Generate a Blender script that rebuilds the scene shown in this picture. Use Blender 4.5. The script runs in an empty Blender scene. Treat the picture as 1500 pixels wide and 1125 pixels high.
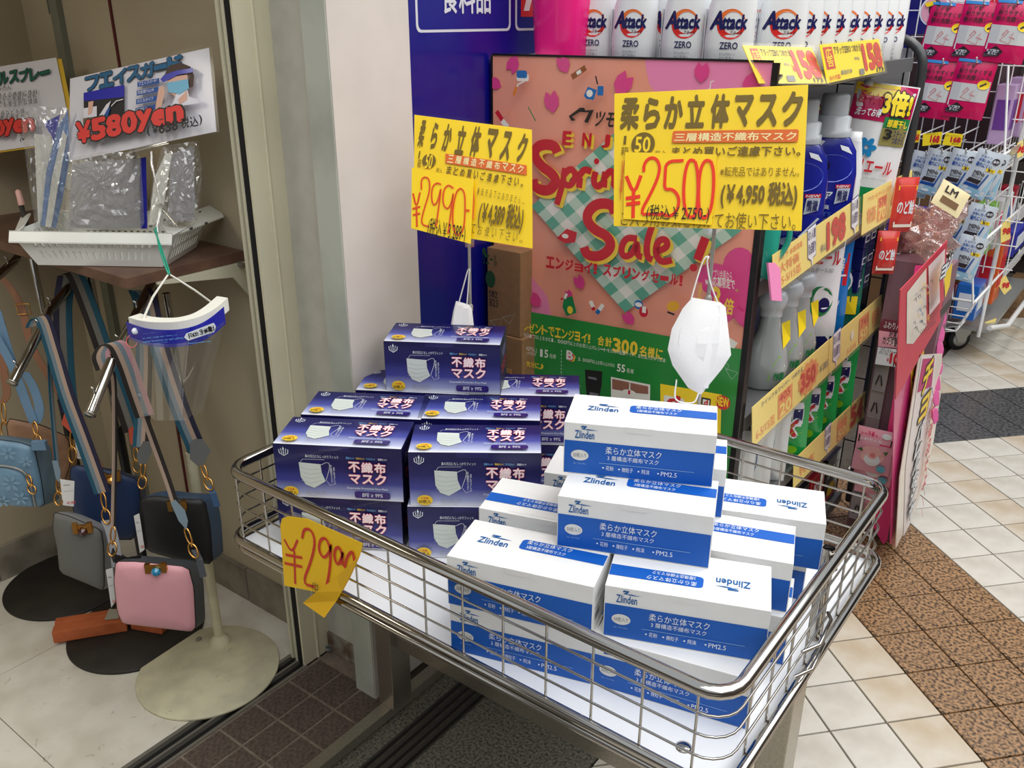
import bpy, bmesh, math, random
from mathutils import Vector, Matrix
from mathutils.geometry import tessellate_polygon
V = Vector
random.seed(7)
SC = bpy.context.scene
COL = SC.collection
# ---------------------------------------------------------------- camera
CAMH = 1.4805
F0, PITCH, ROLL, YAW = 1297.0, math.radians(22.64), math.radians(-0.1), math.radians(-37.0)
cp_, sp_ = math.cos(PITCH), math.sin(PITCH)
FW = V((math.sin(YAW)*cp_, math.cos(YAW)*cp_, -sp_))
_r = V((math.cos(YAW), -math.sin(YAW), 0)); _d = FW.cross(_r)
RT = _r*math.cos(ROLL) + _d*math.sin(ROLL)
DN = -_r*math.sin(ROLL) + _d*math.cos(ROLL)
CAM = V((0, 0, CAMH))
cd = bpy.data.cameras.new('camera'); cam = bpy.data.objects.new('camera', cd); COL.objects.link(cam)
up = -DN
cam.matrix_world = Matrix(((RT.x, up.x, -FW.x, CAM.x), (RT.y, up.y, -FW.y, CAM.y), (RT.z, up.z, -FW.z, CAM.z), (0, 0, 0, 1)))
cd.sensor_width = 36.0; cd.lens = F0/1500*36.0; cd.clip_start = 0.05; cd.clip_end = 60
SC.camera = cam
# ---------------------------------------------------------------- world, lamps, exposure
w = bpy.data.worlds.new('world'); SC.world = w; w.use_nodes = True
bg = w.node_tree.nodes['Background']; bg.inputs[0].default_value = (0.86, 0.93, 1.0, 1); bg.inputs[1].default_value = 0.75
def area(name, loc, rot, sx, sy, e, col=(1, 1, 1)):
    l = bpy.data.lights.new(name, 'AREA'); l.shape = 'RECTANGLE'; l.size = sx; l.size_y = sy; l.energy = e; l.color = col
    o = bpy.data.objects.new(name, l); COL.objects.link(o); o.location = loc; o.rotation_euler = rot; return o
area('arcade_skylight', (1.6, 2.0, 4.4), (0, math.radians(14), 0), 4.5, 9.0, 275, (1.0, 0.985, 0.96))
area('shop_front_lamp', (-0.2, 2.4, 3.0), (0, 0, 0), 0.25, 3.6, 22, (1.0, 0.97, 0.9))
area('niche_fill_light', (-1.95, 0.0, 1.82), (0, 0, 0), 0.15, 0.9, 4.2, (1.0, 0.93, 0.8))  # added fill light that brightens the niche, no fixture there
SC.view_settings.view_transform = 'Standard'; SC.view_settings.look = 'None'
SC.view_settings.gamma = 1.0; SC.view_settings.use_curve_mapping = False
SC.view_settings.exposure = 0.0
SC.cycles.max_bounces = 7; SC.cycles.transparent_max_bounces = 16
# ---------------------------------------------------------------- helpers
def ray(u, v): return FW + RT*((u-750)/F0) + DN*((v-562.5)/F0)
def at(u, v, d): return CAM + ray(u, v)*d
def onpl(u, v, p, n):
    r = ray(u, v); return CAM + r*((V(p)-CAM).dot(n)/r.dot(n))
def atx(u, v, x): return onpl(u, v, (x, 0, 0), V((1, 0, 0)))
def aty(u, v, y): return onpl(u, v, (0, y, 0), V((0, 1, 0)))
def atz(u, v, z=0.0): return onpl(u, v, (0, 0, z), V((0, 0, 1)))
def pix(P):
    q = V(P)-CAM; z = q.dot(FW); return (750+F0*q.dot(RT)/z, 562.5+F0*q.dot(DN)/z)
def lin(c):
    o = []
    for x in c:
        x /= 255.0; o.append(x/12.92 if x <= 0.04045 else ((x+0.055)/1.055)**2.4)
    return o
MATS = {}
def mat(name, rgb, rough=0.5, metal=0.0, noise=0.0, nscale=40, bump=0.0, coat=0.0, rgb2=None, alpha=None, trans=0.0, emit=0.0, detail=4, speck=0.0):
    if name in MATS: return MATS[name]
    m = bpy.data.materials.new(name); m.use_nodes = True; MATS[name] = m
    nt = m.node_tree; b = nt.nodes['Principled BSDF']; c = lin(rgb)
    b.inputs['Base Color'].default_value = (*c, 1); b.inputs['Roughness'].default_value = rough; b.inputs['Metallic'].default_value = metal
    b.inputs['Coat Weight'].default_value = coat; b.inputs['Coat Roughness'].default_value = 0.08
    b.inputs['Transmission Weight'].default_value = trans
    if emit: b.inputs['Emission Color'].default_value = (*c, 1); b.inputs['Emission Strength'].default_value = emit
    if noise or rgb2 or bump:
        tc = nt.nodes.new('ShaderNodeTexCoord'); n = nt.nodes.new('ShaderNodeTexNoise')
        n.inputs['Scale'].default_value = nscale; n.inputs['Detail'].default_value = detail
        nt.links.new(tc.outputs['Object'], n.inputs['Vector'])
        if noise or rgb2:
            r = nt.nodes.new('ShaderNodeValToRGB')
            c2 = lin(rgb2) if rgb2 else [x*(1-noise) for x in c]
            r.color_ramp.elements[0].color = (*c2, 1); r.color_ramp.elements[1].color = (*c, 1)
            r.color_ramp.elements[0].position = 0.36; r.color_ramp.elements[1].position = 0.6
            nt.links.new(n.outputs['Fac'], r.inputs['Fac']); nt.links.new(r.outputs['Color'], b.inputs['Base Color'])
        if bump:
            bp = nt.nodes.new('ShaderNodeBump'); bp.inputs['Strength'].default_value = bump; bp.inputs['Distance'].default_value = 0.003
            nt.links.new(n.outputs['Fac'], bp.inputs['Height']); nt.links.new(bp.outputs['Normal'], b.inputs['Normal'])
    if speck:
        tc = nt.nodes.new('ShaderNodeTexCoord'); n = nt.nodes.new('ShaderNodeTexNoise'); n.inputs['Scale'].default_value = 38; n.inputs['Detail'].default_value = 3; n.inputs['Distortion'].default_value = 1.2
        nt.links.new(tc.outputs['Object'], n.inputs['Vector']); r2 = nt.nodes.new('ShaderNodeValToRGB'); r2.color_ramp.elements[0].position = .66; r2.color_ramp.elements[1].position = .76
        r2.color_ramp.elements[0].color = (1, 1, 1, 1); v = 1-speck; r2.color_ramp.elements[1].color = (v, v*.95, v*.9, 1)
        mx = nt.nodes.new('ShaderNodeMix'); mx.data_type = 'RGBA'; mx.blend_type = 'MULTIPLY'; mx.inputs[0].default_value = 1
        src = b.inputs['Base Color'].links[0].from_socket if b.inputs['Base Color'].links else None
        if src: nt.links.new(src, mx.inputs[6])
        else: mx.inputs[6].default_value = (*c, 1)
        nt.links.new(n.outputs['Fac'], r2.inputs['Fac']); nt.links.new(r2.outputs['Color'], mx.inputs[7]); nt.links.new(mx.outputs[2], b.inputs['Base Color'])
    return m
def clear(name, tint=(255, 255, 255), gloss=0.12, rough=0.05, haze=0.0, hazecol=(225, 225, 225), bump=0.0, bscale=30):
    """thin clear plastic film: see-through with a glossy and a milky share"""
    if name in MATS: return MATS[name]
    m = bpy.data.materials.new(name); m.use_nodes = True; MATS[name] = m
    nt = m.node_tree; nt.nodes.clear(); N = nt.nodes.new; L = nt.links.new
    out = N('ShaderNodeOutputMaterial'); t = N('ShaderNodeBsdfTransparent'); t.inputs[0].default_value = (*lin(tint), 1)
    g = N('ShaderNodeBsdfGlossy'); g.inputs['Roughness'].default_value = rough
    lw = N('ShaderNodeLayerWeight'); lw.inputs[0].default_value = 0.25
    ma = N('ShaderNodeMath'); ma.operation = 'MULTIPLY_ADD'; ma.inputs[1].default_value = 0.45 if gloss else 0.10; ma.inputs[2].default_value = gloss
    L(lw.outputs['Facing'], ma.inputs[0])
    mx = N('ShaderNodeMixShader'); L(ma.outputs[0], mx.inputs[0]); L(t.outputs[0], mx.inputs[1]); L(g.outputs[0], mx.inputs[2])
    last = mx
    if haze:
        d = N('ShaderNodeBsdfDiffuse'); d.inputs[0].default_value = (*lin(hazecol), 1)
        m2 = N('ShaderNodeMixShader'); m2.inputs[0].default_value = haze; L(mx.outputs[0], m2.inputs[1]); L(d.outputs[0], m2.inputs[2]); last = m2
    if bump:
        tc = N('ShaderNodeTexCoord'); n = N('ShaderNodeTexNoise'); n.inputs['Scale'].default_value = bscale; L(tc.outputs['Object'], n.inputs['Vector'])
        bp = N('ShaderNodeBump'); bp.inputs['Strength'].default_value = bump; bp.inputs['Distance'].default_value = 0.01
        L(n.outputs['Fac'], bp.inputs['Height']); L(bp.outputs['Normal'], g.inputs['Normal']); L(bp.outputs['Normal'], lw.inputs['Normal'])
    L(last.outputs[0], out.inputs[0]); return m
def gradmat(name, stops, axis=2, rough=0.3, coat=0.4):
    """printed colour gradient across the object's own generated coordinates"""
    if name in MATS: return MATS[name]
    m = bpy.data.materials.new(name); m.use_nodes = True; MATS[name] = m
    nt = m.node_tree; b = nt.nodes['Principled BSDF']; b.inputs['Roughness'].default_value = rough; b.inputs['Coat Weight'].default_value = coat
    tc = nt.nodes.new('ShaderNodeTexCoord'); s = nt.nodes.new('ShaderNodeSeparateXYZ'); r = nt.nodes.new('ShaderNodeValToRGB')
    nt.links.new(tc.outputs['Generated'], s.inputs[0]); nt.links.new(s.outputs[axis], r.inputs[0]); nt.links.new(r.outputs[0], b.inputs['Base Color'])
    e = r.color_ramp.elements
    for i, (p, c) in enumerate(stops):
        el = e[i] if i < 2 else e.new(p)
        el.position = p; el.color = (*lin(c), 1)
    return m
ORG = {}
def thing(name, label, cat, loc=(0, 0, 0), group=None, kind=None):
    o = bpy.data.objects.new(name, None); COL.objects.link(o); o.location = loc; o.empty_display_size = 0.05
    o['label'] = label; o['category'] = cat
    if group: o['group'] = group
    if kind: o['kind'] = kind
    ORG[o.name] = V(loc); return o
def tag(o, label, cat, group=None):
    o['label'] = label; o['category'] = cat
    if group: o['group'] = group
    return o
def frame(d):
    d = V(d).normalized(); a = V((0, 0, 1)) if abs(d.z) < 0.9 else V((1, 0, 0))
    x = d.cross(a).normalized(); return x, x.cross(d).normalized()
class MB:
    def __init__(s): s.v = []; s.f = []; s.m = []; s.s = []; s.mats = []
    def mi(s, m):
        if m not in s.mats: s.mats.append(m)
        return s.mats.index(m)
    def add(s, vs, fs, m, smooth=False):
        o = len(s.v); s.v += [V(p) for p in vs]; k = s.mi(m)
        for f in fs: s.f.append([i+o for i in f]); s.m.append(k); s.s.append(smooth)
        return s
    def box(s, c, d, m, R=None):
        c = V(c); hx, hy, hz = d[0]/2, d[1]/2, d[2]/2
        vs = [V((x, y, z)) for x in (-hx, hx) for y in (-hy, hy) for z in (-hz, hz)]
        if R: vs = [R @ p for p in vs]
        return s.add([p+c for p in vs], [(0, 1, 3, 2), (4, 6, 7, 5), (0, 4, 5, 1), (2, 3, 7, 6), (0, 2, 6, 4), (1, 5, 7, 3)], m)
    def span(s, a, b, m):
        return s.box([(a[i]+b[i])/2 for i in range(3)], [abs(b[i]-a[i]) for i in range(3)], m)
    def prism(s, pts, off, m, smooth=False):
        """closed planar outline (3-D points) extruded by vector off"""
        n = len(pts); pts = [V(p) for p in pts]; off = V(off)
        tri = tessellate_polygon([pts])
        fs = [tuple(t) for t in tri] + [tuple(i+n for i in reversed(t)) for t in tri]
        s.add(pts+[p+off for p in pts], fs, m)
        s.add(pts+[p+off for p in pts], [(i, (i+1) % n, (i+1) % n+n, i+n) for i in range(n)], m, smooth); return s
    def tube(s, path, r, m, seg=8, closed=False, caps=True):
        path = [V(p) for p in path]; n = len(path); vs = []; X = None
        for i, p in enumerate(path):
            a = path[(i-1) % n] if (closed or i) else p; b = path[(i+1) % n] if (closed or i < n-1) else p
            t = (b-a).normalized()
            if X is None: X, _ = frame(t)
            X = (X - t*X.dot(t)).normalized(); Y = t.cross(X); rr = r[i] if isinstance(r, (list, tuple)) else r
            for k in range(seg):
                an = 2*math.pi*k/seg; vs.append(p+X*(rr*math.cos(an))+Y*(rr*math.sin(an)))
        fs = []
        for i in range(n if closed else n-1):
            j = (i+1) % n
            for k in range(seg): fs.append((i*seg+k, i*seg+(k+1) % seg, j*seg+(k+1) % seg, j*seg+k))
        s.add(vs, fs, m, True)
        if caps and not closed:
            s.add(vs[:seg], [tuple(reversed(range(seg)))], m); s.add(vs[-seg:], [tuple(range(seg))], m)
        return s
    def lathe(s, prof, c, m, seg=24, axis=(0, 0, 1), sx=1.0, sy=1.0, X=None, smooth=True):
        """prof: (radius, height) pairs along axis from c"""
        ax = V(axis).normalized()
        if X is None: X, Y = frame(ax)
        else: X = V(X).normalized(); Y = ax.cross(X)
        c = V(c); vs = []
        for r, h in prof:
            for k in range(seg):
                a = 2*math.pi*k/seg; vs.append(c+ax*h+X*(r*sx*math.cos(a))+Y*(r*sy*math.sin(a)))
        n = len(prof); fs = [(i*seg+k, i*seg+(k+1) % seg, (i+1)*seg+(k+1) % seg, (i+1)*seg+k) for i in range(n-1) for k in range(seg)]
        s.add(vs, fs, m, smooth)
        if prof[0][0] > 1e-6: s.add(vs[:seg], [tuple(reversed(range(seg)))], m)
        if prof[-1][0] > 1e-6: s.add(vs[-seg:], [tuple(range(seg))], m)
        return s
    def ribbon(s, path, wd, width, mats, th=0.0015):
        """flat strap along path, wd = width direction(s), mats = side-by-side stripes"""
        path = [V(p) for p in path]; n = len(path); k = len(mats)
        W = [V(x).normalized() for x in wd] if isinstance(wd, list) else [V(wd).normalized()]*n
        for j, m in enumerate(mats):
            a, b = (-0.5+j/k)*width, (-0.5+(j+1)/k)*width; vs = []
            for i, p in enumerate(path):
                t = (path[min(i+1, n-1)]-path[max(i-1, 0)]).normalized(); N = t.cross(W[i]).normalized()*th/2
                vs += [p+W[i]*a+N, p+W[i]*b+N, p+W[i]*b-N, p+W[i]*a-N]
            fs = []
            for i in range(n-1):
                o = i*4
                for q in range(4): fs.append((o+q, o+(q+1) % 4, o+4+(q+1) % 4, o+4+q))
            fs += [(3, 2, 1, 0), tuple(n*4-4+q for q in range(4))]
            s.add(vs, fs, m, False)
        return s
    def pillow(s, pts, n, th, bulge, m, rings=((1, 0), (0.97, 0.5), (0.85, 0.85), (0.5, 1.0)), back=0.6, msid=None, smooth=True, drop=0.0):
        """inflated slab: outline pts (in a plane with outward normal n), thickness th"""
        n = V(n).normalized(); pts = [V(p) for p in pts]; N = len(pts); c = sum(pts, V())/N; vs = []; fs = []
        for k, h in rings: vs += [c+(p-c)*k+n*(bulge*h) for p in pts]
        R = len(rings); vs.append(c+n*bulge)
        for i in range(R-1):
            for q in range(N): fs.append((i*N+q, i*N+(q+1) % N, (i+1)*N+(q+1) % N, (i+1)*N+q))
        for q in range(N): fs.append(((R-1)*N+q, (R-1)*N+(q+1) % N, R*N))
        s.add(vs, fs, m, smooth)
        dz = V((0, 0, -drop)); s.add([*pts, *[p-n*th+dz for p in pts]], [((q+1) % N, q, q+N, (q+1) % N+N) for q in range(N)], msid or m, smooth)
        vb = []
        for k, h in rings: vb += [c+(p-c)*k-n*(th+bulge*back*h)+dz for p in pts]
        vb.append(c-n*(th+bulge*back)+dz)
        s.add(vb, [tuple(reversed(f)) for f in fs], msid or m, smooth); return s
    def build(s, name, parent=None, label=None, bevel=0, sub=0, kind=None, org=None, solid=0):
        o0 = rootorg_of(parent) if org is None else V(org)
        me = bpy.data.meshes.new(name); me.from_pydata([p-o0 for p in s.v], [], s.f)
        for m in s.mats: me.materials.append(m)
        me.polygons.foreach_set('material_index', s.m); me.polygons.foreach_set('use_smooth', s.s)
        o = bpy.data.objects.new(name, me); COL.objects.link(o)
        if parent: o.parent = parent; ROOT[o.name] = o0
        elif org is not None: o.location = o0
        if bevel or sub or solid:
            bm = bmesh.new(); bm.from_mesh(me); bmesh.ops.remove_doubles(bm, verts=bm.verts, dist=1e-6)
            bmesh.ops.recalc_face_normals(bm, faces=bm.faces)
            if bevel: bmesh.ops.bevel(bm, geom=[e for e in bm.edges if len(e.link_faces) == 2 and e.calc_face_angle(0) > 0.6], offset=bevel, segments=2, profile=0.6, affect='EDGES')
            if sub: bmesh.ops.subdivide_edges(bm, edges=bm.edges, cuts=sub, use_grid_fill=True)
            bm.to_mesh(me); bm.free()
        else:
            me.validate()
        if label: o['label'] = label
        if kind: o['kind'] = kind
        return o
ROOT = {}
def rootorg_of(p):
    if p is None: return V((0, 0, 0))
    return ROOT.get(p.name, ORG.get(p.name, V((0, 0, 0))))
def copy_tree(o, parent=None, name=None):
    c = o.copy(); COL.objects.link(c)
    if parent: c.parent = parent
    if o.name in ORG: ORG[c.name] = ORG[o.name]
    for ch in o.children: copy_tree(ch, c)
    return c
# ---- lettering: glyph outlines of Blender's built-in font, filled and laid on a surface
_tx = {}
def glyphs(s, bold):
    k = (s, bold)
    if k not in _tx:
        cu = bpy.data.curves.new('t', 'FONT'); cu.body = s; cu.size = 1; cu.offset = bold; cu.resolution_u = 2; cu.fill_mode = 'FRONT'; cu.space_line = 0.8; cu.align_x = 'CENTER' if '\n' in s else 'LEFT'
        o = bpy.data.objects.new('t', cu); COL.objects.link(o)
        me = bpy.data.meshes.new_from_object(o.evaluated_get(bpy.context.evaluated_depsgraph_get()))
        vs = [(v.co.x, v.co.y) for v in me.vertices]; fs = [tuple(p.vertices) for p in me.polygons]
        bpy.data.objects.remove(o); bpy.data.curves.remove(cu); bpy.data.meshes.remove(me)
        _tx[k] = (vs, fs)
    return _tx[k]
class Pr:
    """flat print on a plane: O origin, ux right, uy up; k = crop (scale, ox, oy) makes coordinates photo pixels of that plane"""
    def __init__(s, O, ux, uy, k=None, step=0.00022, curve=None):
        s.O = V(O); s.x = V(ux).normalized(); s.y = V(uy); s.y = (s.y - s.x*s.y.dot(s.x)).normalized(); s.n = s.x.cross(s.y)
        s.k = k; s.step = step; s.h = step*1.5; s.mb = MB(); s.curve = curve
    def c(s, q):
        if s.k is None: return q
        u, v = s.k[1]+q[0]/s.k[0], s.k[2]+q[1]/s.k[0]
        p = onpl(u, v, s.O, s.n)-s.O; return (p.dot(s.x), p.dot(s.y))
    def w(s, a, b, h=None):
        h = s.h if h is None else h
        if s.curve: return s.curve(a, b, h)
        return s.O+s.x*a+s.y*b+s.n*h
    def up(s, n=1): s.h += s.step*n
    def poly(s, pts, m, raw=False):
        q = [p if raw else s.c(p) for p in pts]
        ar = sum(q[i][0]*q[(i+1) % len(q)][1]-q[(i+1) % len(q)][0]*q[i][1] for i in range(len(q)))
        if ar < 0: q.reverse()
        if len(q) <= 4 and s.curve is None: fs = [tuple(range(len(q)))]
        else: fs = [tuple(t) for t in tessellate_polygon([[V((a, b, 0)) for a, b in q]])]
        s.mb.add([s.w(a, b) for a, b in q], fs, m); s.up(); return s
    def rect(s, p0, p1, m, r=0.0, raw=False):
        a, b = (p0, p1) if raw else (s.c(p0), s.c(p1))
        x0, x1 = sorted((a[0], b[0])); y0, y1 = sorted((a[1], b[1]))
        if r <= 0: return s.poly([(x0, y0), (x1, y0), (x1, y1), (x0, y1)], m, True)
        r = min(r, (x1-x0)/2, (y1-y0)/2); pts = []
        for cx, cy, a0 in ((x1-r, y0+r, -90), (x1-r, y1-r, 0), (x0+r, y1-r, 90), (x0+r, y0+r, 180)):
            for k in range(4): an = math.radians(a0+k*30); pts.append((cx+r*math.cos(an), cy+r*math.sin(an)))
        return s.poly(pts, m, True)
    def ell(s, c, rx, ry, m, n=20, raw=False, rot=0, a0=0, a1=360):
        cx, cy = c if raw else s.c(c); pts = []
        for k in range(n+1 if a1-a0 < 360 else n):
            a = math.radians(a0+(a1-a0)*k/n); x, y = rx*math.cos(a), ry*math.sin(a)
            pts.append((cx+x*math.cos(rot)-y*math.sin(rot), cy+x*math.sin(rot)+y*math.cos(rot)))
        return s.poly(pts, m, True)
    def stroke(s, pts, wd, m, raw=False, smooth=0):
        q = [V((*(p if raw else s.c(p)), 0)) for p in pts]
        for _ in range(smooth):
            r = [q[0]]
            for i in range(len(q)-1): r += [q[i]*0.75+q[i+1]*0.25, q[i]*0.25+q[i+1]*0.75]
            q = r+[q[-1]]
        vs = []; n = len(q)
        for i, p in enumerate(q):
            a = (p-q[i-1]).normalized() if i else None; b = (q[i+1]-p).normalized() if i < n-1 else None
            t = ((a or b)+(b or a)); t = t.normalized() if t.length > 1e-6 else (a or b)
            nn = V((-t.y, t.x, 0))*wd/2; vs += [s.w(p.x+nn.x, p.y+nn.y), s.w(p.x-nn.x, p.y-nn.y)]
        s.mb.add(vs, [(2*i, 2*i+1, 2*i+3, 2*i+2) for i in range(n-1)], m); s.up(); return s
    def text(s, t, p0, p1, m, bold=0.0, it=0.0, raw=False, outline=None, ow=0.06, rot180=False):
        """fill the box from p0 (lower left) to p1 (upper right) with the words t"""
        a, b = (p0, p1) if raw else (s.c(p0), s.c(p1))
        vs, fs = glyphs(t, 0)
        if not vs: return s
        x0 = min(v[0] for v in vs); x1 = max(v[0] for v in vs); y0 = min(v[1] for v in vs); y1 = max(v[1] for v in vs)
        W, H = b[0]-a[0], b[1]-a[1]
        def lay(r, mm, n):
            ds = [(0, 0)] if r < .012 else [(r*math.cos(2*math.pi*k/n), r*math.sin(2*math.pi*k/n)) for k in range(n)]
            for k, (dx, dy) in enumerate(ds):
                s.mb.add([s.w(*s._m((v[0]+dx, v[1]+dy), x0, x1, y0, y1, a, W, H, it, rot180), s.h+k*.000012) for v in vs], fs, mm)
        if outline: lay(bold*.9+ow, outline, 8); s.up()
        lay(bold*.9, m, 4 if bold < .04 else 6); s.up(0.5); return s
    def _m(s, v, x0, x1, y0, y1, a, W, H, it, r):
        x = (v[0]-x0)/(x1-x0+1e-9); y = (v[1]-y0)/(y1-y0+1e-9)
        if r: x, y = 1-x, 1-y
        return (a[0]+x*W+it*y*H, a[1]+y*H)
    def build(s, name, parent, **k):
        return s.mb.build(name, parent, **k)
def bez(pts, n=6):
    """smooth open curve through points (Catmull-Rom)"""
    P = [V(p) for p in pts]; P = [P[0]*2-P[1]]+P+[P[-1]*2-P[-2]]; r = []
    for i in range(1, len(P)-2):
        for k in range(n):
            t = k/n; a, b, c, d = P[i-1:i+3]
            r.append(0.5*((2*b)+(c-a)*t+(2*a-5*b+4*c-d)*t*t+(3*b-a-3*c+d)*t**3))
    r.append(P[-2]); return r
# common materials
WHITE = mat('white_print', (250, 250, 248), 0.5); BLACK = mat('black_print', (22, 22, 24), 0.5); RED = mat('red_print', (214, 32, 38), 0.5)
YEL = mat('yellow_print', (255, 220, 30), 0.5); NAVY = mat('navy_print', (24, 22, 96), 0.4); PINK = mat('hot_pink_print', (236, 24, 110), 0.45)
GREY = mat('grey_print', (120, 120, 125), 0.5); GREEN = mat('green_print', (20, 130, 70), 0.5); BLUE = mat('blue_print', (0, 98, 190), 0.4)
CHROME = mat('chrome', (182, 178, 172), 0.09, 1.0); GOLD = mat('gold_metal', (226, 170, 92), 0.22, 1.0)
CLEAR = clear('clear_plastic'); FILM = clear('crinkled_film', gloss=0.16, haze=0.08, bump=0.9, bscale=28)
BLKM = mat('black_metal', (28, 28, 30), 0.4, 0.3)
# ================================================================= SETTING
def struct(name, mb, **k):
    o = mb.build(name, **k); o['kind'] = 'structure'; return o
cream = mat('cream_tile', (206, 197, 182), 0.34, noise=0.0, rgb2=(186, 168, 142), nscale=6, detail=9)
creamB = mat('cream_tile_pale', (208, 203, 192), 0.34, rgb2=(190, 183, 170), nscale=9, detail=10)
gran = mat('brown_granite', (170, 132, 94), 0.28, rgb2=(52, 41, 33), nscale=120, detail=12)
blackg = mat('black_granite', (92, 92, 92), 0.3, rgb2=(48, 48, 50), nscale=80, detail=6)
darkg = mat('dark_speckled_granite', (112, 108, 96), 0.5, rgb2=(52, 50, 45), nscale=170, detail=8)
brownt = mat('brown_paver', (98, 84, 74), 0.7, rgb2=(68, 57, 50), nscale=120, detail=8, bump=0.3)
mb_ = 0
grout = mat('dark_grout', (84, 74, 64), 0.8, noise=0.3, nscale=60)
vinyl = mat('scuffed_white_vinyl', (224, 219, 206), 0.45, rgb2=(206, 199, 184), nscale=9, detail=14, speck=.35)
mb = MB()
mb.span((-2.6, -2.0, -0.06), (6, 8.2, -0.012), grout)
floor = struct('floor', mb)
a_ = math.radians(47.8); ca, sa = math.cos(a_), math.sin(a_); T = 0.14
def tw(c, r):
    X, Y = (c+8.06)*T, (11.8-r)*T
    return V((ca*X-sa*Y, sa*X+ca*Y, 0))
def clip(poly, f):
    o = []
    for i in range(len(poly)):
        p, q = poly[i], poly[(i+1) % len(poly)]; a, b = f(p), f(q)
        if a >= 0: o.append(p)
        if a*b < 0: o.append(p+(q-p)*(a/(a-b)))
    return o
g = 0.0022/T
def tilemesh(m):
    mb = MB(); P = [tw(g, g), tw(1-g, g), tw(1-g, 1-g), tw(g, 1-g)]; o = tw(0, 0)
    ctr = sum(P, V())/4-o
    P = [p-o for p in P]
    mb.add([p+V((0, 0, -.012)) for p in P]+[p+V((0, 0, -.001)) for p in P]+[ctr+(p-ctr)*0.985 for p in P],
           [(3, 7, 4, 0), (0, 4, 5, 1), (1, 5, 6, 2), (2, 6, 7, 3), (4, 8, 9, 5), (5, 9, 10, 6), (6, 10, 11, 7), (7, 11, 8, 4), (11, 10, 9, 8)][::1], m)
    o_ = mb.build('tile'); bm = bmesh.new(); bm.from_mesh(o_.data); bmesh.ops.recalc_face_normals(bm, faces=bm.faces); bm.to_mesh(o_.data); bm.free()
    return o_
protos = [tilemesh(m) for m in (cream, creamB, gran, blackg)]
usedp = set(); rest = MB(); cut = MB(); ntile = 0
for r in range(-34, 14):
    for c in range(-24, 34):
        P = [tw(c, r), tw(c+1, r), tw(c+1, r+1), tw(c, r+1)]; ctr = sum(P, V())/4
        if ctr.y > 6.4 or ctr.y < -1.2 or ctr.x > 3.2: continue
        if all(p.x < -0.725 for p in P): continue
        if ctr.y > 2.9 and ctr.x < -1.3: continue
        k = 3 if -10 <= r < -7 else 2 if (1 <= c < 4 and r >= -7) or (r < -16 and c >= 16) else (0 if (c*7+r*3) % 3 == 0 else 1)
        m = (cream, creamB, gran, blackg)[k]
        if any(p.x < -0.725 for p in P):
            q = clip([tw(c+g, r+g), tw(c+1-g, r+g), tw(c+1-g, r+1-g), tw(c+g, r+1-g)], lambda p: p.x+0.722)
            if len(q) > 2: cut.prism([p-V((0, 0, .012)) for p in q], (0, 0, .012), m)
            continue
        z = (ctr-CAM).dot(FW); vis = False
        if z > 0.3:
            u, v = pix(ctr); vis = -40 < u < 1540 and -10 < v < 1165 and z < 5.6 and u > 880
        if vis and ntile < 285:
            if k not in usedp: o = protos[k]; usedp.add(k)
            else: o = protos[k].copy(); COL.objects.link(o)
            o.parent = floor; o.location = tw(c, r); ntile += 1
        else:
            rest.prism([p-V((0, 0, .012)) for p in [tw(c+g, r+g), tw(c+1-g, r+g), tw(c+1-g, r+1-g), tw(c+g, r+1-g)]], (0, 0, .012), m)
for k, p in enumerate(protos):
    if k not in usedp: bpy.data.objects.remove(p)
rest.build('outer_tiles', floor, kind='stuff'); cut.build('cut_tiles', floor, kind='stuff')
# dark granite band with the slotted drain
mb = MB()
for x0, x1 in ((-1.168, -1.118), (-1.034, -0.727)):
    mb.span((x0, -2, -.012), (x1, 1.62, 0), darkg)
mb.build('granite_band', floor)
mb = MB()
mb.span((-1.118, -2, -.02), (-1.034, 1.62, -.015), mat('drain_black', (14, 14, 14), 0.6))
for x in (-1.116, -1.094, -1.073, -1.052, -1.035): mb.span((x-.0035, -2, -.012), (x+.0035, 1.62, -.0005), mat('drain_steel', (70, 68, 64), 0.5, 0.5))
mb.build('drain_grille', floor)
# brown pavers in front of the shutter track
mb = MB(); mb.span((-1.452, -2, -.012), (-1.168, 1.175, -.0015), mat('paver_joint', (132, 118, 104), .85, noise=.3, nscale=40)); mb.build('mortar_bed', floor)
xs = [-1.447, -1.367, -1.287, -1.207]; first = None
for i, x in enumerate(xs):
    for j in range(-6, 8):
        y = 0.438+0.0985*(j-1)
        wdt = 0.08 if i < 3 else 0.036
        if y+0.0985 > 1.18: continue
        if first is None or i == 3:
            q = MB(); q.box((0, 0, -.006), (wdt-.006, .0925, .012), brownt); o = q.build('paver', floor, bevel=0.001)
            if first is None: first = o
            if i == 3: q = o
        else:
            o = first.copy(); COL.objects.link(o); o.parent = floor
        o.location = (x+wdt/2, y+.049, 0)
# shop-floor vinyl and shutter track
mb = MB(); 
for x0, x1, y0, y1 in ((-2.6, -2.02, -2, .55), (-2.018, -1.52, -2, .55), (-2.6, -2.02, .552, 1.18), (-2.018, -1.52, .552, 1.18)):
    mb.span((x0, y0, -.012), (x1, y1, 0.0), vinyl)
mb.build('vinyl_sheet', floor)
mb = MB(); al = mat('worn_aluminium', (150, 146, 136), 0.45, 0.6); dk = mat('track_black', (16, 15, 14), 0.6)
for x0, x1, z in ((-1.519, -1.509, .002), (-1.486, -1.480, .003), (-1.458, -1.450, .002)): mb.span((x0, -2, -.012), (x1, 1.09, z), al)
mb.span((-1.509, -2, -.02), (-1.486, 1.09, -.009), dk); mb.span((-1.480, -2, -.02), (-1.458, 1.09, -.009), dk)
mb.build('shutter_track', floor)
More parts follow.
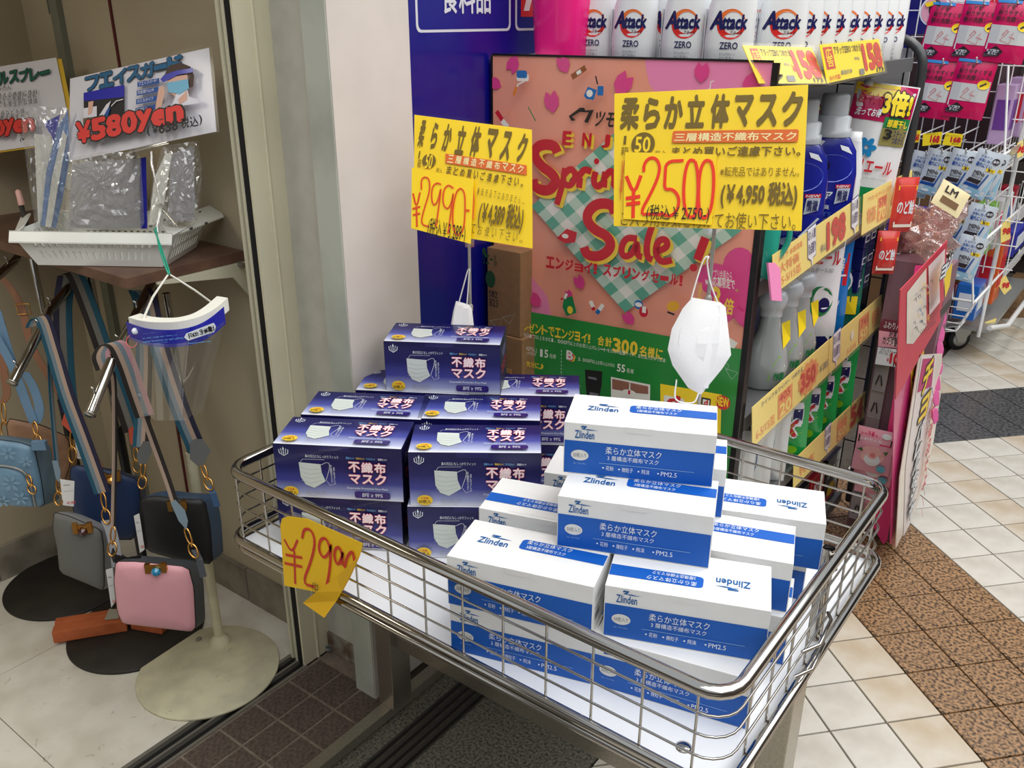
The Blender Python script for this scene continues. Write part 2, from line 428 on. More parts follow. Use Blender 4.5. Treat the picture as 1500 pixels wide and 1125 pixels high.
# niche of the bag shop
wm = mat('grey_beige_wall', (190, 178, 152), 0.75, rgb2=(180, 168, 143), nscale=3, detail=8)
base = mat('grey_skirting', (150, 143, 128), 0.7, rgb2=(120, 112, 98), nscale=12, detail=8)
mb = MB(); mb.span((-2.52, -1.6, 0), (-2.42, 1.28, 2.3), wm); wl = struct('wall_left', mb)
mb = MB(); mb.span((-2.42, 1.18, 0), (-1.518, 1.28, 2.3), wm); wb = struct('wall_back', mb)
mb = MB()
for x0, x1 in ((-2.42, -2.05), (-2.045, -1.78), (-1.775, -1.52)): mb.span((x0, 1.168, 0), (x1, 1.18, .105), base)
struct('baseboard_back', mb, bevel=.002)
mb = MB()
for y0, y1 in ((-1.6, .2), (.205, .8), (.805, 1.165)): mb.span((-2.42, y0, 0), (-2.408, y1, .105), base)
struct('baseboard_left', mb, bevel=.002)
mb = MB(); mb.span((-2.52, -1.6, 1.86), (-1.48, 1.28, 1.95), wm); mb.span((-1.52, -1.6, 1.80), (-1.46, 1.08, 3.2), mat('fascia_grey', (120, 118, 112), 0.6)); struct('ceiling', mb)  # unseen ceiling and fascia, set low to keep skylight out of the niche
mb = MB(); mb.span((-2.019, 1.176, .1), (-2.012, 1.182, 2.1), mat('dark_red_line', (88, 20, 24), 0.5)); mb.build('seam_line', wb)
mb = MB(); gm = mat('grey_green_metal', (128, 130, 116), 0.5)
mb.span((-2.26, 1.165, .1), (-2.225, 1.18, 2.1), gm)
pts = [V((-2.26, 1.17, 1.9))+V(p) for p in ((0, 0, -.42), (-.012, 0, -.3), (-.05, 0, -.22), (-.11, 0, -.18), (-.19, 0, -.17), (-.19, 0, 0), (0, 0, 0))]
mb.prism(pts, (0, -.008, 0), gm); mb.build('corner_bracket', wb)
# shutter jamb ribs, solid black bar as the gap's shade, cream jamb
jamb = mat('cream_jamb', (222, 216, 188), 0.45, rgb2=(212, 206, 180), nscale=4, detail=6); ribm = mat('pale_cream_rib', (206, 202, 178), 0.45)
mb = MB()
for i, (x0, x1, y0) in enumerate(((-1.518, -1.509, 1.1), (-1.508, -1.500, 1.088), (-1.499, -1.491, 1.094), (-1.490, -1.482, 1.087))):
    mb.span((x0, y0, 0), (x1, 1.175, 3), ribm)
mb.span((-1.4815, 1.0885, 0), (-1.4625, 1.175, 3), mat('gap_shade', (10, 10, 10), 0.8))
struct('trim_1', mb)
mb = MB()
mb.span((-1.520, 1.0985, 0), (-1.5175, 1.10, 3), BLACK)
mb.span((-1.462, 1.087, 0), (-1.456, 1.176, 3), jamb); mb.tube([(-1.455, 1.13, 0), (-1.455, 1.13, 3)], .0035, jamb, 8); struct('trim_2', mb)
pil = mat('grey_green_paint', (196, 200, 188), 0.55, rgb2=(176, 180, 168), nscale=6, detail=9)
pil2 = mat('warm_white_panel', (214, 205, 197), 0.4, rgb2=(204, 196, 187), nscale=5, detail=8)
rough = mat('rough_plaster', (200, 197, 186), 0.8, rgb2=(192, 189, 178), nscale=25, detail=10, bump=0.15)
mb = MB(); mb.span((-1.456, 1.17, 0), (-1.29, 1.28, 3), rough); wr = struct('wall_recess', mb)
rust = mat('rust_stain', (104, 84, 66), 0.8, rgb2=(150, 146, 134), nscale=30, detail=9)
mb = MB()
mb.span((-1.455, 1.163, 0), (-1.30, 1.17, .055), rust); mb.build('grimy_kickboard', wr)
mb = MB(); mb.span((-1.298, 1.11, .0), (-1.2365, 1.314, 3), pil); mb.span((-1.2405, 1.112, .0), (-1.234, 1.314, 3), pil2); wp = struct('wall_pillar', mb)
bluem = mat('glossy_blue_panel', (8, 12, 118), 0.3, coat=0.3)
mb = MB(); mb.span((-1.34, 1.314, .0), (-1.24, 6.2, 2.6), bluem); mb.span((-1.2395, 1.32, 0), (-1.228, 3.0, .025), bluem); wbl = struct('wall_blue', mb)
# the blue shop panel carries two framed captions
s = Pr((-1.24, 0, 0), (0, 1, 0), (0, 0, 1), k=(2.446, 590, 0))
y0, z1 = s.c((48, 112))[0], s.c((60, 117))[1]; y1 = s.c((386, 112))[0]
s.rect((y0, z1), (y1, z1+.30), mat('pale_grey_print', (206, 206, 214), .4), r=.012, raw=True)
s.rect((y0+.006, z1+.005), (y1-.006, z1+.295), NAVYP := mat('sign_blue', (14, 22, 122), .35), r=.010, raw=True)
yy = s.c((402, 112))[0]; s.rect((yy, z1), (yy+.32, z1+.30), MATS['pale_grey_print'], r=.012, raw=True)
s.rect((yy+.006, z1+.005), (yy+.314, z1+.295), NAVYP, r=.01, raw=True)
s.rect((yy+.02, z1+.028), (yy+.16, z1+.2), RED, raw=True); s.poly([(yy+.03, z1+.04), (yy+.05, z1+.04), (yy+.075, z1+.1), (yy+.065, z1+.13)], WHITE, True)
tx0, tx1 = s.c((138, 40))[0], s.c((312, 40))[0]; tz = s.c((200, 47))[1]
s.text('食料品', (tx0, tz), (tx1, tz+.062), MATS['pale_grey_print'], .02, raw=True)
s.build('caption_panel', wbl)
# shop wall and clutter far behind the wire rack
mb = MB(); mb.span((-3.2, 6.2, 0), (3.2, 6.3, 3), mat('far_dark_wall', (46, 38, 34), .7)); wf = struct('wall_far', mb)
mb = MB()
for k in range(14): mb.span((-1.24, 6.15, .12+k*.2), (1.5, 6.2, .27+k*.2), mat('far_brown_slat', (60, 50, 44), .6))
mb.build('slats', wf)

# unseen other side of the arcade, put in to darken what the chrome reflects
dkf = mat('opposite_shopfront', (112, 98, 86), .6, noise=.4, nscale=2)
mb = MB(); mb.span((3.5, -3.6, 0), (3.6, 8, 2.9), dkf); struct('wall_right', mb)
mb = MB(); mb.span((-2.5, -3.6, 0), (3.6, -3.5, 2.9), dkf); struct('wall_front', mb)
# ================================================================= WIRE WAGON
wag = thing('display_wagon', 'chrome wire display wagon on flat posts holding stacked boxes of masks', 'wagon', (-.75, 1.11, 0))
X0, X1, Y0, Y1 = -1.222, -.282, .794, 1.428
def rr(x0, x1, y0, y1, z, r, n=5):
    P = []
    for cx, cy, a in ((x1-r, y0+r, -90), (x1-r, y1-r, 0), (x0+r, y1-r, 90), (x0+r, y0+r, 180)):
        for k in range(n+1): t = math.radians(a+90*k/n); P.append(V((cx+r*math.cos(t), cy+r*math.sin(t), z)))
    return P
MB().tube(rr(X0, X1, Y0, Y1, .747, .04), .0095, CHROME, 12, True).build('top_rail', wag)
mb = MB().tube(rr(X0-.01, X1+.01, Y0-.006, Y1+.006, .612, .04), .008, CHROME, 12, True); mb.build('bottom_rail', wag)
mb = MB().tube(rr(X0-.004, X1+.004, Y0-.004, Y1+.004, .594, .036), .006, CHROME, 10, True); mb.build('deck_frame', wag)
for z in (.714, .682, .648): MB().tube(rr(X0-.003, X1+.003, Y0-.003, Y1+.003, z, .04), .0019, CHROME, 6, True).build('wire', wag)
px_ = [-1.197+.0731*i for i in range(13)]
first = None
def upright(x, y):
    global first
    if first is None: first = MB().tube([(wag.location.x, wag.location.y, .60), (wag.location.x, wag.location.y, .745)], .0019, CHROME, 6).build('upright_wire', wag); o = first
    else: o = first.copy(); COL.objects.link(o); o.parent = wag
    o.location = (x-wag.location.x, y-wag.location.y, 0)
for x in px_:
    upright(x, Y0-.001); upright(x, Y1+.001)
for j in range(1, 9):
    y = Y0+(Y1-Y0)*j/9; upright(X0-.001, y); upright(X1+.001, y)
board = mat('white_deck_board', (244, 246, 250), .35, coat=.2)
mb = MB(); mb.span((X0+.002, Y0+.002, .588), (X1-.002, Y1-.002, .600), board); mb.build('deck_board', wag, bevel=.001)
for x, y in ((-.352, .84), (-1.10, .93), (-.335, 1.36), (-.72, 1.40)):
    MB().lathe([(.0001, .0032), (.006, .003), (.011, .0008), (.011, 0)], (x, y, .6), CHROME, 14).build('deck_bolt', wag)
stm = mat('brushed_steel', (176, 170, 158), .28, .85, noise=.15, nscale=200)
for s_ in (0, 1):
    x = (-1.178, -.318)[s_]
    mb = MB(); mb.span((x-.016, 1.085, .03), (x+.03, 1.143, .588), stm); mb.build('post', wag, bevel=.002)
    mb = MB(); mb.span((x-.012, .80, .004), (x+.018, 1.47, .030), stm); mb.build('foot_bar', wag, bevel=.002)
    mb = MB(); mb.span((x-.02, .86, .560), (x+.03, 1.37, .588), stm); mb.build('support_bar', wag, bevel=.001)
    for y in (.82, 1.45): MB().lathe([(.014, -.004), (.014, .0), (.008, .004)], (x+.003, y, .004), BLKM, 12).build('foot_pad', wag)
mb = MB(); mb.span((-1.17, 1.10, .20), (-.31, 1.13, .235), stm); mb.build('cross_bar', wag, bevel=.002)
whm = mat('white_bracket', (222, 222, 214), .5)
for x, y in ((-1.245, .86), (-.98, .845)):
    mb = MB(); mb.span((x, y, .572), (x+.03, y+.05, .586), whm); mb.span((x+.026, y, .556), (x+.03, y+.05, .572), whm); mb.build('deck_clip', wag)
# crossbar tube socket at the right side, a short pipe end
mb = MB(); mb.tube([(-.293, 1.16, .60), (-.293, 1.16, .762)], .009, CHROME, 14, caps=False); mb.tube([(-.293, 1.16, .61), (-.293, 1.16, .755)], .0075, BLKM, 14); mb.build('pole_socket', wag)
for k in range(2):
    z = .63+.03*k; MB().tube([(-.276, 1.02+.02*k, z), (-.262, 1.05+.02*k, z), (-.266, 1.11+.02*k, z+.004), (-.277, 1.13+.02*k, z)], .003, CHROME, 6).build('hook', wag)

# ================================================================= MASK CARTONS
card = mat('white_carton', (240, 240, 238), .42, coat=.15, noise=.03, nscale=30)
zblue = mat('carton_blue', (0, 90, 186), .5)
zbluel = mat('logo_blue', (0, 92, 160), .4); whp = mat('carton_white_print', (236, 242, 248), .4); ltp = mat('carton_pale_print', (150, 190, 225), .4)
oval = mat('oval_grey_white', (226, 226, 222), .4)
def carton(L, D, H, m, name='carton_body', parent=None, mtop=None, mside=None):
    me = MB(); me.box((L/2, D/2, H/2), (L, D, H), m); o = me.build(name, parent, bevel=.0011); return o
def zbox(flip, lbl):
    L, D, H = .218, .105, .083
    t = thing('mask_box', lbl, 'mask box', group='white and blue mask boxes')
    c0 = carton(L, D, H, card, 'carton', t)
    s = Pr((0, 0, 0), (1, 0, 0), (0, 0, 1)); b = .0012
    R = lambda x0, y0, x1, y1, m, r=0: s.rect((x0*L, y0*H), (x1*L, y1*H), m, r, True)
    X = lambda tx, x0, y0, x1, y1, m, bo=0, it=0: s.text(tx, (x0*L, y0*H), (x1*L, y1*H), m, bo, it, True)
    R(.006, .015, .994, .655, zblue)
    X('Zlinden', .075, .71, .205, .86, zbluel, .02)
    s.poly([(.118*L, .955*H), (.155*L, .955*H), (.138*L, .885*H), (.175*L, .875*H), (.23*L, .885*H), (.16*L, .90*H), (.115*L, .885*H), (.138*L, .93*H), (.112*L, .92*H)], zbluel, True)
    s.ell((.112*L, .38*H), .06*L, .105*H, oval, raw=True); X('50枚入り', .067, .335, .158, .425, GREY)
    for k in range(1): X('Size : 17.5 x 9.5cm', .07, .205, .155, .235, ltp)
    X('柔らか立体マスク', .285, .455, .655, .60, whp, .01)
    X('3 層構造不織布マスク', .30, .335, .64, .43, whp)
    R(.245, .262, .875, .270, ltp)
    for tx, x0, x1 in (('花粉', .292, .345), ('微粒子', .40, .475), ('飛沫', .53, .585), ('PM2.5', .66, .765)):
        X(tx, x0, .135, x1, .225, whp); s.ell(((x0-.018)*L, .18*H), .0062*L, .0062*L, whp, 10, True)
    s.build('front_print', c0)
    s = Pr((0, 0, H), (1, 0, 0), (0, 1, 0))
    f = (lambda x, y: ((1-x)*L, (1-y)*D)) if flip else (lambda x, y: (x*L, y*D))
    def RR(x0, y0, x1, y1, m, r=0): s.rect(f(x0, y0), f(x1, y1), m, r, True)
    def XX(tx, x0, y0, x1, y1, m, bo=0):
        a, b2 = f(x0, y0), f(x1, y1)
        s.text(tx, (min(a[0], b2[0]), min(a[1], b2[1])), (max(a[0], b2[0]), max(a[1], b2[1])), m, bo, 0, True, rot180=flip)
    RR(.41, .50, .6, .75, zblue, .006); RR(.45, .50, .996, .75, zblue)
    XX('Zlinden', .125, .46, .335, .60, zbluel, .02)
    s.poly([f(x, y) for x, y in ((.20, .70), (.26, .70), (.232, .64), (.28, .628), (.35, .64), (.26, .655), (.19, .64), (.23, .68), (.19, .672))], zbluel, True)
    XX('柔らか立体マスク', .45, .64, .76, .735, whp, .01); XX('3層構造不織布マスク', .46, .525, .73, .605, whp)
    RR(.30, .952, .78, .958, mat('fold_shadow_line', (205, 205, 202), .6))
    s.build('top_print', c0)
    s = Pr((L, 0, 0), (0, 1, 0), (0, 0, 1))
    s.text('LOT 2005 EXP 2023', (.012, .052), (.05, .058), MATS['grey_print'], 0, 0, True); s.text('使用方法 使用上の注意', (.012, .035), (.07, .041), MATS['grey_print'], 0, 0, True); t_ = t; t = c0
    s.rect((.012, .02), (.034, .031), MATS['grey_print'], 0, True); s.build('side_print', c0); t = t_
    mb = MB(); mb.add([(.42*L, -.0006, H-.0085), (.58*L, -.0006, H-.0085), (.60*L, -.0006, H+.0004), (.40*L, -.0006, H+.0004), (.42*L, .0008, H-.0085), (.58*L, .0008, H-.0085), (.60*L, .001, H+.001), (.40*L, .001, H+.001)],
                      [(0, 1, 2, 3), (3, 2, 6, 7), (1, 5, 6, 2), (0, 3, 7, 4), (0, 4, 5, 1), (7, 6, 5, 4)], card); mb.build('lid_tab', t)
    return t
def place(proto, x, y, z, deg, lbl, used, tilt=0):
    if proto.name in used: o = copy_tree(proto)
    else: o = proto; used.add(proto.name)
    o.location = (x, y, z); o.rotation_euler = (0, tilt, math.radians(deg)); o['label'] = lbl; return o
zn, zf = zbox(False, ''), zbox(True, '')
used = set(); z0, zh = .6002, .0834
for n, (p, x, y, lv, dg, lb) in enumerate([
    (zn, -.719, .803, 0, 16.9, 'white and blue mask box on the deck, under the big front left box'),
    (zn, -.512, .868, 0, 13.2, 'bottom mask box at the front right corner, half hidden by the chrome rail'),
    (zn, -.766, .935, 0, 17.3, 'white mask box on the deck behind the front left stack, only its side shows'),
    (zn, -.516, 1.006, 0, 17.2, 'white mask box on the deck right behind the front right stack'),
    (zn, -.750, 1.092, 0, 20, 'hidden bottom mask box in the third white row beside the navy boxes'),
    (zn, -.552, 1.180, 0, 16, 'bottom white mask box in the far right corner under the upside-down lid'),
    (zn, -.721, .802, 1, 16.7, 'front left white and blue mask box with the full lid logo in view'),
    (zf, -.503, .878, 1, 21.8, 'front right white and blue mask box with its lid logo upside down'),
    (zf, -.768, .933, 1, 17.3, 'white mask box behind the front left one, blue band pointing at the navy boxes'),
    (zn, -.523, 1.010, 1, 19.0, 'white mask box behind the front right one, upright lettering on its blue band'),
    (zn, -.754, 1.091, 1, 20, 'plain lidded mask box beside the navy stack, below the topmost white box'),
    (zf, -.520, 1.137, 1, 20.7, 'far right white mask box near the back rail, logo upside down'),
    (zn, -.610, .918, 2, 21.5, 'mask box in the middle of the white pile, carrying the topmost one'),
    (zn, -.650, 1.046, 2, 24.0, 'white mask box hidden behind the topmost one, a blue corner showing'),
    (zn, -.643, .980, 3, 24.8, 'topmost white and blue mask box of the pile')]):
    place(p, x, y, z0+lv*zh, dg, lb, used)
# --- navy cartons
ngrad = gradmat('navy_carton_front', [(0, (225, 228, 240)), (.10, (160, 168, 212)), (.32, (58, 62, 146)), (.60, (20, 20, 92)), (1, (14, 13, 74))], 2, .38, .12)
ngt = gradmat('navy_carton_top', [(0, (238, 240, 248)), (.12, (184, 192, 226)), (.42, (72, 80, 166)), (.7, (22, 24, 100)), (1, (14, 15, 80))], 1, .38, .12)
ns = mat('navy_carton_side', (18, 17, 62), .4, coat=.1)
maskm = mat('mask_print', (214, 222, 216), .5); mask2 = mat('mask_print_shade', (176, 190, 186), .5); yo = mat('yellow_oval', (240, 200, 50), .4)
redp = mat('carton_red_print', (220, 60, 80), .4); pill = gradmat('violet_pill', [(0, (150, 140, 200)), (.25, (60, 36, 130)), (1, (40, 26, 110))], 0); oc = mat('ochre_print', (150, 140, 70), .5)
pinkw = mat('pinkish_white_print', (255, 236, 238), .4); lb_ = mat('light_blue_print', (120, 190, 240), .4)
def ndesign(s, W, H):
    X = lambda tx, x0, y0, x1, y1, m, bo=0, it=0, **k: s.text(tx, (x0*W, y0*H), (x1*W, y1*H), m, bo, it, True, **k)
    cx, cy = .082*W, .865*H; a = .004
    s.stroke([(cx-.008, cy+.004), (cx-.0075, cy-.003), (cx, cy-.008), (cx+.0075, cy-.003), (cx+.008, cy+.004)], .0013, whp, True)
    for dx in (-.003, .003): s.stroke([(cx+dx*1.6, cy+.006), (cx+dx, cy-.004)], .001, whp, True)
    s.stroke([(cx, cy+.009), (cx, cy-.006)], .0012, whp, True); s.poly([(cx-.002, cy+.004), (cx, cy+.010), (cx+.002, cy+.004)], whp, True)
    X('鼻の凹凸にもしっかりフィット', .25, .775, .51, .835, whp, .01)
    s.poly([(.195*W, .68*H), (.365*W, .66*H), (.37*W, .50*H), (.395*W, .34*H), (.30*W, .20*H), (.235*W, .26*H), (.20*W, .40*H)], maskm, True)
    for k in range(4): s.stroke([(.20*W, (.58-.08*k)*H), (.28*W, (.55-.085*k)*H), (.372*W, (.57-.07*k)*H)], .0006, mask2, True)
    s.stroke([(.366*W, .65*H), (.43*W, .72*H), (.44*W, .62*H), (.40*W, .36*H)], .0007, whp, True, 1)
    s.stroke([(.21*W, .69*H), (.23*W, .75*H), (.40*W, .755*H)], .0005, whp, True)
    s.stroke([(.405*W, .36*H), (.43*W, .27*H), (.475*W, .31*H)], .0005, whp, True)
    X('不\n織\n布\nマ\nス\nク', .438, .32, .455, .66, whp); X('耳\nに\nや\nさ\nし\nい', .462, .30, .477, .62, whp)
    for tx, x0, m in (('花粉カット', .57, lb_), ('飛沫カット', .65, yo), ('ウイルスカット', .73, lb_), ('防臭カット', .82, whp)): X(tx, x0, .79, x0+.066, .83, m, .02)
    for tx, x0, y0, x1, y1 in (('不', .588, .555, .672, .74), ('織', .688, .555, .772, .74), ('布', .788, .555, .872, .74), ('マスク', .588, .34, .872, .53)):
        X(tx, x0, y0, x1, y1, pinkw, .035, outline=redp, ow=.03)
    X('Disposable Protective Face Mask', .565, .225, .885, .27, whp)
    s.rect((.62*W, .065*H), (.90*W, .195*H), pill, .004, True); X('BFE ≥ 99%', .68, .095, .84, .165, whp, .01, .1)
    s.ell((.118*W, .135*H), .060*W, .098*H, yo, 18, True); X('大容量', .09, .155, .145, .195, RED); X('50枚入', .073, .075, .163, .145, mat('brown_print', (90, 60, 20), .5), .02)
    for k in range(3): X(('立体プリーツ加工で口元に', '空間ができ息がしやすい', 'ノーズワイヤー入り'), 0, 0, 0, 0, oc) if False else s.text(('立体プリーツ加工で口元に', '空間ができ息がしやすい', 'ノーズワイヤー入り')[k], (.24*W, (.145-.045*k)*H), ((.40-.03*(k == 2))*W, (.175-.045*k)*H), oc, 0, 0, True)
def nbox():
    L, D, H = .224, .110, .102
    t = thing('mask_box', '', 'mask box', group='navy mask boxes')
    mb = MB(); mb.box((L/2, D/2, H/2), (L, D, H), ns); mb.build('carton', t, bevel=.001)
    mb = MB(); mb.add([(0.0008, -.0003, .0008), (L-.0008, -.0003, .0008), (L-.0008, -.0003, H-.0008), (.0008, -.0003, H-.0008)], [(0, 1, 2, 3)], ngrad); ff = mb.build('front_face', t)
    mb = MB(); mb.add([(0.0008, .0008, H+.0003), (L-.0008, .0008, H+.0003), (L-.0008, D-.0008, H+.0003), (.0008, D-.0008, H+.0003)], [(0, 1, 2, 3)], ngt); ld = mb.build('lid', t)
    s = Pr((0, -.0003, 0), (1, 0, 0), (0, 0, 1), step=.00018); ndesign(s, L, H); s.build('front_print', ff)
    s = Pr((0, 0, H+.0003), (1, 0, 0), (0, 1, 0), step=.00018); ndesign(s, L, D); s.build('top_print', ld)
    s = Pr((L, 0, 0), (0, 1, 0), (0, 0, 1)); s.text('マスク', (.02, .03), (.09, .055), redp, .02, 0, True); s.text('不織布', (.02, .06), (.09, .085), mat('dull_print', (120, 110, 150), .5), .02, 0, True); s.build('side_print', t)
    mb = MB(); mb.span((.36*L, -.0012, H-.009), (.60*L, -.0004, H-.0006), mat('navy_tab', (24, 22, 92), .35, coat=.3)); mb.build('lid_tab', t)
    return t
nb = nbox(); used2 = set(); nh = .1024
for (x, y, lv, dg, lb) in [
    (-1.150, .838, 0, 30.5, 'navy mask box on the deck behind the handwritten yellow price sheet'),
    (-.937, .945, 0, 36, 'bottom navy mask box partly covered by the front left white box'),
    (-1.196, .945, 0, 31, 'hidden navy mask box on the deck in the second row, left column'),
    (-1.015, 1.058, 0, 34.3, 'hidden navy mask box on the deck in the second row, middle column'),
    (-1.196, 1.083, 0, 30, 'navy mask box on the deck in the back left corner under two others'),
    (-1.018, 1.192, 0, 34, 'bottom navy mask box at the back, only a sliver of its title showing'),
    (-1.142, .836, 1, 31.4, 'front left navy mask box with its whole front and lid in view'),
    (-.935, .951, 1, 36.3, 'navy mask box in the middle front, its title cut by a white lid'),
    (-1.196, .944, 1, 31.2, 'navy mask box behind the front left one, lid only'),
    (-1.015, 1.060, 1, 34.5, 'navy mask box under the topmost navy box, behind the middle front one'),
    (-1.200, 1.085, 1, 31, 'back left navy mask box, its lid corner beside the pale pillar'),
    (-1.018, 1.196, 1, 34, 'back right navy mask box against the green part of the poster'),
    (-1.150, 1.119, 2, 31.4, 'topmost navy mask box standing alone on the stack')]:
    place(nb, x, y, z0+lv*nh, dg, lb, used2)
# --- handwritten price sheet taped to the front rail, lower right corner curled
pap = mat('yellow_paper', (255, 206, 20), .6); ink = mat('red_marker', (214, 46, 22), .5)
sh = thing('price_sheet', 'yellow price sheet handwritten in red, taped to the front rail, corner curled', 'price sheet', (-1.03, .782, .72))
O = V((-1.105, .7795, .755))
kk = (2.883, 380, 640)
s = Pr(O, (1, 0, 0), (0, 0, 1), k=kk)
out = [(95, 345), (120, 335), (200, 345), (436, 450), (425, 500), (385, 590), (352, 650), (300, 640), (262, 665), (240, 655), (105, 628), (88, 372)]
pts = [s.c(p) for p in out]; mb = MB(); mb.prism([s.w(a, b, 0) for a, b in pts], (0, .0006, 0), pap); mb.build('sheet', sh)
mb = MB(); q = [s.c(p) for p in [(352, 650), (385, 590), (425, 500), (330, 590), (262, 640), (208, 686), (298, 748), (330, 690)]]
mb.prism([s.w(a, b, .002+.010*(i in (4, 5, 6))) for i, (a, b) in enumerate(q)], (0, -.0006, 0), mat('yellow_paper_back', (236, 184, 24), .6)); mb.build('curled_corner', sh)
for P_ in ([(105, 432), (138, 492), (162, 435)], [(148, 480), (152, 620)], [(112, 497), (182, 510)], [(108, 532), (182, 548)],
           [(182, 428), (190, 385), (222, 392), (238, 440), (222, 520), (182, 618), (235, 632)],
           [(300, 470), (285, 425), (258, 430), (252, 480), (275, 515), (302, 480), (305, 440), (300, 560), (285, 632)],
           [(350, 492), (340, 462), (322, 470), (318, 510), (335, 545), (352, 500), (356, 480), (352, 540)],
           [(362, 550), (375, 500), (392, 482), (400, 490), (404, 525)]):
    s.stroke(P_, .0052, ink, smooth=2)
for P_ in ([(232, 612), (226, 628), (230, 645)], [(236, 622), (252, 628)], [(240, 612), (243, 650)], [(236, 640), (254, 645)], [(250, 618), (252, 648)]): s.stroke(P_, .0012, BLACK)
s.build('lettering', sh)
mb = MB(); mb.tube([s.w(*s.c((95, 342)), .0)+V((0, .013, -.004)), s.w(*s.c((436, 462)), 0)+V((0, .013, -.004))], .0105, clear('sticky_tape', gloss=.2), 10, caps=False); mb.build('tape', sh)
FLATC = clear('flat_clear_sheet', gloss=.0, rough=.12)
# ================================================================= POSTER STAND
salmon = mat('poster_salmon', (240, 160, 134), .35, coat=.35); ppink = mat('poster_pink', (240, 140, 184), .35, coat=.3); pmag = mat('poster_magenta', (226, 68, 140), .35, coat=.3)
pgreen = mat('poster_green', (44, 146, 66), .35, coat=.35); pw = mat('poster_white', (238, 236, 226), .4, coat=.3); pteal = mat('poster_teal', (98, 172, 146), .4, coat=.3); predd = mat('poster_red', (206, 26, 44), .4)
pyel = mat('poster_yellow', (244, 208, 60), .4); pblu = mat('poster_blue', (20, 110, 180), .4); pblk = mat('poster_black', (36, 34, 34), .4); plt = mat('poster_light_teal', (190, 214, 196), .4)
po = thing('sale_poster', 'large pink and green spring sale poster fixed to the end of the shelf rack', 'poster', (-.93, 1.6, .42))
a = math.radians(6.85); ux = V((math.cos(a), math.sin(a), 0)); PO = V((-1.25, 1.56, .42)); nrm = V((math.sin(a), -math.cos(a), 0))
s = Pr(PO, ux, (0, 0, 1), k=(2.446, 590, 0), step=.00025)
def uvp(u, v): s.k = (1, 0, 0); return s.c((u, v))
tl, tr = uvp(722, 86), uvp(1133, 86); W = tr[0]; H = (tl[1]+tr[1])/2
x0 = tl[0]
mb = MB(); mb.prism([s.w(x, y, 0) for x, y in ((x0, 0), (W, 0), (W, H), (x0, H))], -nrm*.006, pblk); mb.build('backing_board', po)
mb = MB()
for q in ([(x0-.004, 0), (x0, 0), (x0, H), (x0-.004, H)], [(W, 0), (W+.012, 0), (W+.012, H), (W, H)], [(x0, H), (W, H), (W, H+.004), (x0, H+.004)]):
    mb.prism([s.w(x, y, .003) for x, y in q], -nrm*.01, BLKM)
mb.build('edge_frame', po)
s.k = (1, 0, 0)
s.rect((x0, 0), (W, H), salmon, raw=True)
gl, gr_ = uvp(731, 448), uvp(1120, 517)
G = lambda x: gl[1]+(gr_[1]-gl[1])*(x-gl[0])/(gr_[0]-gl[0])
def disc(cx, cy, r, m, a0=0, a1=360, lo=0, hi=9):
    P = []
    for k in range(48):
        t = math.radians(k*7.5); x, y = cx+r*math.cos(t)*(1+.02*math.cos(12*t)), cy+r*math.sin(t)*(1+.02*math.cos(12*t)); P.append((min(max(x, x0), W), min(max(y, lo), min(hi, H))))
    Q = [P[0]]
    for p in P[1:]:
        if abs(p[0]-Q[-1][0])+abs(p[1]-Q[-1][1]) > 1e-5: Q.append(p)
    s.poly(Q, m, True)
c1 = uvp(1095, 40); disc(c1[0], c1[1], .205, ppink)
c2 = uvp(735, 452); disc(c2[0], c2[1]-.02, .135, ppink); 
c3 = uvp(1080, 425); 
for k in range(5):
    t = math.radians(90+72*k); s.poly([(min(W, c3[0]+.045*math.cos(t)+(.042*math.cos(b)*math.cos(t)-.034*math.sin(b)*math.sin(t))), c3[1]+.045*math.sin(t)+(.042*math.cos(b)*math.sin(t)+.034*math.sin(b)*math.cos(t))) for b in [k2*math.pi/8 for k2 in range(16)]], pmag, True)
# green half
s.poly([(x0, 0), (W, 0), (W, G(W)), (x0, G(x0))], pgreen, True)
def petal(u, v, r, an, m=pmag):
    cx, cy = uvp(u, v); P = []
    for ax, ay in ((0, -1), (.62, -.45), (.72, .15), (.42, .85), (.12, .6), (0, .45), (-.12, .6), (-.42, .85), (-.72, .15), (-.62, -.45)):
        x, y = ax*r, ay*r; P.append((cx+x*math.cos(an)-y*math.sin(an), cy+x*math.sin(an)+y*math.cos(an)))
    s.poly([(min(max(x, x0), W), min(y, H)) for x, y in P], m, True)
for u, v, r, an in ((752, 95, .02, 2.6), (726, 122, .017, 1.2), (826, 93, .02, .5), (809, 148, .024, .2), (914, 122, .026, -.6), (1029, 105, .02, 0), (1102, 122, .022, -.6), (1058, 150, .014, 0), (755, 440, .026, -.5), (757, 395, .014, -.5), (762, 442, .022, -.8), (785, 438, .02, .8), (850, 412, .018, .5), (922, 465, .018, .8), (835, 430, .012, .5), (1088, 462, .02, 0)): petal(u, v, r, an)
# gingham diamond
dc = uvp(925, 318); R0 = .165; nn = 13; stp = 2*R0/nn
def inter(c, half):  # cell in rotated coordinates
    return [(dc[0]+(x-y)*.7071, dc[1]+(x+y)*.62) for x, y in c]
s.poly(inter([(-R0, -R0), (R0, -R0), (R0, R0), (-R0, R0)], 0), pw, True)
h0 = s.h
for i in range(nn):
    for j in range(nn):
        if (i % 2 == 0) or (j % 2 == 0):
            s.h = h0; xx, yy = -R0+i*stp, -R0+j*stp
            s.poly(inter([(xx, yy), (xx+stp, yy), (xx+stp, yy+stp), (xx, yy+stp)], 0), pteal if (i % 2 == 0 and j % 2 == 0) else plt, True)
s.h = h0+.0003
s.k = (2.446, 590, 0)
s.poly([(600, 415), (640, 385), (655, 385), (660, 395), (690, 392), (668, 440), (655, 435), (672, 402), (640, 400), (612, 417), (625, 430), (610, 432)], pblk)
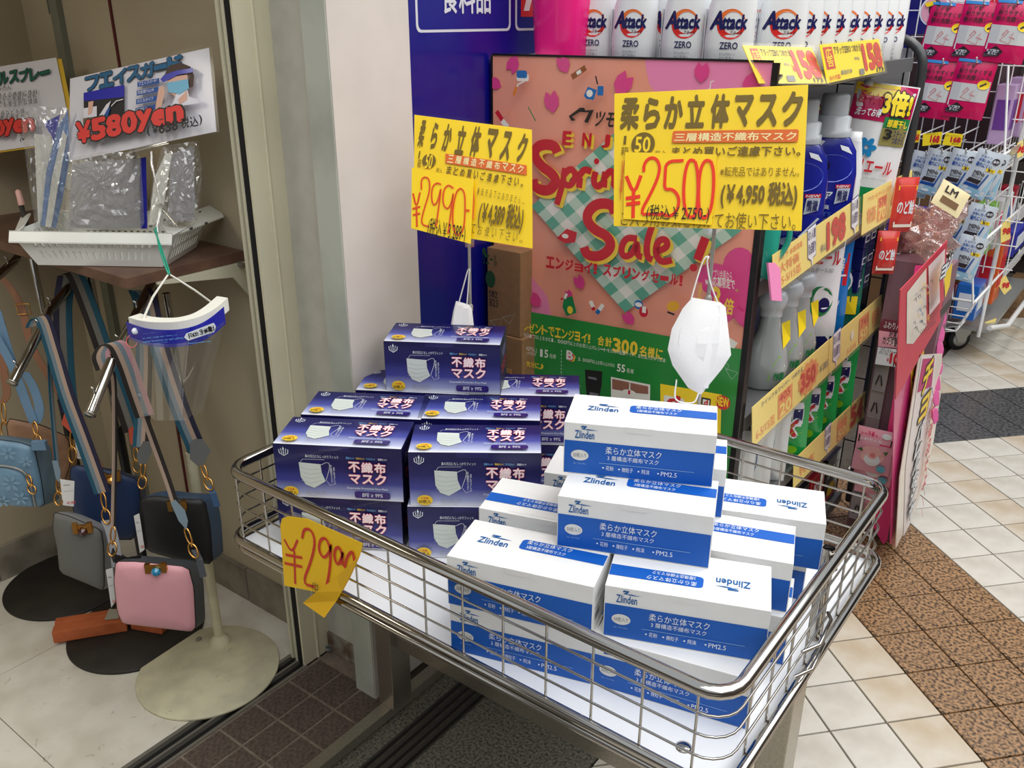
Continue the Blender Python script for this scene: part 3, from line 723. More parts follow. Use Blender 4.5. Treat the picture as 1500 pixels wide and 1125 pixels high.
s.text('ツモト', (688, 450), (800, 402), pblk, .03, .25)
def big(t, x0_, y0_, x1_, y1_, b=.03, it=.15):
    s.text(t, (x0_+8, y0_+8), (x1_+8, y1_+8), pyel, b+.015, it); s.up(); s.text(t, (x0_, y0_), (x1_, y1_), predd, b, it)
big('E', 580, 515, 607, 472, .06, .05); big('N', 650, 520, 680, 478, .06, .05); big('J', 722, 525, 745, 483, .06, .05); big('O', 790, 528, 830, 485, .06, .05); big('Y', 860, 530, 900, 485, .06, .05)
rw = .014
def script(P, wd=rw, sm=2):
    for m, o in ((pyel, 9), (predd, 0)): s.stroke([(x+o, y+o) for x, y in P], wd*(1.15 if o else 1), m, smooth=sm)
script([(562, 545), (552, 518), (500, 515), (475, 545), (500, 590), (545, 620), (560, 650), (530, 685), (480, 670), (475, 640)], .022)
script([(590, 600), (580, 660), (560, 730)]); script([(585, 625), (610, 598), (632, 625), (610, 665), (585, 655)])
script([(640, 610), (645, 625), (640, 670)]); script([(643, 625), (660, 602), (685, 612)])
script([(700, 612), (692, 650), (706, 668), (722, 655)]); s.ell((704, 575), .006, .006, predd)
script([(735, 612), (730, 668)]); script([(733, 632), (755, 605), (770, 625), (766, 665), (785, 668)]); script([(840, 618), (800, 615), (795, 655), (830, 655), (845, 615), (840, 700), (800, 730)])
script([(770, 760), (760, 725), (700, 725), (665, 770), (690, 815), (745, 840), (760, 880), (720, 915), (670, 910), (660, 880)], .022)
script([(850, 850), (810, 845), (790, 890), (805, 918), (838, 900), (850, 855), (850, 910), (868, 915)])
script([(905, 800), (885, 860), (885, 915), (905, 925)]); script([(920, 895), (960, 880), (955, 850), (925, 855), (915, 900), (935, 935), (975, 925)])
script([(1095, 845), (1065, 925)], .018); s.ell((1052, 952), .008, .008, predd)
s.up(2)
# the Japanese caption follows the slope of the board
for i, ch in enumerate('エンジョイ！スプリングセール！'):
    xx = 528+i*34; yy = 950+i*4.6; s.text(ch, (xx, yy-(13 if ch == 'ー' else 0)), (xx+(10 if ch == '！' else 28), yy-(19 if ch == 'ー' else 22 if ch in 'ョィ' else 33)), predd, .05)
# little goods drawn on the poster
s.rect((425, 262), (468, 290), pw, .004); s.rect((425, 250), (462, 278), pblu, .004); s.stroke([(452, 290), (430, 300), (425, 315)], .003, pw); s.stroke([(425, 308), (415, 340)], .006, mat('poster_orange', (232, 130, 40), .4))
s.stroke([(622, 275), (672, 240)], .011, mat('poster_brown', (150, 84, 40), .4)); s.stroke([(640, 262), (655, 252)], .007, pw)
s.poly([(665, 340), (680, 308), (712, 320), (700, 355), (675, 352)], pblu); s.ell((686, 332), .007, .007, pw); s.rect((715, 305), (735, 340), pblu, .002); s.stroke([(715, 300), (708, 270)], .003, pblk)
s.stroke([(355, 395), (378, 430)], .010, predd); s.stroke([(375, 428), (395, 452)], .011, pw); s.stroke([(468, 380), (495, 430)], .0022, GREEN)
s.stroke([(1115, 318), (1118, 290), (1130, 288)], .002, pw); s.ell((1112, 320), .003, .003, pw)
s.poly([(570, 845), (605, 812), (642, 825), (635, 860), (600, 865)], predd); s.ell((600, 838), .008, .005, pw)
s.poly([(590, 1090), (595, 1060), (625, 1050), (640, 1110), (605, 1122)], GREEN); s.ell((617, 1100), .007, .009, pyel); s.stroke([(598, 1060), (606, 1042)], .006, pw); s.stroke([(585, 1063), (592, 1058)], .004, predd)
s.stroke([(690, 1068), (702, 1095)], .009, pw); s.stroke([(698, 1090), (704, 1100)], .009, predd); s.stroke([(735, 1080), (722, 1100)], .009, pw); s.stroke([(722, 1100), (712, 1112)], .009, pblu)
s.ell((862, 1080), .010, .010, pblu); s.ell((862, 1080), .008, .005, pw); s.ell((880, 1105), .010, .012, predd); s.rect((876, 1085), (888, 1110), pw)
s.ell((985, 1085), .014, .011, mat('poster_ochre', (238, 176, 48), .4), rot=.4); s.stroke([(965, 1105), (990, 1115)], .004, pblk)
# right flower caption
s.text('アプリ会員なら', (1120, 985), (1198, 962), pw, .01, -.1); s.text('web応募限定で', (1100, 1010), (1208, 990), pw, .02, -.1)
for i, ch in enumerate('3倍'): s.text(ch, (1120+i*44, 1098+i*12), (1155+i*48, 1020+i*40), pyel, .03)
s.text('当\nた\nる', (1072, 1080), (1090, 1000), pyel, .02)
# green half lettering
s.k = (3.571, 700, 400)
def slope(t, x0_, y0_, x1_, h, m, b=0, sl=.18):
    n = len(t); wch = (x1_-x0_)/n
    for i, ch in enumerate(t):
        if ch == ' ': continue
        k = {'、': .35, '！': .3, '1': .5, ',': .25, 'ッ': .7, 'ョ': .75, 'ィ': .7, 'ャ': .75}.get(ch, .88)
        xx = x0_+i*wch; yy = y0_+(xx-x0_)*sl; hh = h*({',': .25, '、': .3, 'ー': .12}.get(ch, 1)); up_ = h*.42 if ch == 'ー' else 0
        s.h0 = s.h; s.text(ch, (xx, yy-up_), (xx+wch*k, yy-hh-up_), m, b); s.h = s.h0
    s.up()
slope('プレゼントでエンジョイ！', 228, 278, 640, 42, pyel, .03)
slope('合計', 655, 355, 735, 42, pyel, .03); slope('300', 735, 388, 868, 62, pyel, .04); slope('名様に', 872, 410, 1000, 46, pyel, .03)
slope('対象商品1つ以上を含む1,000円以上のお買い上げレシートを公式WEBサイト、またはハガキで応募', 240, 308, 1010, 17, pw, .01)
for cx, cy, r, ch in ((193, 350, .0105, 'A'), (517, 412, .0095, 'B')):
    p = s.c((cx, cy)); q = s.c((cx+5, cy+5))
    for cc, m in ((q, pyel), (p, mat('poster_rose', (216, 64, 96), .4))):
        for k in range(5): t = math.radians(90+72*k); s.ell((cc[0]+r*.55*math.cos(t), cc[1]+r*.55*math.sin(t)), r*.62, r*.62, m, 12, True)
    s.text(ch, (cx-16, cy+12), (cx+16, cy-26), pw, .04)
slope('5,000円以上', 240, 372, 352, 20, pw, .01); slope('お買い上げの方', 240, 392, 345, 15, pw); slope('15', 365, 412, 408, 36, pw, .02); slope('名様', 412, 418, 448, 20, pw)
slope('朝から優雅な気分に♪', 155, 438, 385, 24, pyel, .03)
slope('3,000円以上お買い上げの方', 560, 432, 752, 16, pw); slope('55', 763, 485, 808, 34, pw, .02); slope('名様', 812, 492, 852, 20, pw)
for k in range(9): s.stroke([(476, 378+k*18), (476, 388+k*18)], .0012, pw)
s.poly([(185, 490), (330, 510), (330, 600), (185, 570)], GREY)
s.poly([(600, 475), (690, 485), (686, 560), (670, 630), (610, 630), (604, 560)], pblk); s.rect((618, 510), (660, 530), GREY); s.rect((625, 590), (668, 625), GREY)
s.poly([(735, 512), (938, 552), (936, 655), (735, 640)], pw); s.poly([(742, 522), (830, 540), (828, 590), (742, 575)], mat('food_brown', (150, 100, 80), .5)); s.poly([(836, 542), (928, 560), (928, 600), (836, 592)], MATS['food_brown'])
s.ell((830, 595), .017, .008, pw); s.text('1', (824, 600), (836, 582), predd)
slope('①デロンギ', 512, 560, 580, 14, pw); slope('コーヒー', 512, 585, 570, 14, pw); slope('メーカー', 512, 605, 570, 14, pw)
s.poly([(992, 545), (1308, 600), (1300, 865), (1262, 858), (1262, 690), (992, 640)], YEL)
s.rect((1012, 602), (1112, 662), pw, .004); s.text('d', (1032, 655), (1090, 612), RED, .06)
s.rect((1205, 612), (1250, 660), pblk, .002); s.rect((1212, 622), (1244, 655), pw); s.text('d', (1218, 652), (1238, 628), RED, .04)
cx, cy = s.c((1315, 640)); s.poly([(cx+(.0165 if k % 2 else .0145)*math.cos(k*math.pi/20), cy+(.0165 if k % 2 else .0145)*math.sin(k*math.pi/20)) for k in range(40)], RED, True)
s.text('NEW', (1280, 652), (1352, 622), YEL, .04, -.15)
for q in ([(115, 222), (160, 265), (175, 212)], [(180, 205), (215, 240), (240, 190)]): s.stroke([*q, q[0]], .0008, plt)
for q in ([(1330, 465), (1360, 520), (1395, 485)], [(1310, 440), (1345, 470), (1345, 440)]): s.stroke([*q, q[0]], .0008, plt)
for cx, cy in ((176, 470), (155, 485)): s.stroke([(cx, cy-12), (cx, cy+12)], .0012, pw); s.stroke([(cx-10, cy), (cx+10, cy)], .0012, pw)
s.poly([(1320, 320), (1345, 300), (1395, 330), (1375, 360), (1345, 350)], pw)
s.build('poster_print', po)
mb = MB(); xm = (x0+W)/2
mb.prism([s.w(x, y, s.h+.002) for x, y in ((x0, 0), (xm-.0015, 0), (xm-.0015, H), (x0, H))], -nrm*.0008, FLATC)
mb.prism([s.w(x, y, s.h+.002) for x, y in ((xm, 0), (W+.006, 0), (W+.006, H), (xm, H))], -nrm*.0008, FLATC); mb.build('clear_cover', po)
# ================================================================= HANDWRITTEN PRICE BOARDS
sy = mat('board_yellow', (255, 216, 12), .35, coat=.25); olive = mat('board_olive_ink', (116, 92, 14), .5); sor = mat('board_orange', (226, 104, 30), .45); sink = mat('vermilion_marker', (240, 52, 16), .4)
polem = mat('pale_pole', (190, 190, 186), .35, .4)
def board(lbl, tlp, trp, brp, blp, dl, dr, k, name='price_board'):
    """tl..bl in photo pixels; dl, dr = distance of the left and right edge"""
    A, B = at(*blp, dl), at(*brp, dr); C_ = at(*tlp, dl)
    ux = (B-A).normalized(); s = Pr(A, ux, C_-A, k=(1, 0, 0))
    t = thing(name, lbl, 'sign', A)
    q = [s.c(p) for p in (blp, brp, trp, tlp)]
    mb = MB(); mb.prism([s.w(x, y, 0) for x, y in q], -s.n*.0015, sy); mb.build('card', t)
    cx, cy = sum(x for x, y in q)/4, sum(y for x, y in q)/4
    s.k = k; s.h = .0008
    return t, s, q
tR, s, qR = board('large yellow price board reading 2500 in front of the pink poster', (900, 137), (1184, 124), (1174, 338), (899, 331), 1.40, 1.30, (4.89, 890, 120))
def boardtext(s, R):
    for tx, x0_, y0_, x1_, y1_, m, b in R: s.text(tx, (x0_, y0_), (x1_, y1_), m, b)
xs_ = [(92, 232), (258, 382), (405, 545), (562, 702), (735, 878), (905, 1045), (1070, 1222), (1248, 1400)]
yb = [338, 332, 328, 322, 326, 312, 312, 310]; yt = [122, 122, 112, 100, 96, 104, 100, 78]
for ch, (a0, a1), b0, t0 in zip('柔らか立体マスク', xs_, yb, yt): s.text(ch, (a0, b0), (a1, t0), olive, .055)
s.text('1', (115, 450), (138, 388), olive, .01); s.text('箱', (95, 528), (155, 465), olive, .01)
c_ = s.c((256, 448)); r_ = abs(s.c((340, 448))[0]-c_[0]); s.ell(c_, r_, r_*1.0, olive, 28, True); s.text('50', (195, 505), (312, 395), sy, .02); s.text('枚入', (340, 520), (425, 492), olive)
s.rect((462, 440), (1372, 342), sor, .003); s.text('三層構造不織布マスク', (480, 428), (1355, 360), mat('pale_yellow_print', (250, 232, 170), .4), .02)
s.text('まとめ買いご遠慮下さい。', (462, 535), (1385, 462), olive, .03); s.text('※転売品ではありません。', (805, 680), (1378, 610), olive, .005)
s.text('(￥4,950 税込)', (808, 902), (1366, 725), olive, .045); s.text('ご入り用お気を付けてお使い下さい。', (95, 1035), (1355, 945), olive, .005)
s.text('￥', (85, 835), (125, 580), sor, .05)
s.build('board_print', tR)
h1 = s.h
mb = MB(); pc = [s.c(p) for p in ((118, 985), (750, 1030), (785, 525), (130, 508))]; mb.prism([s.w(x, y, h1+.0018) for x, y in pc], -s.n*.0008, sy); mb.build('price_card', tR)
s2 = Pr(s.O, s.x, s.y, k=s.k); s2.h = h1+.0024
bw = .0047
for P_ in ([(140, 680), (195, 815), (245, 675)], [(192, 790), (188, 980)], [(137, 840), (240, 825)], [(140, 882), (240, 870)],
           [(265, 650), (268, 590), (310, 545), (365, 560), (385, 640), (330, 780), (232, 955), (320, 950), (400, 955)],
           [(550, 570), (425, 575), (418, 680), (412, 780), (470, 770), (520, 830), (510, 920), (450, 975), (385, 940)],
           [(632, 575), (590, 560), (560, 650), (548, 800), (560, 930), (590, 980), (640, 960), (655, 800), (650, 640), (632, 575)],
           [(745, 575), (700, 565), (665, 650), (655, 830), (665, 960), (700, 990), (745, 930), (765, 780), (765, 640), (745, 575)]):
    s2.stroke(P_, bw*(1.2 if len(P_) < 4 else 1), sink, smooth=2)
s2.text('(税込￥2750-)', (280, 1010), (740, 890), BLACK, 0); s2.build('price_lettering', tR)
def sleeve(t, s, q, m=.006):
    cx, cy = sum(x for x, y in q)/4, sum(y for x, y in q)/4
    mb = MB(); mb.prism([s.w(x+m*(1 if x > cx else -1), y+m*(1 if y > cy else -1), .0045) for x, y in q], -s.n*.0003, FLATC); mb.build('clear_sleeve', t)
sleeve(tR, s, qR)
tL, s, qL = board('smaller yellow price board reading 2990 in front of the blue wall', (607, 168), (779, 190), (780, 364), (606, 336), 1.63, 1.575, (5.355, 590, 160))
for ch, (a0, a1), b0, t0 in zip('柔らか立体マスク', [(115, 190), (212, 290), (305, 398), (408, 508), (520, 625), (640, 752), (760, 865), (888, 990)], [290, 302, 318, 345, 360, 368, 388, 402], [98, 118, 130, 142, 150, 170, 190, 205]): s.text(ch, (a0, b0), (a1, t0), olive, .055)
s.text('1', (122, 385), (142, 330), olive, .01); s.text('箱', (112, 458), (150, 392), olive, .01)
c_ = s.c((208, 408)); r_ = abs(s.c((262, 408))[0]-c_[0]); s.ell(c_, r_, r_, olive, 28, True); s.text('50', (172, 465), (245, 360), sy, .02); s.text('枚入', (262, 500), (318, 465), olive)
q = [(338, 425), (338, 350), (975, 442), (975, 520)]; s.poly(q, sor)
for i, ch in enumerate('三層構造不織布マスク'): s.text(ch, (352+i*61, 418+i*9), (405+i*61, 366+i*9), MATS['pale_yellow_print'], .02)
for i, ch in enumerate('まとめ買いご遠慮下さい。'): s.text(ch, (345+i*53, 510+i*9.3), (390+i*53-(25 if ch == '。' else 0), (510+i*9.3)-(20 if ch == '。' else 58)), olive, .03)
for i, ch in enumerate('※転売品ではありません。'): s.text(ch, (585+i*32.5, 675+i*6.8), (612+i*32.5-(10 if ch == '。' else 0), (675+i*6.8)-(12 if ch == '。' else 56)), olive)
s.text('(￥4,389 税込)', (590, 925), (972, 770), olive, .045, -.03)
for i, ch in enumerate('てお使い下さい。'): s.text(ch, (535+i*55, 975+i*11), (583+i*55-(20 if ch == '。' else 0), (975+i*11)-(20 if ch == '。' else 68)), olive)
s.text('ー', (545, 860), (565, 590), sor, .05) if False else s.stroke([(555, 595), (565, 720), (556, 870)], .004, sor)
s.build('board_print', tL); h1 = s.h
pc = [s.c(p) for p in ((80, 940), (545, 1062), (568, 560), (85, 465))]; mb = MB(); mb.prism([s.w(x, y, h1+.0018) for x, y in pc], -s.n*.0008, sy); mb.build('price_card', tL)
s2 = Pr(s.O, s.x, s.y, k=s.k); s2.h = h1+.0024
for P_ in ([(95, 668), (122, 790), (150, 660)], [(122, 770), (126, 930)], [(92, 790), (152, 772)], [(95, 838), (152, 825)],
           [(162, 640), (160, 560), (190, 538), (225, 560), (228, 650), (180, 800), (155, 910), (225, 930)],
           [(315, 600), (280, 585), (245, 620), (240, 720), (262, 770), (295, 720), (318, 605), (300, 760), (275, 930)],
           [(412, 630), (372, 600), (335, 640), (328, 750), (365, 800), (400, 740), (415, 640), (395, 800), (370, 985)],
           [(470, 630), (435, 650), (405, 800), (410, 960), (450, 1005), (495, 950), (505, 780), (500, 660), (470, 630)], [(510, 800), (538, 806)]):
    s2.stroke(P_, .0028*(1.25 if len(P_) < 4 else 1), mat('orange_red_marker', (226, 74, 22), .4), smooth=2)
s2.text('(税込￥3,289-)', (205, 1030), (530, 905), BLACK, 0, -.1); s2.build('price_lettering', tL); sleeve(tL, s, qL, .005)
def pole(lbl, u, v, d, zt, t):
    P = at(u, v, d); zb = .601
    o = thing('sign_pole', lbl, 'pole', (P.x, P.y, zb))
    MB().tube([(P.x, P.y, zb), (P.x, P.y, zt)], .0032, polem, 10).build('rod', o)
    MB().lathe([(.02, 0), (.02, .003), (.006, .007), (.004, .02)], (P.x, P.y, zb), polem, 16).build('pole_foot', o)
    MB().lathe([(.0032, 0), (.006, .004), (.006, .014), (.0032, .018)], (P.x, P.y, zt-.16), polem, 12).build('clamp', o); return P
PR = pole('thin metal pole behind the large yellow board and its hanging mask', 1041, 400, 1.47, at(1041, 300, 1.47).z, tR)
PL = pole('thin metal pole under the smaller yellow board at the blue wall', 688, 400, 1.80, at(688, 340, 1.80).z, tL)
for P, t, zz in ((PR, tR, at(1041, 330, 1.4)), (PL, tL, at(688, 350, 1.61))):
    mb = MB(); c = zz; f = (V((P.x, P.y, zz.z))); d_ = (f-c); mb.tube([c, f], .003, polem, 8); mb.box(c, (.012, .012, .03), clear('clip_plastic', gloss=.25)); mb.build('holder_clip', t)
# ================================================================= HANGING SAMPLE MASKS
mk = mat('nonwoven_white', (244, 244, 246), .8, bump=.15, nscale=300); elm = mat('ear_elastic', (238, 238, 238), .7)
def fmask(lbl, out, d, n, loops, pleats, loopb=None):
    t = thing('face_mask', lbl, 'face mask', at(*out[0], d), group=None)
    pts = [at(u, v, d) for u, v in out]
    mb = MB(); c = sum(pts, V())/len(pts); N = len(pts)
    P2 = []
    for i in range(N): P2 += [pts[i], (pts[i]+pts[(i+1) % N])/2]
    mb.pillow(P2, n, .001, .014, mk, rings=((1, 0), (.96, .10), (.8, .55), (.45, .95)), back=-.6); mb.build('mask_cloth', t)
    mb = MB()
    for q in pleats: 
        pp = []
        for u, v in q:
            p = at(u, v, d); k = min(1, (p-c).length/.05); pp.append(p+V(n)*(.0155*(1-k*k)+.001))
        mb.tube(bez(pp, 3), .0007, mat('pleat_shade', (222, 224, 228), .8), 5)  # pleat shading put into greyer tubes laid on the cloth
    mb.build('pleat_shade_line', t)
    for q in pleats[:2]:
        mb = MB(); pp = []
        for u, v in q:
            p = at(u, v, d); k = min(1, (p-c).length/.055); pp.append(p+V(n)*(.0150*(1-k*k)+.0022))
        mb.ribbon(bez(pp, 3), [(V((.8, .6, 0))+V(n)*.16).normalized()]*(len(bez(pp, 3))), .016, [mk], .0012); mb.build('pleat', t)
    for L in loops: MB().tube(bez([at(u, v, dd) for u, v, dd in L], 5), .0014, elm, 6).build('ear_loop', t)
    return t
nn_ = V((.1, -.95, .1))
fmask('white sample mask hanging by its loops under the board that reads 2500', [(1014, 436), (1055, 443), (1063, 450), (1071, 520), (1058, 540), (1027, 578), (1008, 568), (985, 535), (978, 512), (984, 482), (1000, 452)], 1.43, (.35, -.9, .1),
      [[(1012, 440, 1.43), (1022, 405, 1.44), (1031, 380, 1.465), (1038, 376, 1.48), (1036, 384, 1.46), (1040, 412, 1.44), (1052, 446, 1.43)], [(1024, 575, 1.43), (1015, 590, 1.43), (990, 585, 1.435), (991, 556, 1.44)]],
      [[(1035, 448), (1029, 500), (1018, 560)], [(1048, 447), (1046, 500), (1030, 568)], [(1008, 448), (995, 500), (1006, 560)], [(1060, 455), (1064, 515), (1045, 545)]])
fmask('second sample mask hanging on a string above the topmost navy box', [(668, 441), (686, 446), (691, 452), (694, 478), (690, 500), (664, 500), (660, 478), (664, 455)], 1.79, (.3, -.9, .1),
      [[(672, 444, 1.79), (680, 415, 1.785), (685, 397, 1.785), (688, 395, 1.785), (687, 402, 1.785), (686, 420, 1.785), (684, 447, 1.79)]], [[(676, 446), (672, 478)], [(684, 450), (684, 480)]])
# ================================================================= CARDBOARD behind the poster
kraft = mat('kraft_cardboard', (150, 112, 74), .8, noise=.12, nscale=60)
cb = thing('cardboard_box', 'brown cardboard case with green leaf print behind the left edge of the poster', 'box', (-1.10, 1.78, .5))
# in front face seen beside the poster's left edge
A = aty(697, 360, 1.50); 
mb = MB(); mb.span((-1.224, 1.53, .80), (-1.13, 1.575, .998), kraft); mb.build('case', cb, bevel=.002)
s = Pr((-1.232, 1.53, 0), (1, 0, 0), (0, 0, 1), k=(2.446, 590, 0)); dg = mat('case_green_print', (30, 76, 40), .7)
s.text('アリエール', (272, 942), (338, 915), dg, .02); s.ell((292, 900), .006, .008, dg); s.ell((300, 915), .005, .005, dg); s.ell((315, 1000), .014, .02, dg); s.text('582', (310, 1062), (340, 1045), BLACK); s.text('823', (312, 1095), (342, 1075), BLACK); s.stroke([(285, 1040), (345, 1052)], .0007, BLACK); s.build('case_print', cb)
cb2 = thing('cardboard_box', 'lower dark brown cardboard case under the leaf printed one', 'box', (-1.2, 1.78, .6)); mb = MB(); mb.span((-1.224, 1.525, .0), (-1.12, 1.578, .799), kraft); mb.build('case', cb2, bevel=.002)
mb = MB(); mb.span((-1.20, 1.523, .70), (-1.15, 1.5255, .72), mat('packing_tape', (170, 130, 80), .3)); mb.build('packing_tape', cb2)
# ================================================================= SHELF RACK
rk = thing('shelf_rack', 'black metal shelf rack of detergents, end poster on its near side', 'shelf rack', (-.93, 2.15, 0))
shm = mat('shelf_grey', (110, 110, 112), .5, .3)
for z in (.08, .39, .672, .978, 1.375):
    mb = MB(); mb.span((-1.215, 1.68, z-.014), (-.65, 2.60, z), shm); mb.span((-.655, 1.68, z-.03), (-.645, 2.60, z+.004), shm); mb.build('shelf', rk, bevel=.001)
for x, y in ((-.655, 1.675), (-1.215, 1.675), (-1.215, 2.61)):
    MB().span((x-.012, y-.012, 0), (x+.012, y+.012, 1.38), BLKM).build('post', rk, bevel=.002)
mb = MB(); mb.span((-1.235, 1.66, .0), (-1.226, 2.62, 1.40), mat('rack_back_panel', (205, 205, 205), .5)); mb.build('back_panel', rk)
tubm = mat('dark_grey_tube', (72, 72, 74), .35, .4)
path = [(-1.21, 2.62, 1.425), (-.75, 2.62, 1.425)]+[(-.70+.075*math.sin(math.radians(a_)), 2.62, 1.35+.075*math.cos(math.radians(a_))) for a_ in range(0, 91, 15)]+[(-.625, 2.62, .05)]
mb = MB(); mb.tube(path, .0125, tubm, 10); mb.build('end_hoop', rk)
for k in range(7): MB().tube([(-1.18+.085*k, 2.62, .06), (-1.18+.085*k, 2.62, 1.415)], .0022, BLKM, 6).build('mesh_wire', rk)
for k in range(12): MB().tube([(-1.21, 2.62, .15+.105*k), (-.63, 2.62, .15+.105*k)], .0022, BLKM, 6).build('mesh_wire', rk)
mb = MB(); mb.span((-1.21, 2.64, .9), (-.66, 2.645, 1.40), mat('rack_back_panel', (205, 205, 205), .5)); mb.build('white_backing', rk)
mb = MB(); mb.span((-1.21, 1.665, .02), (-.65, 1.672, 1.36), BLKM); mb.build('end_panel', rk)

def loft(mb, secs, m, n=28, p=2.6):
    """secs: (z, half width, half depth, x offset)"""
    vs = []
    for z, a, b, xo in secs:
        for k in range(n):
            t = 2*math.pi*k/n; c, s_ = math.cos(t), math.sin(t)
            vs.append(V((xo+a*abs(c)**(2/p)*(1 if c >= 0 else -1), b*abs(s_)**(2/p)*(1 if s_ >= 0 else -1), z)))
    fs = [(i*n+k, i*n+(k+1) % n, (i+1)*n+(k+1) % n, (i+1)*n+k) for i in range(len(secs)-1) for k in range(n)]
    mb.add(vs, fs, m, True); mb.add(vs[:n], [tuple(reversed(range(n)))], m); mb.add(vs[-n:], [tuple(range(n))], m)
def facemap(secs, p=2.6):
    def f(x, z, h):
        i = 0
        while i < len(secs)-2 and secs[i+1][0] < z: i += 1
        q0, q1 = secs[i], secs[i+1]; t = max(0, min(1, (z-q0[0])/(q1[0]-q0[0]+1e-9)))
        a, b, xo = [q0[j]+(q1[j]-q0[j])*t for j in (1, 2, 3)]
        u = min(.995, abs(x-xo)/a); return V((x, -b*(1-u**p)**(1/p)-h, z))
    return f
def put(o, x, y, z, deg, lbl=None, tilt=0, grp=None, sc=None):
    o.location = (x, y, z)
    if sc: o.scale = sc if isinstance(sc, tuple) else (sc, sc, sc)
    o.rotation_euler = (tilt, 0, math.radians(deg))
    if lbl: o['label'] = lbl
    if grp: o['group'] = grp
    return o
# --- white laundry bottles on the top shelf
wpl = mat('white_bottle', (240, 242, 244), .3, coat=.3); sred = mat('swirl_red', (226, 40, 34), .35); sor2 = mat('swirl_orange', (240, 120, 50), .35); snv = mat('swirl_navy', (20, 24, 90), .35)
def attack():
    t = thing('detergent_bottle', '', 'bottle', group='white detergent bottles on the top shelf')
    secs = [(0, .040, .024, 0), (.004, .045, .028, 0), (.05, .047, .030, 0), (.12, .045, .029, .002), (.16, .037, .027, .008), (.19, .026, .023, .014), (.205, .018, .018, .016), (.212, .015, .015, .016)]
    mb = MB(); loft(mb, secs, wpl); bd_ = mb.build('bottle_body', t)
    mb = MB(); mb.lathe([(.021, .0), (.021, .03), (.019, .034), (.0, .034)], (.016, 0, .210), mat('mint_cap', (150, 200, 190), .35), 20); mb.build('cap', t)
    s = Pr((0, 0, 0), (1, 0, 0), (0, 0, 1), curve=facemap(secs), step=.0003)
    def arc(r0, r1, a0, a1, m, cx=.006, cz=.088):
        P = [(cx+r0*math.cos(math.radians(a0+(a1-a0)*k/12)), cz+r0*math.sin(math.radians(a0+(a1-a0)*k/12))) for k in range(13)]
        P += [(cx+.003+r1*math.cos(math.radians(a1+(a0-a1)*k/12)), cz+.002+r1*math.sin(math.radians(a1+(a0-a1)*k/12))) for k in range(13)]
        s.poly(P, m, True)
    arc(.027, .019, 170, 350, sred); arc(.027, .020, 20, 165, sor2)
    s.text('A', (-.034, .080), (-.010, .110), snv, .05, .2, True); s.text('ttack', (-.011, .080), (.034, .104), snv, .05, .1, True)
    s.text('アタック', (.006, .069), (.028, .076), BLACK, .02, 0, True); s.text('ZERO', (-.012, .044), (.022, .056), snv, .02, 0, True)
    for k, tx in enumerate(('洗うたび汚れにくく', 'ゼロ洗浄へ', '抗菌プラス', 'ウイルス除去')): s.text(tx, (-.012, .032-.009*k), (.018, .0375-.009*k+(k == 1)*.002), GREY, 0, 0, True)
    s.build('front_print', bd_)
    mb = MB(); mb.box((-.047, 0, .06), (.0012, .022, .11), mat('side_label', (225, 225, 232), .4)); 
    for k in range(6): mb.box((-.0478, .0, .02+.016*k), (.0006, .016, .007), (NAVY, RED, BLACK)[k % 3])
    mb.build('side_label', t)
    return t
pr = attack(); usedb = 0
spots = [(-1.085, 1.735, 8), (-.985, 1.725, 8), (-.935, 1.79, 8), (-.868, 1.725, 10), (-.772, 1.722, 14), (-.700, 1.80, 18), (-.700, 1.885, 22), (-.698, 1.965, 20), (-.696, 2.045, 24), (-.694, 2.125, 34), (-.692, 2.205, 30), (-.690, 2.29, 24), (-.688, 2.37, 36), (-.686, 2.45, 34)]
words = 'first second third fourth fifth sixth seventh eighth ninth tenth eleventh twelfth thirteenth fourteenth'.split()
for i, (x, y, dg) in enumerate(spots):
    o = pr if i == 0 else copy_tree(pr)
    put(o, x, y, 1.3765, dg, f'{words[i]} white detergent bottle from the left on the top shelf')
for i, (x, y) in enumerate(((-1.04, 1.86), (-.85, 1.83), (-.80, 1.92), (-.80, 2.0))): put(copy_tree(pr), x, y, 1.3765, 10, ('white detergent bottle in the second row, second gap from the pink bin', 'white detergent bottle in the second row behind the gap above the large yellow board', 'white detergent bottle in the second row where the row turns the corner', 'white detergent bottle in the second row behind the 158 card')[i])
# pink bucket and ledge at the top left
bk = thing('pink_bin', 'bright pink translucent plastic bin at the left end of the top shelf', 'bin', (-1.16, 1.70, 1.377))
mb = MB(); secs = [(1.377, .052, .045, 0), (1.39, .055, .048, 0), (1.56, .066, .058, 0), (1.62, .070, .062, 0), (1.622, .074, .066, 0)]
loft(mb, secs, mat('pink_plastic', (255, 40, 140), .25, coat=.3)); mb.v = [p+V((-1.145, 1.695, 0)) for p in mb.v]; mb.build('bin_body', bk)
mb = MB(); mb.span((-1.232, 1.585, 1.383), (-1.12, 1.66, 1.392), mat('rack_back_panel', (205, 205, 205), .5)); tag(mb.build('metal_ledge'), 'grey metal ledge behind the top left corner of the poster', 'ledge')
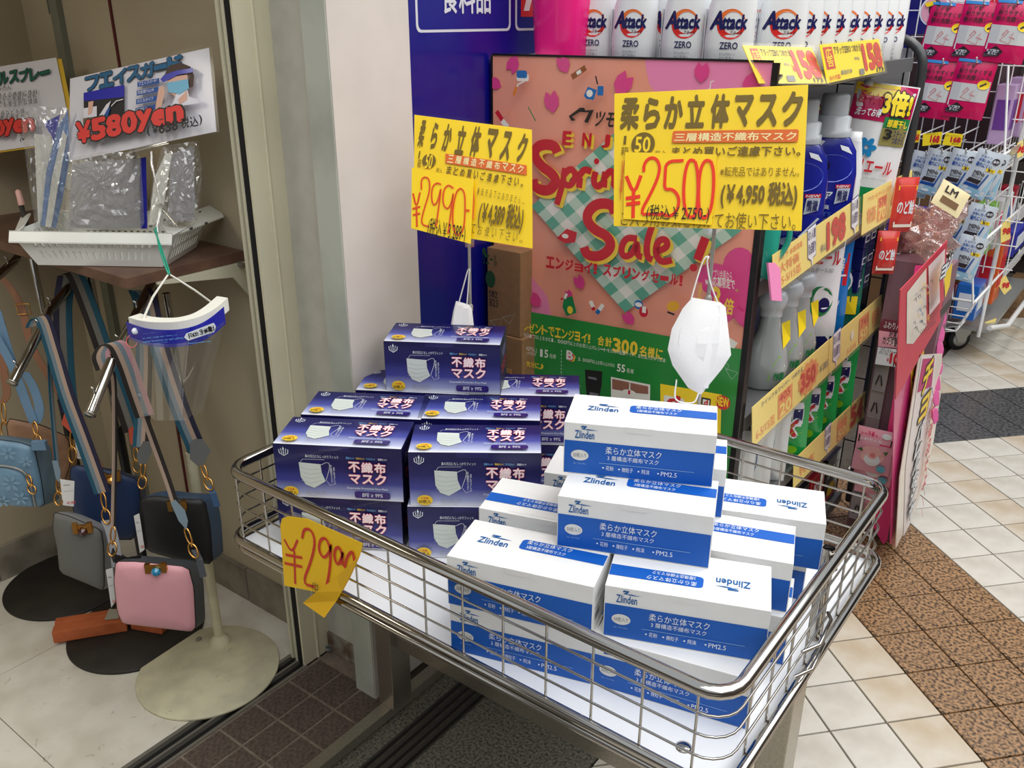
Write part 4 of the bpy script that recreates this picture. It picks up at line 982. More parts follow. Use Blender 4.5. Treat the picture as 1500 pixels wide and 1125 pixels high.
# --- price rails
yl = mat('tag_yellow', (255, 226, 40), .45); yl2 = mat('tag_pale_yellow', (248, 224, 130), .45); tred = mat('tag_red', (206, 34, 50), .45); torr = mat('tag_orange', (236, 150, 90), .5)
STRIP = clear('strip_clear', gloss=.0, rough=.2, haze=.05, hazecol=(250, 235, 190))
def rail(lbl, quad, fn, x=-.62, card=yl2, tilt=.12, dp=None):
    if dp: A, B, C_ = at(*quad[3], dp[0]), at(*quad[2], dp[1]), at(*quad[0], dp[0])
    else: A = atx(*quad[3], x); B = atx(*quad[2], x); C_ = atx(*quad[0], x)+V((-tilt*.09, 0, 0))
    s = Pr(A, B-A, C_-A, k=(1, 0, 0), step=.0003)
    t = thing('price_strip', lbl, 'price strip', A, group='price strips on the rack')
    W = (B-A).length; sh = s.c(quad[0]); H = sh[1]; sk = sh[0]
    q = [(0, 0), (W, 0), (W, H), (0, H)] if not dp else [(0, 0), (W, 0), (W, H), (min(sk*.25, 0), H)]
    mb = MB(); mb.prism([s.w(a, b, 0) for a, b in q], -s.n*.0012, card); mb.build('card', t)
    s.h = .0006; fn(s, W, H); s.build('strip_print', t)
    mb = MB(); mb.prism([s.w(a+(.004 if a > 0 else -.004), b+(.003 if b > 0 else -.005), .004) for a, b in q], -s.n*.0006, STRIP); mb.build('clear_holder', t)
    return t, s
tagw = mat('limit_tag_white', (236, 236, 244), .45); tagb = mat('limit_tag_violet', (60, 50, 120), .45)
def limit(s, W, H, x):  # small white tag: two per customer
    w_ = H*.62; c = [(x-w_/2, H*.28), (x-w_*.1, H*.16), (x, -H*.08), (x+w_*.12, H*.2), (x+w_/2, H*.24), (x+w_*.52, H*1.12), (x-w_*.5, H*1.08)]
    s.poly(c, tagb, True); cx, cy = x, H*.62; s.poly([(cx+(a-cx)*.92, cy+(b-cy)*.94) for a, b in c], tagw, True)
    s.text('お1人様', (x-w_*.42, H*.74), (x+w_*.42, H*1.0), tagb, .03, 0, True); s.text('②点限り', (x-w_*.42, H*.36), (x+w_*.42, H*.66), tagb, .03, 0, True)
def N(s, W, H, t, a, b, c, d, m, bo=.02): s.text(t, (a*W, b*H), (c*W, d*H), m, bo, 0, True)
def price(s, W, H, x, t, m=None, w_=.2): 
    s.text(t, (x*W, .16*H), ((x+w_)*W, .86*H), m or tred, .07, 0, True)
def f1(s, W, H):
    s.rect((.05*W, .55*H), (.16*W, .92*H), tred, 0, True); N(s, W, H, '広告', .06, .6, .15, .88, yl); N(s, W, H, 'アタックZERO つめかえ', .19, .72, .62, .92, BLACK); N(s, W, H, '800g', .46, .45, .54, .55, GREY)
    N(s, W, H, '￥', .56, .3, .62, .5, tred); price(s, W, H, .63, '158', w_=.34); N(s, W, H, '173', .82, .02, .96, .14, BLACK, .04); s.rect((.42*W, .04*H), (.54*W, .2*H), GREY, 0, True)
def f2(s, W, H):
    s.rect((.03*W, .34*H), (.16*W, .92*H), tred, 0, True); N(s, W, H, '広\n告', .05, .4, .14, .88, yl); N(s, W, H, 'アタックZERO つめかえ', .18, .70, .62, .92, BLACK); N(s, W, H, '800g', .48, .46, .56, .56, GREY)
    price(s, W, H, .64, '158', w_=.33); N(s, W, H, '173', .84, .02, .97, .14, BLACK, .04); N(s, W, H, '5/17迄', .04, .06, .2, .18, tred); N(s, W, H, '最強洗浄', .22, .14, .40, .26, GREY); s.rect((.52*W, .04*H), (.6*W, .2*H), GREY, 0, True)
def f3(s, W, H):
    N(s, W, H, 'レノア 本格消臭', .06, .72, .30, .88, torr); N(s, W, H, '5-5/15迄', .08, .1, .28, .34, torr); N(s, W, H, '大特価', .06, .40, .26, .66, torr); limit(s, W, H, .40*W); N(s, W, H, '税込', .50, .2, .56, .4, GREY); price(s, W, H, .58, '198', w_=.22); limit(s, W, H, .93*W)
def f4(s, W, H):
    N(s, W, H, 'アリエール サイエンスプラス', .08, .76, .6, .88, torr); s.rect((.28*W, .1*H), (.46*W, .72*H), torr, 0, True); N(s, W, H, '70', .30, .14, .44, .42, yl2, .04); N(s, W, H, '570', .30, .48, .44, .68, tred); price(s, W, H, .56, '498', torr, .32); N(s, W, H, '特価', .08, .2, .24, .6, torr)
def f5(s, W, H):
    N(s, W, H, '6-5/15迄', .04, .1, .26, .36, torr); N(s, W, H, 'クイックルワイパー つめかえ', .1, .8, .62, .92, GREY); s.rect((.30*W, .08*H), (.48*W, .72*H), torr, 0, True); N(s, W, H, '405', .31, .5, .45, .70, tred); N(s, W, H, '20', .32, .12, .46, .42, yl2, .04)
    c = [((.70+.15*math.cos(k*math.pi/12)*(1 if k % 2 else .86))*W, (.48+.46*math.sin(k*math.pi/12)*(1 if k % 2 else .82))*H) for k in range(24)]; s.poly(c, torr, True); s.text('350', (.59*W, .26*H), (.79*W, .70*H), tred, .07, 0, True); N(s, W, H, '￥385', .86, .3, .98, .5, GREY)
def f6(s, W, H):
    limit(s, W, H, .10*W); N(s, W, H, '5-5/15', .26, .08, .40, .24, torr); s.ell((.33*W, .56*H), .012, .014, mat('white_heart', (240, 238, 225), .5), raw=True); s.rect((.44*W, .08*H), (.60*W, .86*H), torr, 0, True); N(s, W, H, '50', .46, .12, .58, .44, yl2, .04); N(s, W, H, '741', .46, .54, .58, .78, tred); N(s, W, H, '特価', .66, .2, .92, .72, torr, .04)
def f7(s, W, H):
    N(s, W, H, '特売', .06, .2, .22, .6, torr); limit(s, W, H, .38*W); s.rect((.50*W, .08*H), (.62*W, .8*H), torr, 0, True); N(s, W, H, '50', .51, .14, .61, .46, yl2, .04); price(s, W, H, .68, '54', w_=.16); N(s, W, H, '税込59', .86, .2, .97, .42, GREY); N(s, W, H, 'ワイドハイター つめかえ', .5, .84, .95, .94, GREY)
rail('yellow shelf card reading 158 beside the pink corner of the poster', [(1078, 66), (1204, 65), (1210, 122), (1112, 122)], f1, card=yl, dp=(1.60, 1.70))
rail('yellow shelf card reading 158 at the right end of the top shelf', [(1205, 65), (1294, 47), (1296, 104), (1212, 122)], f2, card=yl, dp=(1.70, 2.05))
rail('pale yellow price strip of the second shelf with a pink clip at its near end', [(1127, 377), (1256, 290), (1258, 338), (1133, 432)], f3)
rail('pale yellow price strip at the far end of the second shelf, under the white pouch', [(1258, 289), (1334, 262), (1333, 301), (1262, 345)], f4, x=-.619)
rail('lower left pale yellow price strip reading 350 beside the poster frame', [(1095, 603), (1207, 505), (1213, 549), (1102, 656)], f5)
rail('pale yellow price strip in the middle of the rack above the green pouches', [(1208, 504), (1297, 421), (1303, 464), (1214, 548)], f6, x=-.618)
rail('bright yellow edged price strip of the lowest shelf near the chrome wagon rail', [(1150, 686), (1272, 558), (1277, 598), (1162, 716)], f7, x=-.62)
# pink end clip
pc_ = thing('strip_clip', 'pink plastic clip closing the near end of the second shelf strip', 'clip', atx(1135, 410, -.615))
s = Pr(atx(1130, 440, -.612), (0, 1, 0), (-.15, 0, 1), k=(3.308, 1080, 360)); mb = MB()
mb.prism([s.w(*s.c(p), 0) for p in ((150, 82), (182, 82), (208, 110), (217, 268), (168, 265))], -s.n*.004, mat('pink_clip', (250, 150, 200), .4)); mb.build('clip_body', pc_)
# --- shelf 1: blue softener bottles etc.
bpl = mat('deep_blue_bottle', (22, 34, 150), .2, coat=.6); gcap = mat('grey_clear_cap', (190, 196, 202), .25, coat=.4); bdk = mat('blue_recess', (34, 84, 214), .15, coat=.8)
def lenoa():
    t = thing('softener_bottle', '', 'bottle', group='deep blue softener bottles')
    secs = [(0, .036, .026, 0), (.005, .042, .030, 0), (.06, .045, .032, 0), (.14, .045, .032, 0), (.19, .040, .030, 0), (.215, .030, .026, 0), (.222, .026, .024, 0)]
    mb = MB(); loft(mb, secs, bpl, p=2.3); bd_ = mb.build('bottle_body', t)
    mb = MB(); mb.lathe([(.029, 0), (.029, .016), (.026, .018), (.027, .04), (.023, .044)], (0, 0, .22), gcap, 24); mb.build('pour_collar', t)
    mb = MB(); mb.lathe([(.021, .0), (.0205, .042), (.018, .047), (0, .048)], (0, 0, .262), gcap, 24); mb.build('cap', t)
    s = Pr((0, 0, 0), (1, 0, 0), (0, 0, 1), curve=facemap(secs, 2.3), step=.0004)
    s.ell((.004, .155), .032, .030, bdk, 26, True); s.ell((-.008, .16), .009, .014, mat('recess_dark', (6, 14, 70), .1, coat=.8), 16, True)
    s.poly([(-.03, .20), (-.02, .215), (-.01, .212), (-.018, .198)], whp, True); s.poly([(.012, .205), (.025, .20), (.032, .185), (.015, .195)], whp, True)
    s.text('レノア', (-.036, .085), (.010, .105), whp, .02, 0, True); s.text('本格消臭', (-.034, .066), (.008, .076), whp, 0, 0, True); s.text('SPORTS', (-.036, .050), (.012, .060), mat('mid_blue_print', (60, 110, 200), .4), 0, 0, True)
    s.text('フレッシュシトラスブルーの香り', (-.034, .042), (.014, .046), whp, 0, 0, True)
    s.poly([(.014, .078), (.034, .086), (.036, .118), (.016, .112)], mat('badge_grey', (190, 200, 215), .4), True); s.text('最強\n消臭', (.017, .085), (.033, .108), NAVY, .02, 0, True); s.rect((.013, .113), (.036, .121), tred, 0, True); s.text('NEW', (.015, .1145), (.034, .1195), whp, .02, 0, True)
    s.ell((.0, .02), .016, .010, mat('bear_grey', (120, 140, 160), .4), 16, True); s.stroke([(.012, .03), (.036, .07)], .004, whp, True)
    s.build('front_print', bd_); return t
pl_ = lenoa()
put(pl_, -.715, 2.02, .979, 26, sc=(1.6, 1.2, 1.08), lbl= 'nearer deep blue softener bottle with a grey cap on the second shelf')
put(copy_tree(pl_), -.70, 2.185, .979, 26, sc=(1.55, 1.2, 1.08), lbl= 'farther deep blue softener bottle, just behind its twin')
put(copy_tree(pl_), -.745, 1.855, .979, 26, sc=(1.5, 1.2, 1.08), lbl= 'deep blue softener bottle behind the large yellow board, near the poster frame')
bt = thing('detergent_bottle', 'white and blue detergent bottle between the blue pair and the white pouch', 'bottle')
secs = [(0, .03, .024, 0), (.005, .036, .028, 0), (.08, .040, .03, 0), (.15, .034, .028, .004), (.20, .022, .02, .01), (.215, .02, .02, .01)]
mb = MB(); loft(mb, secs, wpl); mb.build('bottle_body', bt); s = Pr((0, 0, 0), (1, 0, 0), (0, 0, 1), curve=facemap(secs), step=.0004)
s.poly([(-.034, .01), (.034, .01), (.036, .12), (.02, .11), (0, .09), (-.02, .06), (-.036, .05)], bdk, True); s.poly([(.004, .03), (.014, .024), (.024, .03), (.024, .045), (.014, .052), (.004, .045)], mat('mint_badge', (60, 170, 150), .4), True); s.build('front_print', bt)
mb = MB(); mb.lathe([(.02, 0), (.02, .02), (0, .022)], (.01, 0, .214), wpl, 16); mb.build('cap', bt); put(bt, -.705, 2.32, .979, 30, sc=(1.25, 1.2, 1.0))
# --- generic refill pouch
def pouch(lbl, W_, H_, deco, m, grp=None, name='refill_pouch', cat='pouch', th=.012, bulge=.016, gusset=.8):
    t = thing(name, lbl, cat, group=grp)
    P = [(-W_/2*.98, 0), (-W_*.25, -.0), (0, -.0), (W_*.25, 0), (W_/2*.98, 0), (W_/2, H_*.25), (W_/2*.97, H_*.5), (W_/2*.97, H_*.75), (W_/2, H_), (W_*.25, H_*1.0), (0, H_), (-W_*.25, H_), (-W_/2, H_), (-W_/2*.97, H_*.75), (-W_/2*.97, H_*.5), (-W_/2, H_*.25)]
    mb = MB(); mb.pillow([V((x, 0, z)) for x, z in P], (0, -1, 0), .001, bulge, m, rings=((1, 0), (.93, .12), (.8, .5), (.5, .92))); bd_ = mb.build('pouch_body', t)
    def cv(x, z, h):
        u, w_ = abs(x)/(W_/2), abs(z-H_/2)/(H_/2); k = max(u, w_)
        hgt = (0 if k >= 1 else .12*(1-k)/.07 if k > .93 else .12+.38*(.93-k)/.13 if k > .8 else .5+.42*(.8-k)/.3 if k > .5 else .92+.08*(.5-k)/.5)*bulge
        return V((x, -hgt-h-.0012, z))
    s = Pr((0, 0, 0), (1, 0, 0), (0, 0, 1), curve=cv, step=.0004); deco(s, W_, H_); s.build('pouch_print', bd_)
    return t
arw = mat('pouch_white', (236, 238, 240), .25, coat=.5); arm = mat('pouch_magenta', (196, 20, 90), .25, coat=.5); arg = mat('pouch_green', (20, 150, 84), .25, coat=.5); aryl = mat('pouch_yellow', (250, 220, 40), .3, coat=.4)
def grid(s, x0, y0, x1, y1, m, n=5):  # flexible panel split so that it follows the bulge
    for i in range(n):
        for j in range(n):
            h = s.h; s.rect((x0+(x1-x0)*i/n, y0+(y1-y0)*j/n), (x0+(x1-x0)*(i+1)/n, y0+(y1-y0)*(j+1)/n), m, 0, True); s.h = h
    s.up()
def dariel(s, W_, H_):
    grid(s, -W_*.47, H_*.72, W_*.47, H_*.99, arm); grid(s, -W_*.47, H_*.90, W_*.2, H_*.99, aryl, 3); grid(s, -W_*.45, .004, W_*.45, H_*.22, arg); grid(s, .05*W_, H_*.55, W_*.46, H_*.72, mat('badge_olive', (150, 140, 80), .4), 3)
    grid(s, .05*W_, H_*.68, W_*.46, H_*.76, GREEN, 2)
    for k in range(6):
        t = k*math.pi/3; s.ell((-W_*.12+.014*math.cos(t), H_*.52+.014*math.sin(t)), .010, .007, mat('flower_blue', (20, 130, 190), .35), 10, True, rot=t)
    s.text('アリエール', (-W_*.36, H_*.33), (W_*.36, H_*.43), tred, .03, 0, True); s.text('リビングドライ イオンパワージェル', (-W_*.36, H_*.28), (W_*.3, H_*.30), GREY, 0, 0, True)
    s.text('超ジャンボ', (-W_*.42, H_*.84), (-W_*.02, H_*.93), tred, .02, .2, True); s.text('3倍!', (-W_*.02, H_*.78), (W_*.40, H_*.95), aryl, .06, 0, True, outline=BLACK)
    s.text('洗ってお得', (-W_*.42, H_*.75), (-W_*.04, H_*.81), whp, .03, .2, True); s.text('部屋干し', (W_*.10, H_*.69), (W_*.42, H_*.745), YEL, .03, 0, True); s.text('3', (W_*.09, H_*.60), (W_*.2, H_*.67), BLACK, .04, 0, True); s.text('ステップ\nつめかえ', (W_*.22, H_*.57), (W_*.43, H_*.67), NAVY, .02, 0, True)
ap = pouch('large white, magenta and green detergent pouch under the black hoop corner', .15, .30, dariel, arw)
put(ap, -.70, 2.47, .985, 30, tilt=-.05, sc=1.12); ap.rotation_euler = (-.05, .12, math.radians(32)); MB().lathe([(.010, 0), (.010, .014), (0, .015)], (-.045, -.006, .29), wpl, 14).build('spout_cap', ap)
def d8(s, W_, H_):
    grid(s, -W_*.46, H_*.55, W_*.46, H_*.98, aryl, 3); s.text('8', (-W_*.1, H_*.5), (W_*.3, H_*.78), YEL, .08, 0, True, outline=NAVY); s.text('サイズ', (-W_*.2, H_*.82), (W_*.4, H_*.93), BLACK, .02, .1, True)
put(pouch('magenta pouch with a yellow top and a big figure behind the blue softener bottles', .10, .29, d8, arm), -.80, 2.30, .985, 26)
tl_ = thing('trigger_bottle', 'teal plastic bottle with a curved handle just right of the large yellow board', 'bottle'); mb = MB(); loft(mb, [(0, .03, .022, 0), (.1, .034, .026, 0), (.14, .02, .016, 0), (.17, .014, .014, 0)], mat('teal_plastic', (40, 160, 140), .2, coat=.5)); mb.build('bottle_body', tl_)
mb = MB(); mb.tube(bez([(.02, 0, .13), (.045, 0, .12), (.05, 0, .08), (.034, 0, .04)], 4), .006, MATS['teal_plastic'], 8); mb.build('handle', tl_); put(tl_, -.665, 1.735, .979, 20)
# dark boxes at the back of shelf 2 seen through the hoop
nvb = mat('navy_pack', (20, 24, 100), .35, coat=.3)
for k in range(6):
    t = thing('small_box', ('lower left', 'lower right', 'middle left', 'middle right', 'upper left', 'upper right')[k]+' navy packet of the dark block beside the far hoop post', 'box', (-.70, 2.40, .674+.045*k), 'navy packets beside the far hoop post')
    x, y, z = -.69, 2.47+.052*(k % 2), .674+.062*(k//2)
    mb = MB(); mb.span((x-.035, y-.024, z+.10), (x+.035, y+.024, z+.16), nvb); mb.build('packet', t, bevel=.001)
    mb = MB(); mb.span((x+.0352, y-.018, z+.115), (x+.0358, y+.018, z+.135), whp); mb.span((x+.0358, y-.014, z+.119), (x+.0362, y+.014, z+.131), nvb); mb.build('packet_label', t)
# --- shelf 2 (z .672): spray bottles and pouches
spl = mat('grey_satin_bottle', (176, 182, 182), .22, .2, coat=.5); lime = mat('lime_label', (140, 210, 40), .3); tealp = mat('teal_print', (40, 150, 150), .4)
def spray():
    t = thing('spray_bottle', '', 'bottle', group='grey spray bottles on the third shelf')
    secs = [(0, .030, .024, 0), (.006, .034, .028, 0), (.06, .036, .03, 0), (.11, .030, .026, .0), (.15, .018, .017, 0), (.19, .015, .015, 0)]
    mb = MB(); loft(mb, secs, spl, p=2.2); bd_ = mb.build('bottle_body', t)
    mb = MB(); mb.lathe([(.018, 0), (.018, .018), (.022, .024), (.024, .045), (.02, .062), (.009, .070), (0, .071)], (0, 0, .188), MATS['grey_clear_cap'], 20, sy=.8, X=(1, 0, 0)); mb.build('cap', t)
    s = Pr((0, 0, 0), (1, 0, 0), (0, 0, 1), curve=facemap(secs, 2.2), step=.0004); s.poly([(.002, .03), (.030, .012), (.030, .10), (.018, .095), (.008, .07)], lime, True); s.poly([(.012, .035), (.028, .02), (.028, .07)], whp, True); s.text('除菌', (.012, .03), (.028, .05), GREEN, .03, 0, True)
    s.poly([(.022, .11), (.034, .13), (.030, .18), (.018, .17)], aryl, True); s.build('label', bd_)
    return t
sp = spray()
for i, (x, y, dg, lb) in enumerate(((-.73, 1.765, 10, 'nearest grey spray bottle, right beside the poster frame'), (-.69, 1.90, 30, 'second grey spray bottle from the poster, lime label at its side'), (-.69, 2.00, 30, 'third and tallest looking grey spray bottle under the pink clip strip'), (-.69, 2.09, 40, 'last grey spray bottle, next to the white pouches'))):
    o = sp if i == 0 else copy_tree(sp); put(o, x, y, .673, dg, lb, sc=(1.45, 1.3, .92))
def dgel(s, W_, H_):
    s.text('アリエール', (-W_*.4, H_*.76), (W_*.42, H_*.88), tred, .03, 0, True); s.ell((.01, H_*.45), .028, .032, GREEN, 20, True); s.ell((.018, H_*.48), .02, .024, arw, 20, True); s.ell((.02, H_*.42), .012, .016, snv, 16, True); s.text('ジェルボール3D', (-W_*.3, H_*.70), (W_*.3, H_*.74), GREY, 0, 0, True); grid(s, -W_*.45, .003, W_*.45, H_*.14, snv, 3)
def dboost(s, W_, H_):
    grid(s, -W_*.42, H_*.5, W_*.42, H_*.80, tred, 3); s.text('汚れ分解\nブースター', (-W_*.38, H_*.54), (W_*.38, H_*.76), whp, .02, 0, True); s.text('抗菌\nスポーツ', (-W_*.3, H_*.28), (W_*.3, H_*.46), whp, .02, 0, True)
def dgrn(s, W_, H_):
    s.ell((0, H_*.45), .026, .030, whp, 18, True); s.ell((.004, H_*.44), .018, .020, tealp, 18, True); s.text('さらさ', (-W_*.3, H_*.75), (W_*.3, H_*.85), tred, .02, 0, True); s.rect((W_*.1, H_*.12), (W_*.4, H_*.3), aryl, 0, True)
put(pouch('white detergent pouch with red lettering and a green and navy swirl on the third shelf', .105, .245, dgel, arw), -.69, 2.19, .676, 30, tilt=-.06, sc=1.22)
put(pouch('bright blue booster pouch with a crimson panel on the third shelf', .10, .25, dboost, mat('pouch_blue', (20, 120, 200), .22, coat=.6)), -.70, 2.32, .676, 28, tilt=-.06, sc=1.15)
put(pouch('dark green pouch with a round white emblem at the far end of the third shelf', .11, .255, dgrn, mat('pouch_dark_green', (16, 110, 90), .22, coat=.6)), -.70, 2.44, .676, 26, tilt=-.08, sc=1.12)
# --- shelf 3 (z .39)
sgrn = mat('bright_green_pouch', (28, 168, 84), .25, coat=.5)
def dhai(s, W_, H_):
    s.text('ド\nハ\nイ\nタ\nー', (-W_*.32, H_*.50), (-W_*.02, H_*.95), snv, .05, 0, True, outline=whp, ow=.08) if False else None
    for i, ch in enumerate('ワイド'): s.text(ch, (-W_*.30+i*W_*.2, H_*.72-i*.004), (-W_*.13+i*W_*.2, H_*.86-i*.004), snv, .04, 0, True, outline=whp, ow=.08)
    for i, ch in enumerate('ハイター'): s.text(ch, (-W_*.36+i*W_*.18, H_*.55), (-W_*.20+i*W_*.18, H_*.69 if ch != 'ー' else H_*.63), snv, .04, 0, True, outline=whp, ow=.08)
    s.text('EX', (-W_*.2, H_*.36), (W_*.25, H_*.52), tred, .06, .1, True, outline=whp, ow=.08); s.ell((W_*.2, H_*.2), .012, .012, lime, 14, True); s.text('液体 粉末', (-W_*.35, H_*.1), (W_*.0, H_*.16), whp, .02, 0, True)
    for k in range(8): t = math.pi*(.15+.7*k/7); s.stroke([(.02*math.cos(t), H_*.3+.02*math.sin(t)), (.045*math.cos(t), H_*.3+.05*math.sin(t))], .0012, lime, True)
hp = pouch('', .11, .235, dhai, sgrn, grp='bright green bleach pouches')
for i, (x, y, dg, lb) in enumerate(((-.69, 2.07, 30, 'nearest bright green bleach pouch, half behind the lower price strip'), (-.69, 2.19, 30, 'second bright green bleach pouch, its red letters in full view'), (-.69, 2.30, 28, 'third bright green bleach pouch in the row'), (-.69, 2.44, 24, 'farthest and highest looking green bleach pouch, under the middle strip end'))):
    o = hp if i == 0 else copy_tree(hp); put(o, x, y, .393, dg, lb, tilt=-.06, sc=(1.28, 1.1, 1.06))
wp_ = mat('silver_white_pack', (214, 218, 220), .22, .15, coat=.5)
def dwipe(s, W_, H_): s.ell((0, H_*.5), .018, .05, mat('steel_blue_print', (90, 120, 150), .3), 18, True); s.ell((.002, H_*.5), .013, .042, whp, 18, True); s.rect((-W_*.3, H_*.7), (-W_*.02, H_*.9), BLACK, 0, True); s.rect((-W_*.28, H_*.75), (-W_*.05, H_*.86), GREY, 0, True)
wpk = pouch('', .10, .20, dwipe, wp_, grp='silvery wipe packs on the fourth shelf', name='wipe_pack', cat='pack')
for i, (x, y, lb) in enumerate(((-.69, 1.75, 'nearest silvery wipe pack, low beside the green poster edge'), (-.69, 1.86, 'middle silvery wipe pack behind the wagon back rail'), (-.69, 1.965, 'silvery wipe pack next to the green pouches'))):
    o = wpk if i == 0 else copy_tree(wpk); put(o, x, y, .393, 26, lb, sc=(1.15, 1.1, 1.1))
# --- lowest shelf: dark dish-soap boxes
for k in range(5):
    t = thing('soap_box', ('black', 'dark red', 'black', 'dark red', 'black')[k]+' soap box on the bottom shelf, '+('nearest', 'second', 'third', 'fourth', 'farthest')[k]+' along its front edge', 'box', (-.69, 1.95+.14*k, .08))
    m = mat('soap_black', (26, 22, 24), .3, coat=.4) if k % 2 == 0 else mat('soap_red', (170, 20, 30), .3, coat=.4)
    y = 1.95+.14*k; mb = MB(); mb.span((-.74, y-.06, .0805), (-.66, y+.06, .25), m); mb.build('carton', t, bevel=.001)
    s = Pr((-.66, y-.06, .0805), (0, 1, 0), (0, 0, 1)); s.text('JOY', (.02, .10), (.10, .135), whp, .05, .2, True); s.ell((.06, .05), .03, .025, (aryl, lime)[k % 2], 16, True); s.rect((.01, .02), (.11, .03), tred, 0, True); s.build('carton_print', t)
# ================================================================= PINK CANDY DISPLAY at the rack's far end
hot = mat('hot_pink_board', (255, 70, 150), .4)
dt = thing('promo_display', 'narrow promotional floor display with a hot pink edge and candy clip strip', 'display stand', (-.49, 2.6, 0))
mb = MB(); mb.span((-.60, 2.53, .005), (-.45, 2.64, .86), mat('display_core', (128, 96, 106), .6)); mb.build('core', dt)
mb = MB(); q = [onpl(*p, (0, 2.5, 0), V((0, 1, 0))) for p in ((1302, 428), (1324, 420), (1301, 800), (1290, 806))]
mb.prism([(-.530, 2.5, .86), (-.492, 2.5, .87), (-.470, 2.5, .02), (-.478, 2.5, .004), (-.520, 2.5, .06)], (0, .006, 0), hot); mb.build('pink_edge_board', dt)
stp_ = mat('clip_strip_clear', (150, 145, 150), .25, .1, coat=.5)
mb = MB(); mb.prism([(-.586, 2.498, .66), (-.548, 2.498, .66), (-.552, 2.498, .06), (-.59, 2.498, .06)], (0, .001, 0), stp_); mb.build('clip_strip', dt)
for k in range(7):
    z = .62-.085*k; mb = MB(); mb.tube([(-.577, 2.496, z-.03), (-.571, 2.493, z), (-.566, 2.493, z), (-.560, 2.496, z-.03)], .0018, BLKM, 5); mb.span((-.585, 2.494, z-.048), (-.549, 2.497, z-.044), CLEAR if False else stp_); mb.build('clip_hook', dt)
def tile_sheet(name, quad, k, fn, m, lbl=None, x=None, plane=None, off=(.0008)):
    O = plane[0]; s = Pr(O, plane[1], plane[2], k=(1, 0, 0), step=.0005)
    q = [s.c(p) for p in quad]; mb = MB(); mb.prism([s.w(a, b, 0) for a, b in q], -s.n*.002, m)
    o = mb.build(name, dt, label=lbl); s.k = k; s.h = .001; fn(s); s.build(name.replace('sheet', 'print'), dt); return o
k3 = (3.877, 1270, 230); k4_ = (3.1235, 1230, 460)
pmg = mat('promo_magenta', (208, 40, 120), .35, coat=.4); pcr = mat('promo_cream', (236, 226, 214), .4, coat=.3); pred = mat('promo_red', (206, 60, 80), .4); pol = mat('promo_outline', (50, 40, 46), .4); pye = mat('promo_yellow', (250, 214, 50), .4)
def gl(s, ch, x, y, w_, h_, m, b=.04, **k):
    c = s.c((x, y)); s.text(ch, (c[0]-w_/2, c[1]-h_/2), (c[0]+w_/2, c[1]+h_/2), m, b, 0, True, **k)
def up1(s):
    s.poly([(225, 770), (335, 630), (335, 960), (260, 1060), (222, 1060)], pcr); s.poly([(345, 620), (440, 520), (430, 800), (350, 900)], mat('promo_pale', (240, 220, 220), .4))
    random.seed(5)
    for k in range(34):
        x = random.uniform(232, 325); y = random.uniform(760, 1000)-(x-230)*.9+20
        s.stroke([(x-8, y), (x+3, y-14), (x+8, y+6)], .0022, (pye, pol, mat('promo_blue', (90, 120, 160), .4), pcr, pol)[k % 5])
    for k in range(9): s.stroke([(250+9*k, 980-8*k), (262+9*k, 1005-9*k)], .002, pol)
    s.poly([(350, 700), (372, 660), (380, 800), (356, 830)], pred); s.poly([(375, 660), (425, 590), (410, 720), (385, 790)], pye)
    gl(s, 'ジ', 405, 590, .05, .035, whp, outline=pol); gl(s, 'ョ', 370, 640, .05, .03, whp, outline=pol); s.poly([(350, 860), (420, 780), (415, 830), (352, 905)], pol)
tile_sheet('poster_sheet', [(1319, 425), (1388, 352), (1378, 470), (1312, 585)], k3, up1, pred, 'upper red and cream promo sheet', plane=(V((-.425, 2.5, 0)), V((0, 1, 0)), V((0, 0, 1))))
def lo1(s):
    s.poly([(325, 260), (385, 150), (375, 330), (320, 470)], pye); gl(s, 'も', 350, 270, .07, .07, tred, outline=pol); gl(s, 'キ', 342, 380, .07, .07, tred, outline=pol)
    for k in range(7): s.stroke([(290-6*k*.3, 500+60*k), (300, 540+60*k)], .006, (tred, pol, pye)[k % 3])
tile_sheet('poster_sheet', [(1312, 540), (1352, 480), (1330, 700), (1312, 800), (1304, 796)], k4_, lo1, pmg, 'lower magenta sheet with yellow figures', plane=(V((-.437, 2.5, 0)), V((0, 1, 0)), V((0, 0, 1))))
def lo2(s):
    s.poly([(372, 195), (440, 190), (425, 400), (360, 760), (320, 960), (290, 1020), (300, 700), (345, 380)], mat('promo_offwhite', (232, 222, 220), .4))
    s.poly([(378, 205), (432, 200), (418, 330), (352, 360)], pmg); gl(s, 'チ', 398, 285, .085, .085, pye, outline=pol); gl(s, 'ョ', 382, 425, .08, .07, pye, outline=pol)
    for i, ch in enumerate('バレルなシャ'): gl(s, ch, 362-i*9, 535+i*72, .06, .055, whp, outline=pol)
    for i, ch in enumerate('特価品だよ'): gl(s, ch, 410-i*9, 450+i*78, .045, .05, tred, .03)
    for k in range(12): s.stroke([(405-5*k, 330+50*k), (412-5*k, 372+50*k)], .003, (pol, pred, pmg)[k % 3])
tile_sheet('poster_sheet', [(1347, 520), (1380, 518), (1379, 572), (1367, 650), (1358, 690), (1343, 742), (1312, 804), (1318, 700)], k4_, lo2, pcr, 'outer cream and magenta sheet with black outlined lettering', plane=(V((-.425, 2.5, 0)), V((0, 1, 0)), V((0, 0, 1))))
